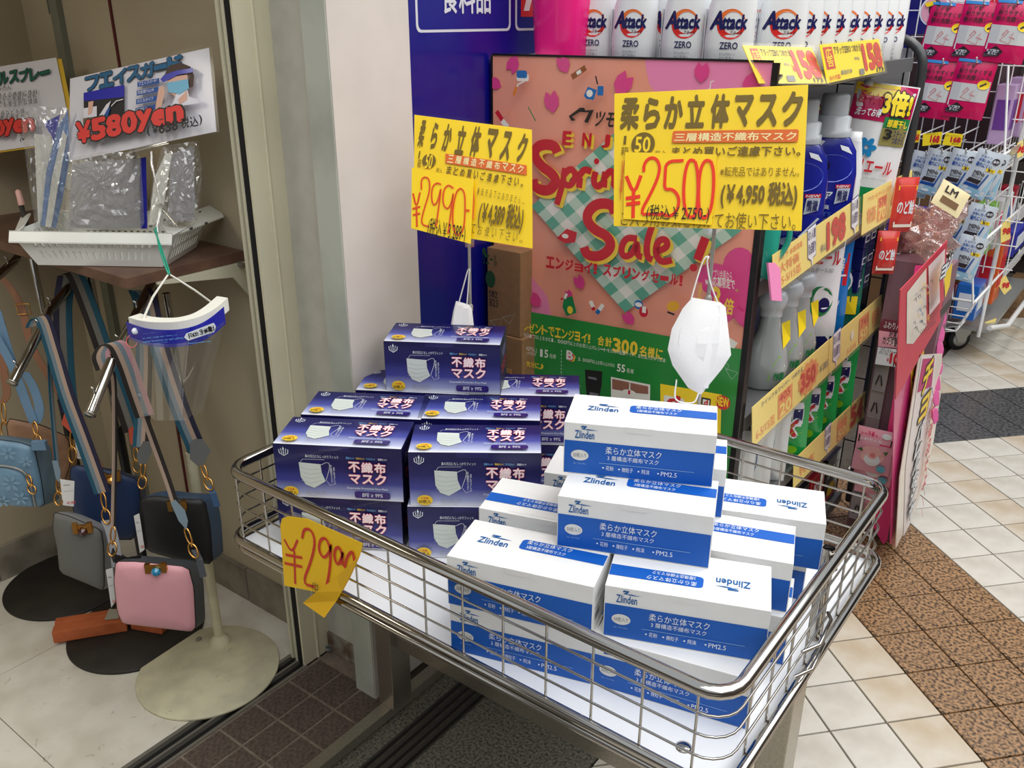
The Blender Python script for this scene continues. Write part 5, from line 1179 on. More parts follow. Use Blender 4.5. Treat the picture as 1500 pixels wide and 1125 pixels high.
# crumpled cellophane and coupons on its top
ce = thing('cellophane', 'crumpled clear cellophane heaped on top of the promotional display', 'wrapping', (-.5, 2.62, .93)); mb = MB(); random.seed(3)
fm2 = clear('cellophane_film', tint=(250, 226, 224), gloss=.22, haze=.16, hazecol=(240, 215, 205), bump=1.0, bscale=60)
for k in range(20):
    c = V((-.615+.15*random.random(), 2.50+.22*random.random(), .90+.085*random.random())); r = .026+.022*random.random(); P = []
    for i in range(9): a_ = 2*math.pi*i/9; rr_ = r*(.6+.7*random.random()); P.append(c+V((rr_*math.cos(a_), (random.random()-.5)*.02, rr_*math.sin(a_))))
    mb.pillow(P, (random.random()-.3, -1, random.random()-.2), .004, .014*random.random()+.006, fm2, smooth=False)
pf = MB()
for k in range(8):
    u = 1381-1.6*k; v = 440+24*k; c = at(u, v, 2.46); pf.pillow([c+RT*(.013*math.cos(i*.9)*random.uniform(.6, 1.2))-DN*(.030*math.sin(i*.9)*random.uniform(.7, 1.2)) for i in range(7)], -FW, .003, .002, mat('pink_film', (206, 96, 150), .2, coat=.6), smooth=False)
pf.build('pink_film', dt, kind='stuff')
ce2 = mb.build('film', ce, kind='stuff')
rb = thing('candy_packet', 'red candy packet standing on the display beside the far end of the strips', 'packet', (-.55, 2.56, .95))
def dred(s, W_, H_): s.text('のど飴', (-W_*.35, H_*.35), (W_*.35, H_*.6), whp, .03, 0, True); s.rect((-W_*.4, H_*.78), (W_*.4, H_*.86), pye, 0, True); s.rect((-W_*.4, H_*.1), (W_*.4, H_*.2), pcr, 0, True)
bpy.data.objects.remove(rb)
put(pouch('red candy packet standing upright at the far end of the second shelf strip', .075, .17, dred, mat('candy_red', (214, 60, 54), .3, coat=.4), name='candy_packet', cat='packet'), -.585, 2.50, .945, 42, sc=.85)
put(pouch('lower red candy packet leaning against the hoop above the cellophane', .07, .14, dred, mat('candy_red', (214, 60, 54), .3, coat=.4), name='candy_packet', cat='packet'), -.605, 2.48, .83, 36, sc=.85)
def dgold(s, W_, H_): s.rect((-W_*.3, H_*.2), (W_*.3, H_*.45), mat('coupon_brown', (120, 90, 60), .5), 0, True); s.text('LM', (-W_*.3, H_*.6), (W_*.1, H_*.85), pol, .03, 0, True)
g_ = put(pouch('cream and gold coupon card lying tilted on the cellophane', .09, .07, dgold, mat('coupon_cream', (236, 222, 176), .4), name='coupon_card', cat='card', bulge=.003), -.50, 2.58, 1.0, 35); g_.rotation_euler = (-.3, .5, math.radians(35))
# tag 100 on the strip
tg = thing('price_tag', 'pink rose price tag reading 100 above the candy strip', 'price tag', (-.55, 2.49, .6))
s = Pr((0, 2.485, 0), (1, 0, 0), (0, 0, 1), k=k4_, step=.0005); cp2 = [(185, 40), (200, 22), (325, 40), (335, 55), (300, 248), (162, 228)]
mb = MB(); mb.prism([s.w(*s.c(p), 0) for p in cp2], (0, .001, 0), mat('tag_dark_rose', (110, 40, 60), .4)); mb.build('card', tg)
s.h = .0006; s.poly([(180, 75), (330, 95), (318, 160), (176, 148)], mat('rose_pink', (236, 170, 190), .4)); s.ell((255, 128), .024, .012, mat('rose_light', (250, 220, 228), .4)); s.poly([(176, 150), (318, 168), (300, 248), (162, 228)], whp)
s.text('ふわりんか', (200, 62), (300, 48), whp); s.text('吐息、\nカラダ香る。', (195, 135), (300, 85), BLACK, .02); s.text('ふわりんか ビューティーローズ', (180, 182), (312, 168), BLACK)
s.text('￥', (215, 215), (228, 200), tred, .02); s.text('100', (230, 222), (300, 190), tred, .07); s.text('108', (245, 238), (285, 226), BLACK, .03); s.build('tag_print', tg)
# six hanging candy pouches
rose = mat('rose_petal', (242, 186, 186), .4); rose2 = mat('rose_core', (226, 130, 130), .4); leaf = mat('leaf_print', (60, 120, 60), .4); cand = mat('candy_blue', (90, 190, 220), .3); cpink = mat('candy_pink_pack', (244, 176, 196), .3, coat=.4)
def drose(s, W_, H_):
    s.rect((-W_*.44, H_*.66), (W_*.44, H_*.82), pol, 0, True); s.text('ふわりんか', (-W_*.4, H_*.72), (W_*.2, H_*.79), whp, .03, 0, True); s.text('ソフトキャンディ', (-W_*.4, H_*.675), (W_*.1, H_*.70), whp, 0, 0, True); s.rect((W_*.15, H_*.675), (W_*.42, H_*.70), PINK, 0, True)
    s.text('吐息\nカラダ香る。', (-W_*.4, H_*.84), (W_*.1, H_*.94), PINK, .02, 0, True); s.ell((W_*.28, H_*.89), .013, .008, whp, 14, True)
    for a_, r in ((0, .028), (1.2, .026), (2.4, .028), (3.6, .026), (4.9, .028)): s.ell((.0+.012*math.cos(a_), H_*.42+.012*math.sin(a_)), r*.8, r*.7, (rose, whp)[int(a_*10) % 2], 14, True)
    s.ell((.001, H_*.44), .014, .012, rose, 14, True); s.ell((.002, H_*.44), .008, .007, rose2, 12, True)
    s.poly([(-.045, H_*.5), (-.03, H_*.56), (-.025, H_*.48)], leaf, True); s.poly([(.028, H_*.55), (.042, H_*.58), (.038, H_*.48)], leaf, True); s.ell((.03, H_*.16), .013, .012, cand, 8, True)
cy_ = pouch('', .105, .135, drose, cpink, grp='pink rose candy pouches on the clip strip', name='candy_pouch', cat='pouch', bulge=.010)
for k in range(6):
    o = cy_ if k == 0 else copy_tree(cy_)
    put(o, -.545+.006*k, 2.463+.004*k, .245-.042*k, 4+3*k, ('top pink rose candy pouch on the strip, its whole face in view', 'second pink rose candy pouch from the top', 'third pink rose candy pouch from the top', 'fourth pink rose candy pouch from the top', 'fifth pink rose candy pouch from the top', 'lowest pink rose candy pouch near the floor')[k], tilt=-.1)
    if k: o.location.y = 2.463+.016*k; 
# ================================================================= WHITE WIRE RACK further along
ww = mat('white_wire', (232, 232, 230), .35, coat=.3)
wr_ = thing('wire_rack', 'white wire rack on casters hung with sachets further down the shopfront', 'wire rack', (-.85, 4.6, 0))
def wire(name, pts, r=.004, m=ww): return MB().tube(pts, r, m, 6).build(name, wr_)
YB = 4.33
for k in range(16): wire('grid_wire', [(-1.22+.045*k, YB, .42), (-1.22+.045*k, YB, 1.75)], .0028)
for k in range(13): wire('grid_wire', [(-1.22, YB, .45+.105*k), (-.52, YB, .45+.105*k)], .0028)
for x in (-1.19, -.60): wire('upright', [(x, YB+.02, .12), (x, YB+.02, 1.8)], .009)
def basket(zf, zb, name='basket', xo=-.50, y0=3.98, y1=5.6, dpt=.20):
    t = MB(); x0 = -.72
    t.tube([(x0, y0, zf), (xo, y0, zf), (xo, y1, zf), (x0, y1, zf)], .0065, ww, 6); t.tube([(x0, y0, zb), (xo-.05, y0, zb), (xo-.05, y1, zb)], .005, ww, 6)
    n = int((y1-y0)/.075)
    for k in range(n+1):
        y = y0+(y1-y0)*k/n; t.tube([(xo, y, zf), (xo-.05, y, zb), (x0, y, zb-.02), (x0, y, zf)], .0026, ww, 5)
    for k in range(1, 4): z = zb+(zf-zb)*k/4; x = xo-.05+.05*k/4; t.tube([(x0, y0, z), (x, y0, z), (x, y1, z)], .0026, ww, 5)
    return t.build(name, wr_, kind='stuff')
basket(.975, .86, xo=-.60, y0=4.0); basket(.64, .50, xo=-.60, y0=4.0); basket(.36, .22, xo=-.60, y0=4.05)
for z0_, z1_ in ((.36, .60), (.64, .93), (.975, 1.30)):
    for y in (4.02, 4.55, 5.1): wire('side_brace', [(-.60, y, z0_), (-.66, y+.06, z1_)], .005)
wire('base_rail', [(-.55, 4.25, .2), (-.50, 4.4, .18), (-.50, 5.5, .18)], .012)
for n_, (x, y) in enumerate(((-.70, 4.47), (-.655, 4.93))):
    t = thing('caster', ('nearer', 'farther')[n_]+' black caster wheel under the white wire rack', 'caster', (x, y, 0)); al2 = mat('zinc_plate', (176, 178, 176), .35, .6)
    X_ = V((.75, .66, 0)); nrm2 = V((.66, -.75, 0))
    MB().lathe([(.004, -.016), (.05, -.016), (.056, -.008), (.056, .008), (.05, .016), (.004, .016)], (x, y, .057), mat('rubber_black', (26, 26, 28), .6), 28, axis=nrm2).build('tyre', t)
    MB().lathe([(.03, -.02), (.034, -.018), (.034, .018), (.03, .02), (.0, .02)], (x, y, .057), al2, 22, axis=nrm2).build('hub', t)
    mb = MB()
    for s_ in (-1, 1): c = V((x, y, .0))+nrm2*.024*s_; mb.prism([c+X_*a_+V((0, 0, b)) for a_, b in ((-.045, .125), (.05, .125), (.04, .09), (.012, .045), (-.012, .045), (-.03, .08))], nrm2*.003, al2)
    mb.box((x, y, .128), (.09, .07, .008), al2, Matrix.Rotation(.72, 3, 'Z')); mb.build('fork', t)
mb = MB(); mb.span((-.9, 4.36, .140), (-.56, 5.4, .158), mat('zinc_plate', (176, 178, 176), .35, .6)); mb.build('base_plate', wr_)
# sachets
smag = mat('sachet_magenta', (214, 16, 92), .3, coat=.4); sgry = mat('sachet_grey', (206, 208, 206), .35, coat=.2)
def d24(s, W_, H_):
    grid(s, -W_*.46, H_*.30, W_*.46, H_*.60, sgry, 4); s.poly([(-W_*.46, H_*.20), (-W_*.46, H_*.31), (W_*.46, H_*.31)], sgry, True); s.poly([(-W_*.46, H_*.59), (W_*.46, H_*.59), (W_*.46, H_*.66)], sgry, True)
    s.text('ヒゲを', (-W_*.35, H_*.86), (-W_*.02, H_*.94), pol, .02, 0, True); s.text('剃りやすくする', (-W_*.38, H_*.76), (W_*.42, H_*.845), pol, .02, 0, True); s.text('朝の洗顔シート', (-W_*.40, H_*.66), (W_*.40, H_*.745), pol, .02, 0, True)
    s.ell((W_*.30, H_*.60), .023, .018, YEL, 16, True); s.stroke([(W_*.22, H_*.57), (W_*.36, H_*.63)], .006, pol, True); s.rect((-W_*.46, H_*.95), (W_*.1, H_*1.0), mat('sachet_blue', (30, 130, 200), .3), 0, True)
    s.stroke([(-W_*.15, H_*.44), (-W_*.07, H_*.53), (-W_*.02, H_*.50), (-W_*.18, H_*.36), (W_*.06, H_*.31), (W_*.10, H_*.50), (W_*.02, H_*.42), (W_*.16, H_*.40)], .0022, tred, True)
    s.poly([(-W_*.48, H_*.13), (-W_*.22, H_*.27), (-W_*.02, H_*.18), (-W_*.12, H_*.10), (-W_*.44, H_*.08)], pol, True); s.text('ヒゲ剃り\nまえに', (-W_*.40, H_*.12), (-W_*.12, H_*.21), whp, .02, 0, True)
sc_ = pouch('', .150, .225, d24, smag, grp='magenta face sheet sachets on the wire rack', name='sachet', cat='sachet', bulge=.012)
for i, (u, v, lb) in enumerate(((1372, 92, 'magenta sachet below the round portrait badge'), (1419, 92, 'magenta sachet in the middle of the upper row'), (1466, 92, 'magenta sachet at the right end of the upper row'), (1362, 173, 'magenta sachet in the lower row, cut by the black hoop'), (1409, 173, 'magenta sachet in the lower row with the wire grid free on its right'))):
    P = aty(u, v, 4.1); o = sc_ if i == 0 else copy_tree(sc_); put(o, P.x, 4.1, P.z, 6, lb, tilt=.03); wire('peg_hook', [(P.x+.02, YB, P.z+.222), (P.x+.02, 4.07, P.z+.215), (P.x+.02, 4.06, P.z+.235)], .003); o.rotation_euler = (0, math.radians(5), math.radians(6))
bgr = mat('bio_grey', (204, 214, 222), .3, coat=.4); bbl = mat('bio_blue', (30, 80, 160), .4); bcy = mat('bio_cyan', (40, 150, 200), .4); bice = mat('bio_ice', (150, 196, 222), .25, coat=.5)
def dmen(s, W_, H_):
    grid(s, -W_*.46, .004, W_*.46, H_*.2, bice, 3); s.poly([(W_*.30, H_*.2), (W_*.46, H_*.2), (W_*.46, H_*.6)], bice, True)
    s.text('乳液ケア', (-W_*.30, H_*.84), (W_*.1, H_*.89), bbl, .01, 0, True); s.text('皮脂に効く', (-W_*.32, H_*.76), (W_*.15, H_*.82), bbl, .02, 0, True); s.text('破れにくい', (-W_*.34, H_*.65), (W_*.22, H_*.74), bbl, .04, 0, True)
    s.ell((W_*.28, H_*.83), .018, .017, pol, 16, True); s.text('大判\n厚手', (W_*.18, H_*.80), (W_*.38, H_*.86), whp, .02, 0, True); s.rect((W_*.08, H_*.60), (W_*.40, H_*.67), YEL, 0, True); s.text('香り', (W_*.14, H_*.61), (W_*.34, H_*.66), pol, .02, 0, True)
    s.text('MENs', (-W_*.28, H_*.48), (W_*.12, H_*.56), pol, .03, 0, True); s.text('Biore', (-W_*.28, H_*.41), (W_*.12, H_*.475), pol, .0, 0, True)
    s.poly([(-W_*.40, H_*.30), (-W_*.34, H_*.39), (W_*.12, H_*.39), (W_*.06, H_*.30)], pol, True); s.poly([(-W_*.44, H_*.21), (-W_*.40, H_*.28), (W_*.10, H_*.28), (W_*.22, H_*.55), (W_*.27, H_*.55), (W_*.14, H_*.21)], bbl, True)
    s.ell((-.02, H_*.1), .02, .008, whp, 10, True); s.ell((.03, H_*.08), .014, .006, whp, 10, True)
mn = pouch('', .135, .245, dmen, bgr, grp='silver blue face sheet packs on the wire rack', name='face_sheet_pack', cat='pack', bulge=.012)
for i, (u, v, yy, lb) in enumerate(((1336, 287, 3.95, 'silver face sheet pack half hidden by the black hoop post'), (1358, 285, 3.93, 'silver face sheet pack under the left full 168 tag'), (1392, 286, 3.92, 'silver face sheet pack under the right 168 tag'), (1420, 288, 3.84, 'tilted silver face sheet pack in front of the first row'), (1436, 290, 3.97, 'rightmost silver face sheet pack of the first row, mostly covered'), (1388, 362, 3.88, 'silver face sheet pack in the second row beside the plastic wrap'), (1418, 365, 3.85, 'silver face sheet pack at the right end of the second row'), (1404, 410, 3.80, 'lowest single silver face sheet pack above the caster'))):
    P = aty(u, v, yy); o = mn if i == 0 else copy_tree(mn); put(o, P.x, yy, P.z, 8, lb, sc=.74); wire('peg_hook', [(P.x+.03, YB, P.z+.180), (P.x+.03, yy-.02, P.z+.174), (P.x+.03, yy-.025, P.z+.188)], .003); o.rotation_euler = (0, math.radians(9 if i not in (3,) else 16), math.radians(8))
def t168(lbl, quad, y=3.86):
    s = Pr((0, y, 0), (1, 0, 0), (0, 0, 1), k=(1, 0, 0), step=.0008); t = thing('price_tag', lbl, 'price tag', onpl(*quad[3], s.O, s.n), group='yellow price tags on the wire rack'); q = [s.c(p) for p in quad]
    mb = MB(); mb.prism([s.w(a_, b, 0) for a_, b in q], (0, .002, 0), yl); mb.build('card', t); x0_, y0_ = q[3]; x1_, y1_ = q[1]
    s.text('168', (x0_+(x1_-x0_)*.42, y0_+(y1_-y0_)*.3), (x0_+(x1_-x0_)*.92, y0_+(y1_-y0_)*.72), tred, .06, 0, True); s.text('ビオレ メンズシート', (x0_+(x1_-x0_)*.1, y0_+(y1_-y0_)*.76), (x0_+(x1_-x0_)*.8, y0_+(y1_-y0_)*.92), BLACK, .01, 0, True); s.text('税込181', (x0_+(x1_-x0_)*.5, y0_+(y1_-y0_)*.1), (x0_+(x1_-x0_)*.85, y0_+(y1_-y0_)*.24), BLACK, .01, 0, True)
    s.build('tag_print', t); cx = (x0_+x1_)/2; p_ = s.w(cx, (y0_+y1_)/2, -.004); wire('peg_hook', [(p_.x, YB, p_.z+.005), (p_.x, y+.002, p_.z)], .003)
t168('yellow 168 tag cut off by the black hoop post', [(1335, 192), (1349, 191), (1346, 208), (1332, 211)]); t168('left fully visible yellow 168 tag on the wire grid', [(1352, 196), (1380, 193), (1378, 211), (1351, 214)]); t168('right yellow 168 tag on the wire grid', [(1386, 194), (1411, 197), (1407, 215), (1380, 212)])
for q, lb in (([(1441, 488), (1455, 482), (1460, 466), (1443, 472)], 'pale yellow tag hanging at the bottom basket above the floor'), ([(1461, 415), (1473, 402), (1482, 422), (1471, 432)], 'pale yellow tag on the bottom basket corner at the right'), ([(1466, 330), (1480, 318), (1480, 350), (1466, 356)], 'pale yellow tag on the middle basket rail at the right'), ([(1490, 210), (1499, 205), (1499, 228), (1490, 232)], 'orange yellow tag at the right picture edge')):
    y = 4.3 if q[0][1] > 400 else 4.6; s = Pr((-.58, 0, 0), (0, 1, 0), (0, 0, 1), k=(1, 0, 0)); qq = [s.c(p) for p in q]
    t = thing('price_tag', lb, 'price tag', s.w(*qq[0], 0), group='pale tags on the baskets'); mb = MB()
    cx = sum(a_ for a_, b in qq)/4; cz = sum(b for a_, b in qq)/4; c = V((-.578, cx, cz)); ux_ = V((.6, .8, 0))
    P = [onpl(*p, c, V((.8, -.6, 0))) for p in q]; mb.prism(P, (-.001, .001, 0), yl2); mb.build('card', t)
    s3 = Pr(c, V((.6, .8, 0)), (0, 0, 1)); s3.h = .002; s3.text('98', (-.02, -.012), (.02, .014), tred, .05, 0, True); s3.build('tag_print', t)
# poster strip and badge at the top
tp = thing('shelf_poster', 'white and red notice strip above the magenta sachets', 'sign', aty(1380, 12, 4.15)); s = Pr((0, 4.15, 0), (1, 0, 0), (0, 0, 1), k=(5.92, 1330, 0), step=.001)
q = [s.c(p) for p in ((340, 105), (890, 85), (905, -60), (330, -60))]; mb = MB(); mb.prism([s.w(a_, b, 0) for a_, b in q], (0, .003, 0), tred); mb.build('backing', tp)
s.poly([(350, 92), (880, 74), (892, -50), (345, -50)], whp); s.text('300', (690, 42), (875, -20), tred, .06, .2); s.text('200', (765, 68), (855, 45), tred, .06, .2); s.text('薬用フェイスシートで洗顔', (360, 28), (540, 12), pol, .02); s.text('朝のひげそりを快適に', (358, 58), (530, 42), pol, .01); s.rect((345, 100), (352, -50), PINK); s.build('notice_print', tp)
bd = thing('portrait_badge', 'round pink badge with a smiling dark haired woman in print', 'badge', aty(1370, 15, 4.1)); s = Pr((0, 4.1, 0), (1, 0, 0), (0, 0, 1), k=(5.92, 1330, 0), step=.001)
c = s.c((235, 95)); mb = MB(); mb.prism([s.w(c[0]+.058*math.cos(k*math.pi/16), c[1]+.058*math.sin(k*math.pi/16), 0) for k in range(32)], (0, .003, 0), whp); mb.build('badge_disc', bd)
s.ell(c, .052, .052, mat('rose_pink', (236, 170, 190), .4), 24, True); s.ell((c[0]+.002, c[1]+.008), .026, .032, mat('dark_hair', (50, 34, 30), .5), 20, True); s.poly([(c[0]-.024, c[1]-.045), (c[0]+.028, c[1]-.045), (c[0]+.02, c[1]-.022), (c[0]-.014, c[1]-.022)], predP := mat('blouse_red', (190, 60, 90), .5), True)
s.ell((c[0]+.001, c[1]+.004), .018, .022, mat('face_skin', (236, 190, 168), .5), 20, True); s.ell((c[0]-.006, c[1]+.007), .0025, .0018, BLACK, 8, True); s.ell((c[0]+.008, c[1]+.007), .0025, .0018, BLACK, 8, True); s.stroke([(c[0]-.006, c[1]-.006), (c[0]+.001, c[1]-.010), (c[0]+.008, c[1]-.006)], .002, tred, True); s.poly([(c[0]-.018, c[1]+.012), (c[0], c[1]+.024), (c[0]+.018, c[1]+.014), (c[0]+.016, c[1]+.03), (c[0]-.014, c[1]+.03)], MATS['dark_hair'], True)
s.poly([(150, 28), (245, 5), (250, 38), (170, 62)], YEL); s.build('badge_print', bd)
# goods in the baskets and behind
def pk(lbl, x, y, z, w_, d_, h_, m, cat='package', m2=None, rz=0, grp='assorted packages in the wire rack', nm='package'):
    t = thing(nm, lbl, cat, (x, y, z), group=grp); mb = MB(); R = Matrix.Rotation(rz, 3, 'Z'); mb.box((x, y, z+h_/2), (w_, d_, h_), m, R); mb.build('carton', t, bevel=.004)
    if m2:
        mb = MB(); mb.box(V((x, y, z+h_*.5))+R @ V((w_/2+.001, 0, 0)), (.002, d_*.7, h_*.5), m2, R); mb.box(V((x, y, z+h_*.5))+R @ V((0, -d_/2-.001, 0)), (w_*.7, .002, h_*.5), m2, R); mb.build('package_label', t)
lav = mat('lavender_pack', (190, 160, 200), .3, coat=.5); ora = mat('orange_pack', (226, 100, 40), .35, coat=.4); bl2 = mat('blue_pack', (30, 110, 200), .3, coat=.5); crm = mat('crimson_pack', (170, 24, 50), .35, coat=.4); wh2 = mat('white_pack', (226, 222, 226), .35, coat=.4); grn2 = mat('lime_pack', (140, 200, 90), .35)
pk('orange carton standing in the bottom basket', -.66, 4.62, .225, .12, .16, .30, ora, m2=tred); pk('long blue carton lying behind the orange one', -.66, 4.86, .42, .16, .3, .12, mat('royal_pack', (40, 50, 160), .35), m2=whp)
pk('bright blue bag at the near end of the bottom basket', -.66, 4.30, .225, .09, .16, .16, bl2, m2=whp); pk('crimson bag low in the bottom basket', -.70, 4.34, .22, .10, .1, .12, crm, m2=pol)
pk('crimson packet at the grid foot', -.85, 4.40, .30, .16, .1, .10, crm, m2=aryl); pk('mauve sleeve leaning in the bottom basket', -.69, 4.44, .24, .04, .08, .30, mat('mauve_pack', (120, 90, 150), .35, coat=.4))
for k, (y, lb, m, m2) in enumerate(((4.46, 'white and pink packet with a red cap in the middle basket', wh2, PINK), (4.35, 'lime green packet beside the second row of silver packs', grn2, whp), (4.64, 'white packet with blue panel in the middle basket', wh2, bl2), (4.85, 'crimson packet in the middle basket, far end', crm, whp))): pk(lb, -.66-.01*(k % 2), y, .51, .07, .09, .22, m, m2=m2)
for k in range(5): pk(('nearest', 'second', 'third', 'fourth', 'farthest')[k]+' lavender wrapped pack hanging over the upper basket', -.68+.02*(k % 2), 4.32+.16*k, .98+.02*(k % 2), .07, .10, .24, lav, m2=(mat('violet_print', (110, 60, 150), .4), tred, whp)[k % 3])
pk('violet carton behind the red candy packets, seen through plastic', -.93, 4.1, .60, .16, .06, .12, mat('violet_pack', (90, 70, 180), .35), m2=whp)
pk('kraft carton on the floor behind the wire grid', -.95, 4.75, .0, .4, .5, .38, kraft); pk('kraft carton stacked behind the grid at sachet height', -.95, 4.75, .39, .4, .5, .5, kraft); pk('dark carton behind the upper part of the grid', -.95, 4.75, .90, .4, .5, .5, mat('dark_carton', (60, 40, 40), .6))
pk('tall lavender and white carton at the right picture edge', -.55, 5.0, 1.06, .1, .3, .5, wh2, m2=lav)
sv = thing('price_channel', 'long cream plastic price channel running along the upper basket of the wire rack', 'price strip', (-.48, 4.6, 1.05)); mb = MB(); mb.prism([(-.592, 4.02, .955), (-.592, 5.6, .955), (-.580, 5.6, 1.0), (-.580, 4.02, 1.0)], (.002, 0, 0), mat('channel_cream', (214, 206, 186), .35, coat=.3)); mb.build('channel', sv)
wt = thing('blank_card', 'blank white card hanging beside the lowest silver pack', 'card', aty(1393, 400, 3.5)); mb = MB(); P = [aty(*p, 3.79) for p in ((1388, 394), (1399, 394), (1396, 437), (1385, 436))]; mb.prism(P, (0, .002, 0), whp); mb.build('card', wt)
# ================================================================= BAG SHOP CORNER
wood = mat('dark_wood_laminate', (112, 82, 66), .45, rgb2=(92, 66, 54), nscale=18, detail=8)
ws = thing('wall_shelf', 'dark brown wall shelf board in the shop corner under the white basket', 'shelf', (-1.9, 1.03, .98))
mb = MB(); mb.span((-2.42, .886, .98), (-1.617, 1.168, 1.002), wood); mb.build('board', ws, bevel=.001)
MB().tube([(-2.3, 1.15, .975), (-1.60, 1.15, .975)], .006, al, 8).build('wall_rail', ws)
for x in (-1.62, -2.2): mb = MB(); mb.prism([(x, 1.166, .978), (x, 1.166, .90), (x, 1.13, .95), (x, .95, .975), (x, .95, .98)], (.006, 0, 0), ribm); mb.build('bracket', ws)
# white basket
bw_ = mat('white_plastic', (232, 234, 228), .35, coat=.2)
bq = thing('basket', 'white slotted plastic basket on the brown shelf, holding bagged face shields', 'basket', (-1.72, 1.0, 1.003))
b0, b1 = atz(57, 387, 1.004), atz(240, 390, 1.004); ux_ = (b1-b0).normalized(); uy_ = V((-ux_.y, ux_.x, 0)); Lb = (b1-b0).length; Db = .165; hB = .070
def bp(s_, t_, z, fl=0.0):  # basket frame, flaring with height
    k = fl*z/hB; return b0+ux_*(-k+s_*(Lb+2*k))+uy_*(-k*.5+t_*(Db+k))+V((0, 0, z))
FL = .034
mb = MB(); q = [bp(0, 0, 0), bp(1, 0, 0), bp(1, 1, 0), bp(0, 1, 0)]; mb.prism(q, (0, 0, .003), bw_); mb.build('basket_floor', bq)
def slotted(a, b, c, d, n, name, rows=((.20, .46), (.57, .85))):
    """wall a-b (bottom) c-d (top) with real slots: built as bars and bands"""
    mb = MB(); nn = (b-a).cross(d-a).normalized()*.003
    P = lambda u, v: (a+(b-a)*u)*(1-v)+(d+(c-d)*u)*v
    def pan(u0, v0, u1, v1): mb.prism([P(u0, v0), P(u1, v0), P(u1, v1), P(u0, v1)], nn, bw_)
    ys = [0, rows[0][0], rows[0][1], rows[1][0], rows[1][1], 1]
    pan(0, ys[0], 1, ys[1]); pan(0, ys[2], 1, ys[3]); pan(0, ys[4], 1, ys[5])
    for r0, r1 in rows:
        e = .09; w_ = (1-2*e)/n; pan(0, r0, e, r1); pan(1-e, r0, 1, r1)
        for k in range(n): pan(e+w_*(k+.45), r0, e+w_*(k+1), r1)
    return mb.build(name, bq)
slotted(bp(0, 0, 0), bp(1, 0, 0), bp(1, 0, hB, FL), bp(0, 0, hB, FL), 17, 'front_wall'); slotted(bp(1, 0, 0), bp(1, 1, 0), bp(1, 1, hB, FL), bp(1, 0, hB, FL), 11, 'side_wall')
slotted(bp(1, 1, 0), bp(0, 1, 0), bp(0, 1, hB, FL), bp(1, 1, hB, FL), 17, 'rear_wall'); slotted(bp(0, 1, 0), bp(0, 0, 0), bp(0, 0, hB, FL), bp(0, 1, hB, FL), 11, 'side_wall')
def rim(a, b, out, nm, w_=.006, up_=.016):
    mb = MB(); mb.prism([a, b, b+out*w_+V((0, 0, -up_)), a+out*w_+V((0, 0, -up_))], (0, 0, -.003), bw_); mb.prism([a, b, b+V((0, 0, -.003))-out*.003, a+V((0, 0, -.003))-out*.003], out*.002, bw_); mb.build(nm, bq)
R_ = [bp(0, 0, hB+.004, FL), bp(1, 0, hB+.004, FL), bp(1, 1, hB+.004, FL), bp(0, 1, hB+.004, FL)]
rim(R_[0], R_[1], -uy_, 'rim', .01, .020); rim(R_[2], R_[3], uy_, 'rim', .01, .018)
zr = R_[0].z-.012
for P in ([atz(234, 326, zr+.018), atz(315, 298, zr+.018), atz(328, 317, zr+.002), atz(250, 347, zr+.002)], [atz(44, 312, zr+.016), atz(34, 330, zr+.016), atz(20, 342, zr), atz(30, 318, zr)]):
    nn = (P[1]-P[0]).cross(P[2]-P[0]).normalized(); mb = MB(); mb.prism(P, nn*.003, bw_); mb.build('handle_flange', bq)
mb = MB()
for u, v in ((271, 322), (293, 311), (280, 335), (302, 327)): mb.box(atz(u, v, zr+.014), (.010, .003, .004), mat('slot_dark', (60, 60, 56), .6), Matrix.Rotation(math.atan2(uy_.y, uy_.x), 3, 'Z'))
mb.build('flange_slot', bq)
# bagged face shields standing in the basket
shb = mat('shield_blue', (30, 34, 170), .35, coat=.3); foam = mat('white_foam', (240, 238, 226), .7); shb2 = mat('shield_pale_blue', (110, 146, 200), .35, coat=.3); crys = clear('visor_clear', gloss=.10, haze=.04); milk = clear('milky_film', gloss=.16, haze=.20, hazecol=(214, 212, 208), bump=.9, bscale=26)
def bagged(lbl, out, d, parts, film=None):
    t = thing('bagged_face_shield', lbl, 'face shield', at(*out[0], d), group='bagged face shields in the basket'); n = -ray(150, 260).normalized(); n.z = 0; n.normalize()
    for nm, pts, m, dd in parts:
        mb = MB(); mb.prism([onpl(u, v, at(*out[0], d+dd), n) for u, v in pts], n*-.003, m); mb.build(nm, t)
    P = [onpl(u, v, at(*out[0], d), n) for u, v in out]; Q = []
    for i in range(len(P)): Q += [P[i], (P[i]+P[(i+1) % len(P)])/2+V((random.uniform(-.002, .002), 0, random.uniform(-.003, .003)))]
    mb = MB(); M = 44; Q = []
    for k in range(M):
        f = k*len(P)/M; i = int(f); Q.append(P[i]+(P[(i+1) % len(P)]-P[i])*(f-i))
    cc = sum(Q, V())/M; vs = []; R = 9
    for r in range(R):
        for k in range(M):
            w_ = 1-r/R; vs.append(cc+(Q[k]-cc)*w_+n*(.014*(1-w_*w_)+random.uniform(-.0045, .0045)*(1 if r else .4)))
    vs.append(cc+n*.014); fs = [(r*M+k, r*M+(k+1) % M, (r+1)*M+(k+1) % M, (r+1)*M+k) for r in range(R-1) for k in range(M)]+[((R-1)*M+k, (R-1)*M+(k+1) % M, R*M) for k in range(M)]
    mb.add(vs, fs, film or FILM, False); mb.build('film_bag', t); return t
random.seed(11)
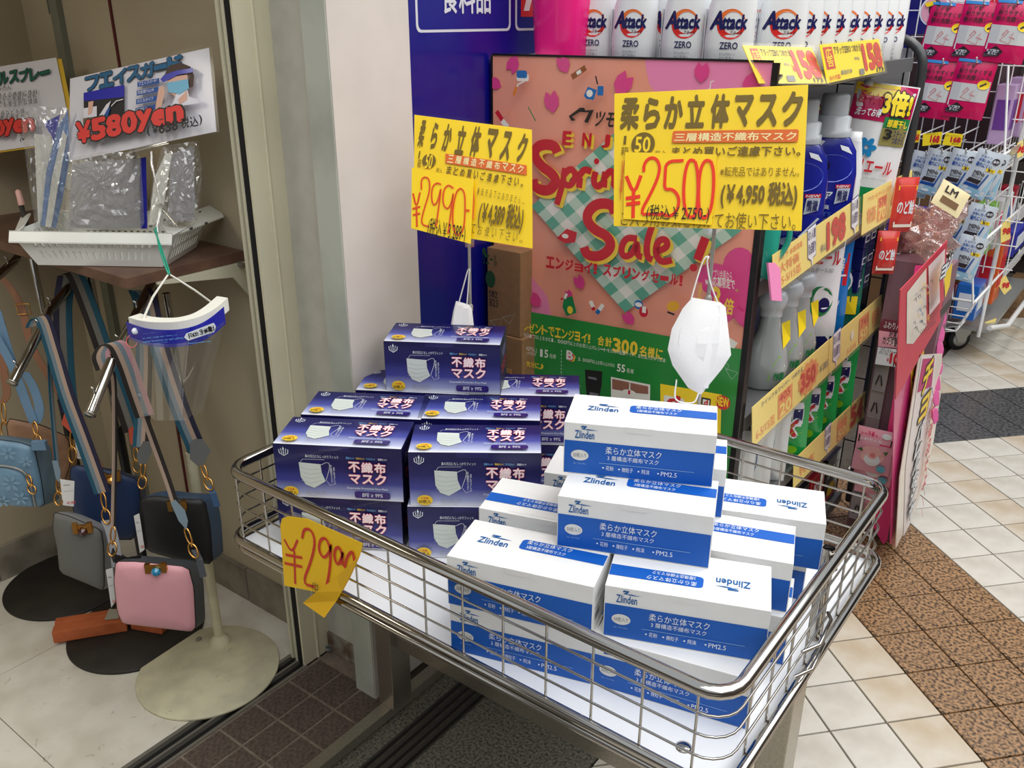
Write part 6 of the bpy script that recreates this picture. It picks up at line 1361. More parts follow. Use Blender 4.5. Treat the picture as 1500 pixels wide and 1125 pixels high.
bagged('bagged shield at the left, blue and white strip leaning beside the price sign', [(52, 336), (40, 250), (30, 172), (50, 155), (100, 158), (104, 240), (92, 336)], 1.86,
       [('blue_band', [(60, 330), (68, 250), (84, 188), (100, 160), (102, 230), (92, 290), (82, 334)], shb2, .012), ('white_strip', [(66, 332), (76, 260), (92, 190), (98, 200), (84, 280), (75, 333)], foam, .006), ('foam_pad', [(50, 196), (78, 200), (74, 300), (56, 330)], foam, .02), ('navy_card', [(64, 180), (88, 168), (80, 212), (76, 200)], shb, .016)])
bagged('bagged shield in the middle, cloudy film below the face shield sign', [(94, 336), (100, 250), (104, 232), (150, 222), (206, 224), (212, 336)], 1.80, [('visor_sheet', [(100, 334), (106, 240), (204, 232), (206, 334)], mat('grey_visor', (170, 168, 170), .35), .02), ('blue_band', [(206, 335), (205, 232), (214, 230), (216, 335)], shb, .012)], milk)
bagged('bagged shield at the right of the basket with bright creases', [(215, 334), (224, 262), (238, 214), (290, 206), (296, 250), (292, 322)], 1.77, [('foam_pad', [(218, 330), (226, 262), (242, 226), (252, 224), (240, 300), (232, 328)], foam, .012), ('visor_sheet', [(246, 326), (250, 226), (284, 214), (286, 322)], mat('grey_visor', (170, 168, 170), .35), .022)])
# face guard price sign
bls = mat('sign_title_blue', (20, 96, 140), .5); pgs = mat('sign_paper', (226, 224, 232), .45); rds = mat('sign_price_red', (222, 60, 54), .5); tan = mat('photo_skin', (222, 176, 156), .5); mbl = mat('photo_mask_blue', (120, 184, 214), .5); bbl_ = mat('caption_blue', (20, 80, 160), .5); dkr = mat('dark_red_outline', (90, 10, 16), .5)
fs = thing('price_sign', 'laminated white sign reading 580 yen with a photo of a woman in a face shield', 'sign', at(200, 200, 1.76))
s = Pr(at(104, 236, 1.84), at(316, 192, 1.72)-at(104, 236, 1.84), at(103, 124, 1.84)-at(104, 236, 1.84), k=(3.75, 0, 0), step=.0004)
q = [s.c(p) for p in ((378, 888), (1188, 722), (1148, 262), (385, 432))]; mb = MB(); mb.prism([s.w(a_, b, 0) for a_, b in q], -s.n*.001, pgs); mb.build('sign_sheet', fs)
def tq(s, ch, x, y, w_, h_, m, b=0, sl=-.213, **k):  # one glyph, placed by its centre in photo pixels, sized in metres
    c = s.c((x, y)); s.text(ch, (c[0]-w_/2, c[1]-h_/2), (c[0]+w_/2, c[1]+h_/2), m, b, 0, True, **k)
s.h = .0015
for i, ch in enumerate('フェイスガード'): tq(s, ch, 510+i*77, 458-i*17.5, .033, .028 if ch != 'ー' else .006, bls, .05, outline=BLACK, ow=.03)
s.poly([(472, 515), (695, 470), (695, 640), (472, 690)], BLACK); s.poly([(472, 515), (695, 470), (695, 538), (472, 560)], shb); s.poly([(472, 600), (545, 588), (545, 650), (472, 660)], pgs); s.poly([(500, 565), (528, 560), (520, 625), (498, 640)], tan); s.poly([(472, 655), (545, 645), (545, 680), (472, 690)], mat('khaki_print', (110, 104, 80), .5))
s.poly([(548, 660), (600, 580), (625, 560), (590, 660)], pgs); s.poly([(575, 662), (610, 600), (622, 600), (605, 660)], bbl_); s.stroke([(628, 590), (655, 562), (694, 552)], .002, pgs)
for i in range(4):
    y = 458+i*49; s.poly([(772, y+0), (892, y-22), (892, y+6), (772, y+28)], bbl_); 
    for j, ch in enumerate(('フェイスガード', '両面曇り止め', '洗えるタイプ', '飛沫防止')[i]): tq(s, ch, 785+j*15.5, y+11-j*3, .0065, .0065 if ch != 'ー' else .001, pgs, .01)
s.poly([(900, 500), (925, 480), (935, 520), (915, 600), (880, 625), (890, 560)], tan); s.poly([(925, 440), (960, 375), (1020, 358), (1075, 380), (1095, 430), (1090, 490), (1060, 500), (1070, 430)], mat('photo_hair', (70, 50, 44), .5)); s.ell(s.c((1100, 480)), .005, .006, MATS['photo_hair'])
s.poly([(950, 440), (1060, 425), (1068, 500), (1020, 560), (960, 520)], tan); s.poly([(1000, 530), (1060, 500), (1070, 545), (1118, 560), (1125, 580), (965, 605), (985, 575)], pgs); s.poly([(1010, 560), (1060, 510), (1062, 560), (1020, 590)], tan)
s.poly([(950, 470), (1005, 460), (1065, 450), (1072, 500), (1020, 532), (960, 520)], mbl); s.poly([(915, 452), (935, 428), (1005, 404), (1092, 390), (1097, 412), (1010, 428), (932, 468)], shb); s.ell(s.c((968, 452)), .0022, .0012, BLACK); s.ell(s.c((1030, 440)), .0022, .0012, BLACK)
for i, ch in enumerate('￥580yen'): tq(s, ch, 500+i*84-(i > 3)*0, 738-i*17+(8 if ch == 'y' else 0)+(10 if ch in 'en' else 0), .034 if ch in '￥' else .033, (.040 if ch in '￥580' else .038 if ch == 'y' else .028), rds, .06, outline=BLACK, ow=.05)
for i, ch in enumerate('(￥638税込)'): tq(s, ch, 862+i*36+(20 if i > 4 else 0)+(14 if i > 5 else 0), 738-i*8-(4 if i > 4 else 0), (.006 if ch in '()' else .013 if i < 5 else .019), (.020 if ch not in '￥' else .014), BLACK, .03)
s.ell(s.c((1086, 353)), .002, .002, GREY); s.build('sign_print', fs)
mb = MB(); mb.prism([s.w(a_+(.010 if a_ > .1 else -.004), b+(.006 if b > .05 else -.004), .004) for a_, b in q], -s.n*.0004, FLATC); mb.build('lamination', fs)
ch_ = thing('sign_clip', 'clear plastic clip arm holding the face shield sign on the basket rim', 'clip holder', at(222, 325, 1.75)); clp = clear('clip_plastic', gloss=.25)
mb = MB(); mb.tube([at(222, 222, 1.765), at(222, 240, 1.765), at(232, 280, 1.75), at(236, 300, 1.74)], .003, clp, 8); mb.tube([at(190, 222, 1.775), at(245, 209, 1.755)], .004, clp, 8); mb.build('arm', ch_)
mb = MB(); mb.box(at(237, 304, 1.735), (.014, .014, .014), clp); mb.build('joint', ch_); mb = MB(); mb.tube([at(236, 306, 1.735), at(230, 330, 1.73), at(231, 340, 1.73)], .004, clp, 8); mb.tube([at(240, 308, 1.735), at(258, 330, 1.72)], .004, clp, 8); mb.build('clamp_jaw', ch_)
# second sign and tester box at the far left
f2 = thing('price_sign', 'faded sign for a spray at the left picture edge, partly behind the first one', 'sign', at(50, 160, 2.1))
s = Pr(at(0, 230, 2.1), at(104, 205, 2.04)-at(0, 230, 2.1), at(0, 90, 2.1)-at(0, 230, 2.1), k=(3.75, 0, 0), step=.0004); q = [s.c(p) for p in ((-220, 860), (400, 770), (308, 316), (-220, 400))]
mb = MB(); mb.prism([s.w(a_, b, 0) for a_, b in q], -s.n*.001, pgs); mb.prism([s.w(a_+.012, b-.004, -.003) for a_, b in q], -s.n*.001, mat('yellow_backing', (220, 180, 50), .5)); mb.build('sign_sheet', f2)
s.h = .0012
for i, ch in enumerate('ルコールスプレー'): tq(s, ch, -150+i*58, 452-i*7, .026, .028 if ch != 'ー' else .005, mat('sign_green', (20, 100, 80), .5), .04, outline=BLACK, ow=.03)
for r, tx in enumerate(('使用はもちろん', '外出時に使える携帯に便利', 'しながら気軽に持ち', 'でも衛生的な環境')): 
    for j, ch in enumerate(tx[::-1]): tq(s, ch, (62, 205, 208, 216)[r]-j*27, 484+r*27+j*3, .0115, .0115, BLACK, .01)
for r, tx in enumerate(('口や便座なども除', 'も使えます☆')):
    for j, ch in enumerate(tx[::-1]): tq(s, ch, 150-j*27, 618+r*30+j*3, .0115, .0115, BLACK, .01)
for i, ch in enumerate('¥980yen'): tq(s, ch, -130+i*54, 730-i*5, .027, .034 if ch not in 'en' else .026, rds, .06, outline=dkr, ow=.05)
s.text('(¥', (150, 795), (175, 765), BLACK, .02); s.build('sign_print', f2)
tb = thing('tester_box', 'pale box of small spray testers at the left picture edge behind the basket', 'box', (-2.05, 1.08, 1.003)); wb_ = mat('ivory_box', (206, 200, 182), .5)
mb = MB(); mb.span((-2.16, 1.02, 1.003), (-1.92, 1.14, 1.095), wb_); mb.build('tray', tb, bevel=.003)
for k in range(6): MB().lathe([(.013, 0), (.014, .05), (.011, .056), (.008, .060), (.008, .075), (0, .076)], (-2.14+.036*k, 1.06, 1.097), mat('frosted_vial', (222, 220, 206), .3, coat=.4), 14).build('tester_vial', tb)
tt = thing('lip_tube', 'small pink tipped tube standing in front of the pale tester box', 'tube', at(40, 330, 1.9)); P = at(37, 318, 1.93); MB().lathe([(.005, 0), (.006, .05), (.006, .055)], P+V((0, 0, -.03)), mat('black_tube_body', (60, 56, 52), .3), 10, axis=(-.15, 0, 1)).build('tube_body', tt); MB().lathe([(.007, 0), (.006, .03), (0, .034)], P+V((-.004, 0, .026)), mat('pale_pink_tip', (220, 170, 160), .4), 10, axis=(-.15, 0, 1)).build('tube_cap', tt)
# hanging face shield
hs = thing('face_shield', 'open face shield with a dark blue brow band hanging from the basket', 'face shield', at(250, 480, 1.58))
bp_ = [(187, 484, 1.600), (200, 489, 1.585), (218, 494, 1.572), (240, 496, 1.565), (265, 495, 1.566), (290, 489, 1.58), (310, 478, 1.60), (329, 462, 1.625)]
band = bez([at(*p) for p in bp_], 4); wd_ = V((.12, -.05, 1)).normalized(); mb = MB(); mb.ribbon(band, wd_, .034, [shb], .0012); mb.build('brow_band', hs)
fm_ = bez([at(u-2, v-18, d+.035) for u, v, d in bp_[1:]], 4); mb = MB(); mb.ribbon(fm_, (0, 0, 1), .024, [foam], .026); mb.build('foam_strip', hs)
mb = MB(); n_ = len(bp_)
top = [at(u, v+8, d+.001) for u, v, d in bp_]; bot = [at(208+(u-187)*.62, 612+(4 if 200 < u < 300 else -6), d+.06) for u, v, d in bp_]
mb.add(top+bot, [(i, i+1, n_+i+1, n_+i) for i in range(n_-1)], crys, True); mb.build('visor', hs)
mb = MB(); mb.tube([at(205, 478, 1.60), at(224, 435, 1.61), at(247, 401, 1.62), at(285, 425, 1.66), at(311, 444, 1.70)], .0022, foam, 6); mb.build('elastic', hs)
MB().lathe([(.006, 0), (.005, .0025), (0, .003)], at(198, 485, 1.580), whp, 14, axis=-ray(198, 485)).build('rivet', hs)
s = Pr(at(205, 500, 1.572), at(300, 490, 1.575)-at(205, 500, 1.572), (0, 0, 1), k=(3.75, 0, 300), step=.0004); s.h = .008
s.poly([(1018, 720), (1030, 698), (1180, 640), (1192, 660), (1185, 690), (1040, 738)], whp); 
for i, ch in enumerate('Face Shield'): 
    if ch != ' ': tq(s, ch, 1052+i*12.2, 712-i*4.4, .0062, .0095 if ch in 'FSfhld' else .0068, BLACK, 0)
for r, tx in enumerate(('Warning:', 'It can only be used as', 'Mask prevent to the liquid', 'from overflowing')): s.text(tx, (795, 700+r*18), (795+len(tx)*8.5, 690+r*18), lb_, 0); s.text('Protection isolation mask', (1045, 752), (1165, 735), lb_, 0, 0)
s.build('band_print', hs)
gt = thing('cable_tie', 'green elastic tie looping from the basket rim to the hanging shield', 'tie', at(229, 336, 1.66)); mb = MB(); mb.tube(bez([at(228, 333, 1.70), at(234, 365, 1.64), at(244, 395, 1.62), at(248, 402, 1.62), at(246, 392, 1.625), at(232, 352, 1.66), at(226, 336, 1.71)], 4), .0017, mat('green_cord', (40, 160, 130), .4), 6); mb.build('cord', gt)
rt_ = thing('cable_tie', 'small pink loop dangling under the rivet of the hanging shield', 'tie', at(193, 498, 1.6)); mb = MB(); mb.tube([at(193+8*math.cos(k*.52), 500+9*math.sin(k*.52), 1.6) for k in range(12)], .0009, mat('pink_cord', (240, 120, 120), .4), 6, True); mb.build('cord', rt_)
# --- bag stands
disk = mat('rusty_black_iron', (42, 38, 32), .55, rgb2=(30, 28, 26), nscale=14, detail=8); dcr = mat('cream_painted_iron', (214, 208, 176), .55, rgb2=(196, 190, 162), nscale=16, detail=14, speck=.3)
def stand(lbl, cx, cy, px__, py, dm, pm, ztop, R=.167):
    t = thing('bag_stand', lbl, 'bag stand', (cx, cy, .001)); MB().lathe([(0, 0), (R, 0), (R, .005), (R-.002, .007), (0, .009)], (cx, cy, .001), dm, 72).build('base_disc', t)
    MB().lathe([(.026, 0), (.024, .012), (.015, .02), (.0125, .024)], (px__, py, .008), pm, 24).build('collar', t)
    MB().tube([(px__, py, .01), (px__, py, .55)], .0115, pm, 16).build('pole', t); MB().tube([(px__, py, .55), (px__, py, ztop)], .0085, CHROME, 14).build('inner_pole', t); return t
s1 = stand('front bag stand with a worn cream round base', -1.627, .933, -1.687, 1.009, dcr, dcr, .93)
s2 = stand('middle bag stand with a black round base under the orange bricks', -1.907, .913, -1.95, .985, disk, BLKM, .93)
s3 = stand('back bag stand with a black round base near the left wall', -2.245, .914, -2.215, .985, disk, BLKM, .94)
def arm(t, pts, r=.0105):
    P = [at(*p) for p in pts]; MB().tube(P, r, CHROME, 14).build('display_arm', t); d = (P[-1]-P[-2]).normalized()
    MB().lathe([(r, -.002), (r+.0015, 0), (r+.0015, .003), (0, .004)], P[-1], CHROME, 16, axis=d).build('end_cap', t)
    for f in (.93, .62, .30):
        i = f*(len(P)-1); k = int(i); c = P[k]+(P[min(k+1, len(P)-1)]-P[k])*(i-k)+V((0, 0, r)); MB().tube([c, c+V((0, 0, .010)), c+V((-.004, -.003, .014))], .0022, CHROME, 8).build('hook_pin', t)
arm(s2, [(104, 418, 2.03), (72, 455, 1.96), (56, 489, 1.91), (18, 560, 1.84)]); arm(s1, [(226, 408, 1.90), (205, 450, 1.84), (187, 487, 1.79), (162, 531, 1.74), (132, 606, 1.68)]); arm(s3, [(40, 360, 2.2), (20, 385, 2.12), (-10, 410, 2.05)])
# --- handbags
def lth(n, c, r=.5): return mat(n, c, r, bump=.12, nscale=260)
seam = mat('black_piping', (26, 24, 24), .5)
def bag(lbl, out, d, n, m, msid, th, bulge=.010, seamline=True, name='handbag'):
    t = thing(name, lbl, 'handbag', at(*out[0], d)); n = V(n).normalized(); u0 = sum(p[0] for p in out)/len(out); v0 = sum(p[1] for p in out)/len(out); c = at(u0, v0, d)
    P = [onpl(u, v, c, n) for u, v in out]; Q = []
    for i in range(len(P)): a_, b_ = P[i], P[(i+1) % len(P)]; Q += [a_*.88+b_*.12, (a_+b_)/2, a_*.12+b_*.88]
    if sum((Q[i]-c).cross(Q[(i+1) % len(Q)]-c).dot(n) for i in range(len(Q))) < 0: Q.reverse()
    mb = MB(); mb.pillow(Q, n, th*1.15, bulge, m, msid=msid, back=.5, drop=.035); mb.build('bag_body', t)
    if seamline: MB().tube([q_+n*.0005 for q_ in Q], .0013, seam, 5, True).build('piping', t)
    return t, c, n
def P3(L): return [at(*p) for p in L]
def strap(t, L, width, mats, wd=None, name='strap', n=5, lbl=None):
    global LASTS; width *= 1.35
    P = bez(P3(L), n); wd = wd or V((.8, .6, 0)); mb = MB(); mb.ribbon(P, wd, width, mats, .0018); LASTS = mb.build(name, t, label=lbl); return LASTS
LASTS = None
def hook(t, u, v, u2, v2, d, m=GOLD):
    A, B = at(u, v, d), at(u2, v2, d); D = B-A; L = D.length; D.normalize(); X, Y = frame(D); X = RT
    def loop(c, a_, b, n=12): return [c+X*(a_*math.cos(2*math.pi*k/n))+D*(b*math.sin(2*math.pi*k/n)) for k in range(n)]
    o = MB(); o.tube(loop(A+D*L*.28, .0050, L*.30), .0018, m, 6, True); o.tube(loop(A+D*L*.80, .0090, L*.26), .0019, m, 6, True); o.tube([A+D*L*.5, A+D*L*.66], .002, m, 6); o.build('swivel_hook', LASTS if LASTS and LASTS.parent == t else t)
tl2 = mat('strap_teal', (16, 74, 94), .8); st2 = mat('strap_steel', (106, 122, 132), .8); st3 = mat('strap_sand', (164, 142, 126), .8); st4 = mat('strap_navy', (26, 24, 52), .8); stb = mat('strap_black', (34, 26, 24), .8); stg = mat('strap_grey', (106, 104, 98), .8); stp3 = mat('strap_pink', (178, 132, 140), .8)
tb1 = lth('tab_dark_grey', (78, 78, 76)); tb2 = lth('tab_orange_red', (196, 74, 40)); tagm = mat('swing_tag_white', (226, 224, 220), .6); salep = mat('sale_print', (216, 70, 70), .5)
def tab(t, out, d, m):
    cu = sum(p[0] for p in out)/len(out); cv = sum(p[1] for p in out)/len(out); out = [(cu+(u-cu)*1.15, cv+(v-cv)*1.1) for u, v in out]; d -= .02
    n = -ray(150, 600).normalized(); mb = MB(); c = at(*out[0], d); mb.prism([onpl(u, v, c, n) for u, v in out], -n*.003, m); mb.build('strap_tab', t)
def swing(t, out, d):
    n = V((.75, -.6, .05)).normalized(); c = at(*out[0], d); s = Pr(c, V((.6, .75, 0)), (0, 0, 1)); mb = MB(); P = [onpl(u, v, c, s.n) for u, v in out]; mb.prism(P, -s.n*.0008, tagm); mb.build('swing_tag', t)
    q = [((p-c).dot(s.x), (p-c).dot(s.y)) for p in P]; x0 = min(a_ for a_, b in q); x1 = max(a_ for a_, b in q); y0 = min(b for a_, b in q); y1 = max(b for a_, b in q); s.h = .0006
    s.text('MODELE', (x0+(x1-x0)*.3, y0+(y1-y0)*.76), (x0+(x1-x0)*.7, y0+(y1-y0)*.80), BLACK, 0, 0, True); s.text('No.2013-27', (x0+(x1-x0)*.25, y0+(y1-y0)*.55), (x0+(x1-x0)*.8, y0+(y1-y0)*.59), GREY, 0, 0, True); s.text('¥1,900', (x0+(x1-x0)*.3, y0+(y1-y0)*.10), (x0+(x1-x0)*.8, y0+(y1-y0)*.2), salep, .02, 0, True); s.build('tag_print', t)
def clasp(t, u, v, d, n, gem=None, w_=.040, h_=.030):
    c = onpl(u, v, at(u, v, d), V(n)); n = V(n).normalized(); X = V((-n.y, n.x, 0)).normalized(); R = Matrix((X, -n, V((0, 0, 1)))).transposed()
    mb = MB(); mb.box(c+n*.013, (w_, .004, h_*.45), GOLD, R); mb.box(c+n*.014+X*w_*.36, (w_*.24, .008, h_*.8), GOLD, R); mb.box(c+n*.014-X*w_*.36, (w_*.24, .008, h_*.8), GOLD, R); mb.build('clasp', t)
    mb = MB(); mb.lathe([(.002, -.002), (.0095, 0), (.0095, .004), (.005, .009), (0, .010)], c+n*.016+V((0, 0, -h_*.3)), gem or GOLD, 8, axis=n, smooth=False); mb.build('clasp_stone', t)
# light blue embossed bag
tnm = mat('tan_embossed', (176, 134, 104), .5, rgb2=(160, 120, 92), nscale=30); lbm = mat('pale_blue_embossed', (118, 152, 176), .42, rgb2=(104, 138, 162), nscale=22)
t, c, n = bag('tan embossed handbag mostly hidden behind the pale blue one', [(8, 612), (60, 622), (100, 640), (104, 675), (92, 715), (40, 712), (22, 700)], 2.16, (.8, -.6, 0), tnm, tnm, .05)
strap(t, [(-6, 400, 2.15), (12, 418, 2.14), (32, 452, 2.13), (48, 510, 2.13), (92, 585, 2.14), (150, 690, 2.14)], .014, [mat('strap_tan', (150, 104, 78), .6)]); mb = MB(); b_ = at(34, 452, 2.12); mb.tube([b_+V(p) for p in ((-.01, -.01, .012), (.012, .01, .012), (.012, .01, -.014), (-.01, -.01, -.014))], .0018, GOLD, 6, True); mb.build('buckle', t)
strap(t, [(2, 470, 2.13), (4, 530, 2.13), (10, 575, 2.13), (4, 590, 2.13)], .014, [mat('strap_tan', (150, 104, 78), .6)]); hook(t, 4, 590, 8, 640, 2.12)
t, c, n = bag('pale blue flower embossed bag with a front pocket at the left picture edge', [(-30, 640), (30, 648), (50, 655), (60, 700), (66, 742), (20, 740), (-35, 722)], 1.98, (.72, -.7, 0), lbm, lbm, .075, .012)
mb = MB(); PP = [onpl(u, v, c+n*.012, n) for u, v in ((-32, 680), (10, 682), (34, 690), (44, 706), (52, 742), (20, 741), (-34, 724))]; Q = []
for i in range(len(PP)): Q += [PP[i], (PP[i]+PP[(i+1) % len(PP)])/2]
Q.reverse(); mb.pillow(Q, n, .004, .010, lbm); mb.build('front_pocket', t); MB().tube(bez([onpl(u, v, c+n*.02, n) for u, v in ((-32, 681), (10, 683), (34, 691), (44, 707), (52, 742))], 3), .0028, mat('zip_silver', (150, 150, 146), .4, .5), 6).build('zip', t)
hook(t, 41, 696, 48, 722, 1.95, GOLD)
# embossed flowers on pocket and body
sb_ = Pr(c+n*.022, V((-n.y, n.x, 0)), (0, 0, 1)); lb2 = mat('emboss_light', (124, 158, 181), .38)
for (fu, fv), r_ in (((16, 708), .022), ((4, 734), .016), ((-14, 700), .016), ((30, 730), .018), ((38, 676), .014), ((12, 664), .018), ((-10, 660), .012)):
    o_ = onpl(fu, fv, c+n*.022, n)-sb_.O; cx, cy = o_.dot(sb_.x), o_.dot(sb_.y)
    for k in range(6): a_ = k*math.pi/3; sb_.h = .0012; sb_.ell((cx+r_*.6*math.cos(a_), cy+r_*.6*math.sin(a_)), r_*.38, r_*.2, lb2, 10, True, rot=a_)
sb_.build('embossed_flowers', t)
bstr = lth('strap_pale_blue', (104, 136, 164))
for L in ([(-5, 455, 1.9), (14, 520, 1.93), (32, 575, 1.95), (50, 618, 1.96)], [(36, 545, 1.93), (50, 570, 1.94), (58, 600, 1.95), (52, 620, 1.96), (44, 605, 1.95), (22, 545, 1.93), (-6, 492, 1.91)]): strap(t, L, .015, [bstr])
hook(t, 50, 618, 56, 652, 1.955); mb = MB(); mb.box(at(58, 652, 1.95), (.03, .012, .02), bstr, Matrix.Rotation(.7, 3, 'Z')); mb.build('handle_tab', t)
# grey bag on the first arm
gb, c, n = bag('grey suede handbag with a dark flower clasp hanging from the left chrome arm', [(79, 750), (100, 755), (148, 776), (152, 800), (153, 865), (130, 855), (88, 838), (84, 800), (78, 775)], 1.90, (.7, -.72, 0), lth('suede_grey', (104, 104, 98), .8), mat('light_grey_side', (150, 150, 152), .6), .055)
clasp(gb, 124, 768, 1.885, n, mat('dark_red_stone', (60, 20, 20), .2, coat=.6)); strap(gb, [(66, 466, 1.935), (72, 500, 1.93), (74, 560, 1.92), (80, 640, 1.91), (86, 700, 1.90)], .012, [stg, st2, tl2], V((.5, -.8, 0)))
strap(gb, [(48, 478, 1.93), (54, 466, 1.92), (64, 470, 1.905), (80, 520, 1.90), (98, 580, 1.895), (124, 650, 1.89), (150, 722, 1.885)], .030, [tl2, st2, st3, st4], V((.86, .45, .3)))
hook(gb, 150, 722, 157, 765, 1.88); hook(gb, 86, 700, 86, 738, 1.89); swing(gb, [(88, 702), (109, 705), (108, 742), (92, 740)], 1.87); tab(gb, [(77, 676), (84, 676), (88, 690), (87, 706), (82, 700)], 1.895, st2)
mb = MB(); mb.ribbon(bez(P3([(156, 762, 1.885), (162, 775, 1.885), (168, 800, 1.89), (172, 830, 1.9)]), 3), V((.6, .8, 0)), .022, [mat('light_grey_side', (150, 150, 152), .6)], .003); mb.build('side_tab', gb); swing(gb, [(155, 835), (165, 832), (170, 880), (163, 890)], 1.86)
# navy bag
nv, c, n = bag('dark blue handbag with a gold clasp hanging in the middle of the cluster', [(103, 686), (112, 681), (160, 688), (203, 702), (206, 740), (198, 790), (150, 790), (112, 765), (104, 730)], 1.99, (.78, -.62, 0), lth('leather_dark_blue', (34, 54, 92), .5), lth('leather_dark_blue', (34, 54, 92), .5), .06)
clasp(nv, 164, 694, 1.975, n); strap(nv, [(98, 404, 2.02), (92, 450, 2.02), (94, 520, 2.01), (98, 575, 2.0), (103, 605, 1.99)], .032, [st4, stg, tl2], V((.8, .6, 0))); strap(nv, [(100, 400, 2.02), (110, 402, 2.0), (130, 450, 2.0), (155, 520, 1.99), (180, 590, 1.985), (194, 632, 1.98)], .034, [stb, stg, tl2], V((.86, .45, .3)))
tab(nv, [(92, 620), (96, 606), (106, 600), (118, 604), (121, 615), (112, 628), (104, 632)], 1.98, tb2); tab(nv, [(189, 630), (194, 626), (200, 630), (201, 645), (198, 656), (191, 648)], 1.975, tb2); hook(nv, 106, 630, 106, 675, 1.975); hook(nv, 198, 656, 201, 690, 1.97); swing(nv, [(109, 640), (121, 642), (124, 672), (113, 672)], 1.965)
# black bag
bb_, c, n = bag('black handbag with blue sides hanging from the right chrome arm', [(205, 730), (228, 726), (262, 730), (300, 732), (308, 770), (312, 826), (270, 822), (214, 806), (208, 770)], 1.935, (.66, -.75, 0), lth('leather_black', (26, 25, 26), .5), lth('leather_steel_blue', (56, 88, 124), .5), .075)
clasp(bb_, 262, 736, 1.915, n, mat('smoke_stone', (70, 70, 60), .2, coat=.6), .040); strap(bb_, [(206, 425, 1.87), (216, 440, 1.86), (228, 490, 1.86), (250, 560, 1.875), (270, 615, 1.89), (290, 662, 1.90)], .034, [tl2, st2, st3, st4], V((.86, .45, .3)))
strap(bb_, [(200, 425, 1.88), (208, 450, 1.885), (211, 520, 1.89), (209, 600, 1.90), (206, 655, 1.90)], .026, [tl2, st2, st3, stb], V((.8, .6, 0))); tab(bb_, [(280, 650), (286, 645), (296, 645), (307, 660), (301, 672), (297, 680), (289, 680), (280, 672)], 1.895, tb1); tab(bb_, [(202, 665), (210, 648), (218, 648), (221, 662), (214, 678), (204, 678)], 1.895, tb1)
hook(bb_, 296, 680, 308, 716, 1.895); hook(bb_, 210, 678, 208, 714, 1.895); mb = MB(); mb.ribbon(P3([(306, 712, 1.90), (312, 722, 1.90), (318, 742, 1.91)]), V((.6, .8, 0)), .013, [lth('leather_steel_blue', (56, 88, 124), .5)], .003); mb.build('side_tab', bb_); swing(bb_, [(196, 756), (204, 752), (212, 805), (205, 810)], 1.905)
# pink bag
pb, c, n = bag('pink leather handbag with a blue glass clasp, lowest at the front', [(170, 822), (200, 822), (276, 830), (284, 860), (287, 918), (282, 924), (230, 918), (180, 912), (172, 895), (167, 850)], 1.83, (.68, -.73, 0), lth('leather_pink', (222, 160, 168), .45), lth('leather_slate', (74, 78, 84), .5), .062, .012)
clasp(pb, 231, 826, 1.805, n, mat('blue_glass', (30, 130, 170), .05, coat=1.0), .044, .026); strap(pb, [(160, 540, 1.74), (167, 560, 1.76), (168, 650, 1.79), (167, 720, 1.81), (166, 772, 1.815)], .010, [stb, st3], V((.35, -.93, 0)))
strap(pb, [(154, 540, 1.745), (148, 520, 1.74), (158, 504, 1.735), (172, 506, 1.725), (186, 535, 1.735), (198, 570, 1.75), (212, 610, 1.765)], .032, [stb, st3, st2, stp3], V((.86, .45, .3))); strap(pb, [(210, 606, 1.766), (228, 655, 1.78), (246, 705, 1.79), (258, 742, 1.795)], .012, [st3, stb], V((.7, .4, .2))); tab(pb, [(252, 738), (258, 734), (270, 748), (274, 762), (272, 774), (262, 762)], 1.79, st2)
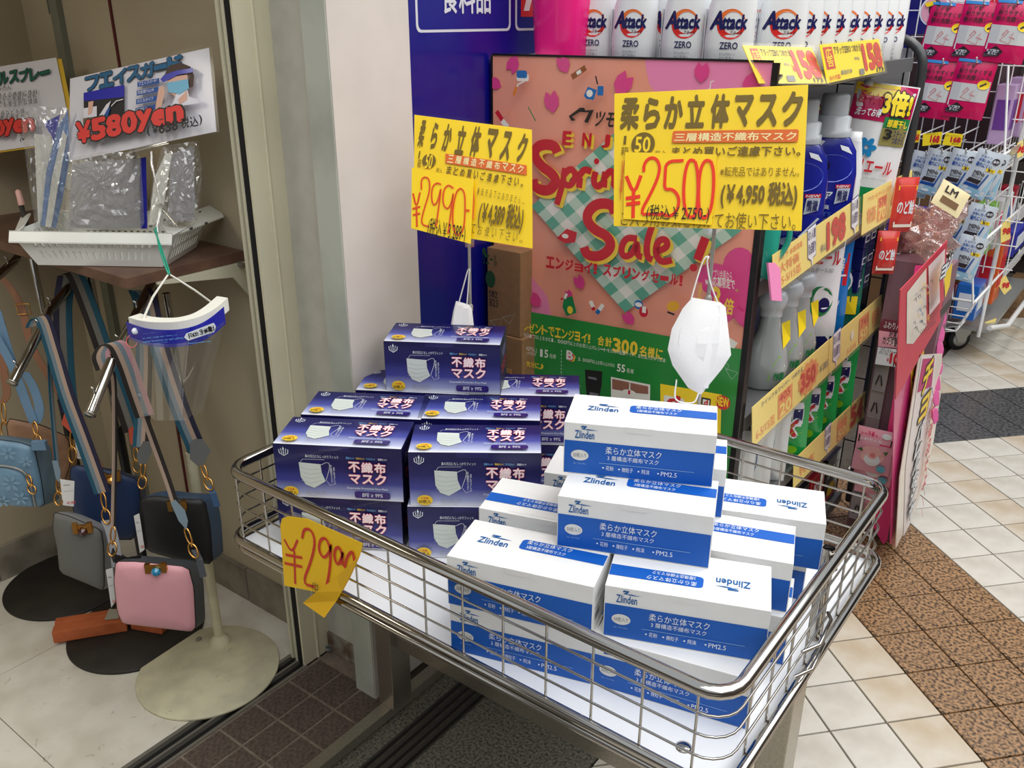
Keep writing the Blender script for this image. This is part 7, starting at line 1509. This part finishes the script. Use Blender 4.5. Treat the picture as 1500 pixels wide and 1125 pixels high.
hook(pb, 272, 774, 286, 815, 1.79); hook(pb, 166, 772, 164, 812, 1.81); mb = MB(); mb.ribbon(P3([(285, 805, 1.80), (292, 820, 1.80), (298, 845, 1.81)]), V((.6, .8, 0)), .013, [lth('leather_slate', (74, 78, 84), .5)], .003); mb.build('side_tab', pb); mb = MB(); mb.ribbon(P3([(164, 808, 1.82), (168, 818, 1.82), (186, 822, 1.83), (206, 818, 1.84)]), V((.3, .3, 1)), .018, [seam], .003); mb.build('rear_flap', pb)
# --- orange bricks weighing the bases down
bkm = mat('orange_brick', (196, 104, 58), .75, rgb2=(176, 88, 46), nscale=20, detail=8)
def wbrick(lbl, a, b, dpt, h, z0):
    A = atz(*a, z0); B = atz(*b, z0); X = (B-A).normalized(); Y = V((-X.y, X.x, 0)); L = (B-A).length
    t = thing('brick', lbl, 'brick', A); pr_ = [(0, 0), (dpt, 0), (dpt, h), (dpt*.62, h), (dpt*.60, h-.007), (dpt*.50, h-.007), (dpt*.48, h), (0, h)]
    mb = MB(); mb.prism([A+Y*p+V((0, 0, q)) for p, q in pr_], X*L, bkm); mb.build('brick_body', t, bevel=.003); return t
wbrick('long orange brick with a groove across two black stand bases', (79, 943), (187, 925), .062, .034, .011)
wbrick('short orange brick end under the pink handbag', (192, 922), (238, 930), .055, .03, .011)
nt = thing('paper_note', 'scrap of grey paper stuck on the long orange brick', 'paper', at(165, 895, 2.1)); P = [atz(u, v, .048) for u, v in ((160, 892), (172, 893), (174, 906), (153, 908))]; mb = MB(); mb.prism(P, (0, 0, .0008), mat('grey_note', (170, 164, 146), .7)); mb.build('note_sheet', nt)
pe = thing('pebble', 'small grey stone chip on the cream stand base', 'stone', atz(291, 937, .009)); mb = MB(); mb.lathe([(0, 0), (.007, .001), (.006, .005), (0, .007)], atz(291, 937, .009), mat('stone_grey', (130, 124, 108), .8), 7, sx=1.3, smooth=False); mb.build('chip', pe)
# clump of litter in the corner by the jamb
lt = thing('litter', 'crumpled foil scrap lying in the corner behind the shutter jamb', 'litter', atz(484, 950, .004)); mb = MB(); random.seed(9)
for k in range(5): c = atz(482+random.uniform(-6, 8), 948+random.uniform(-4, 6), .012); mb.pillow([c+V((.012*math.cos(i)*random.uniform(.5, 1), .008*math.sin(i)*random.uniform(.5, 1), random.uniform(-.008, .008))) for i in range(6)], (random.random(), -1, random.random()), .002, .004, mat('foil_grey', (150, 150, 146), .4, .4), smooth=False)
mb.build('scrap', lt, kind='stuff')
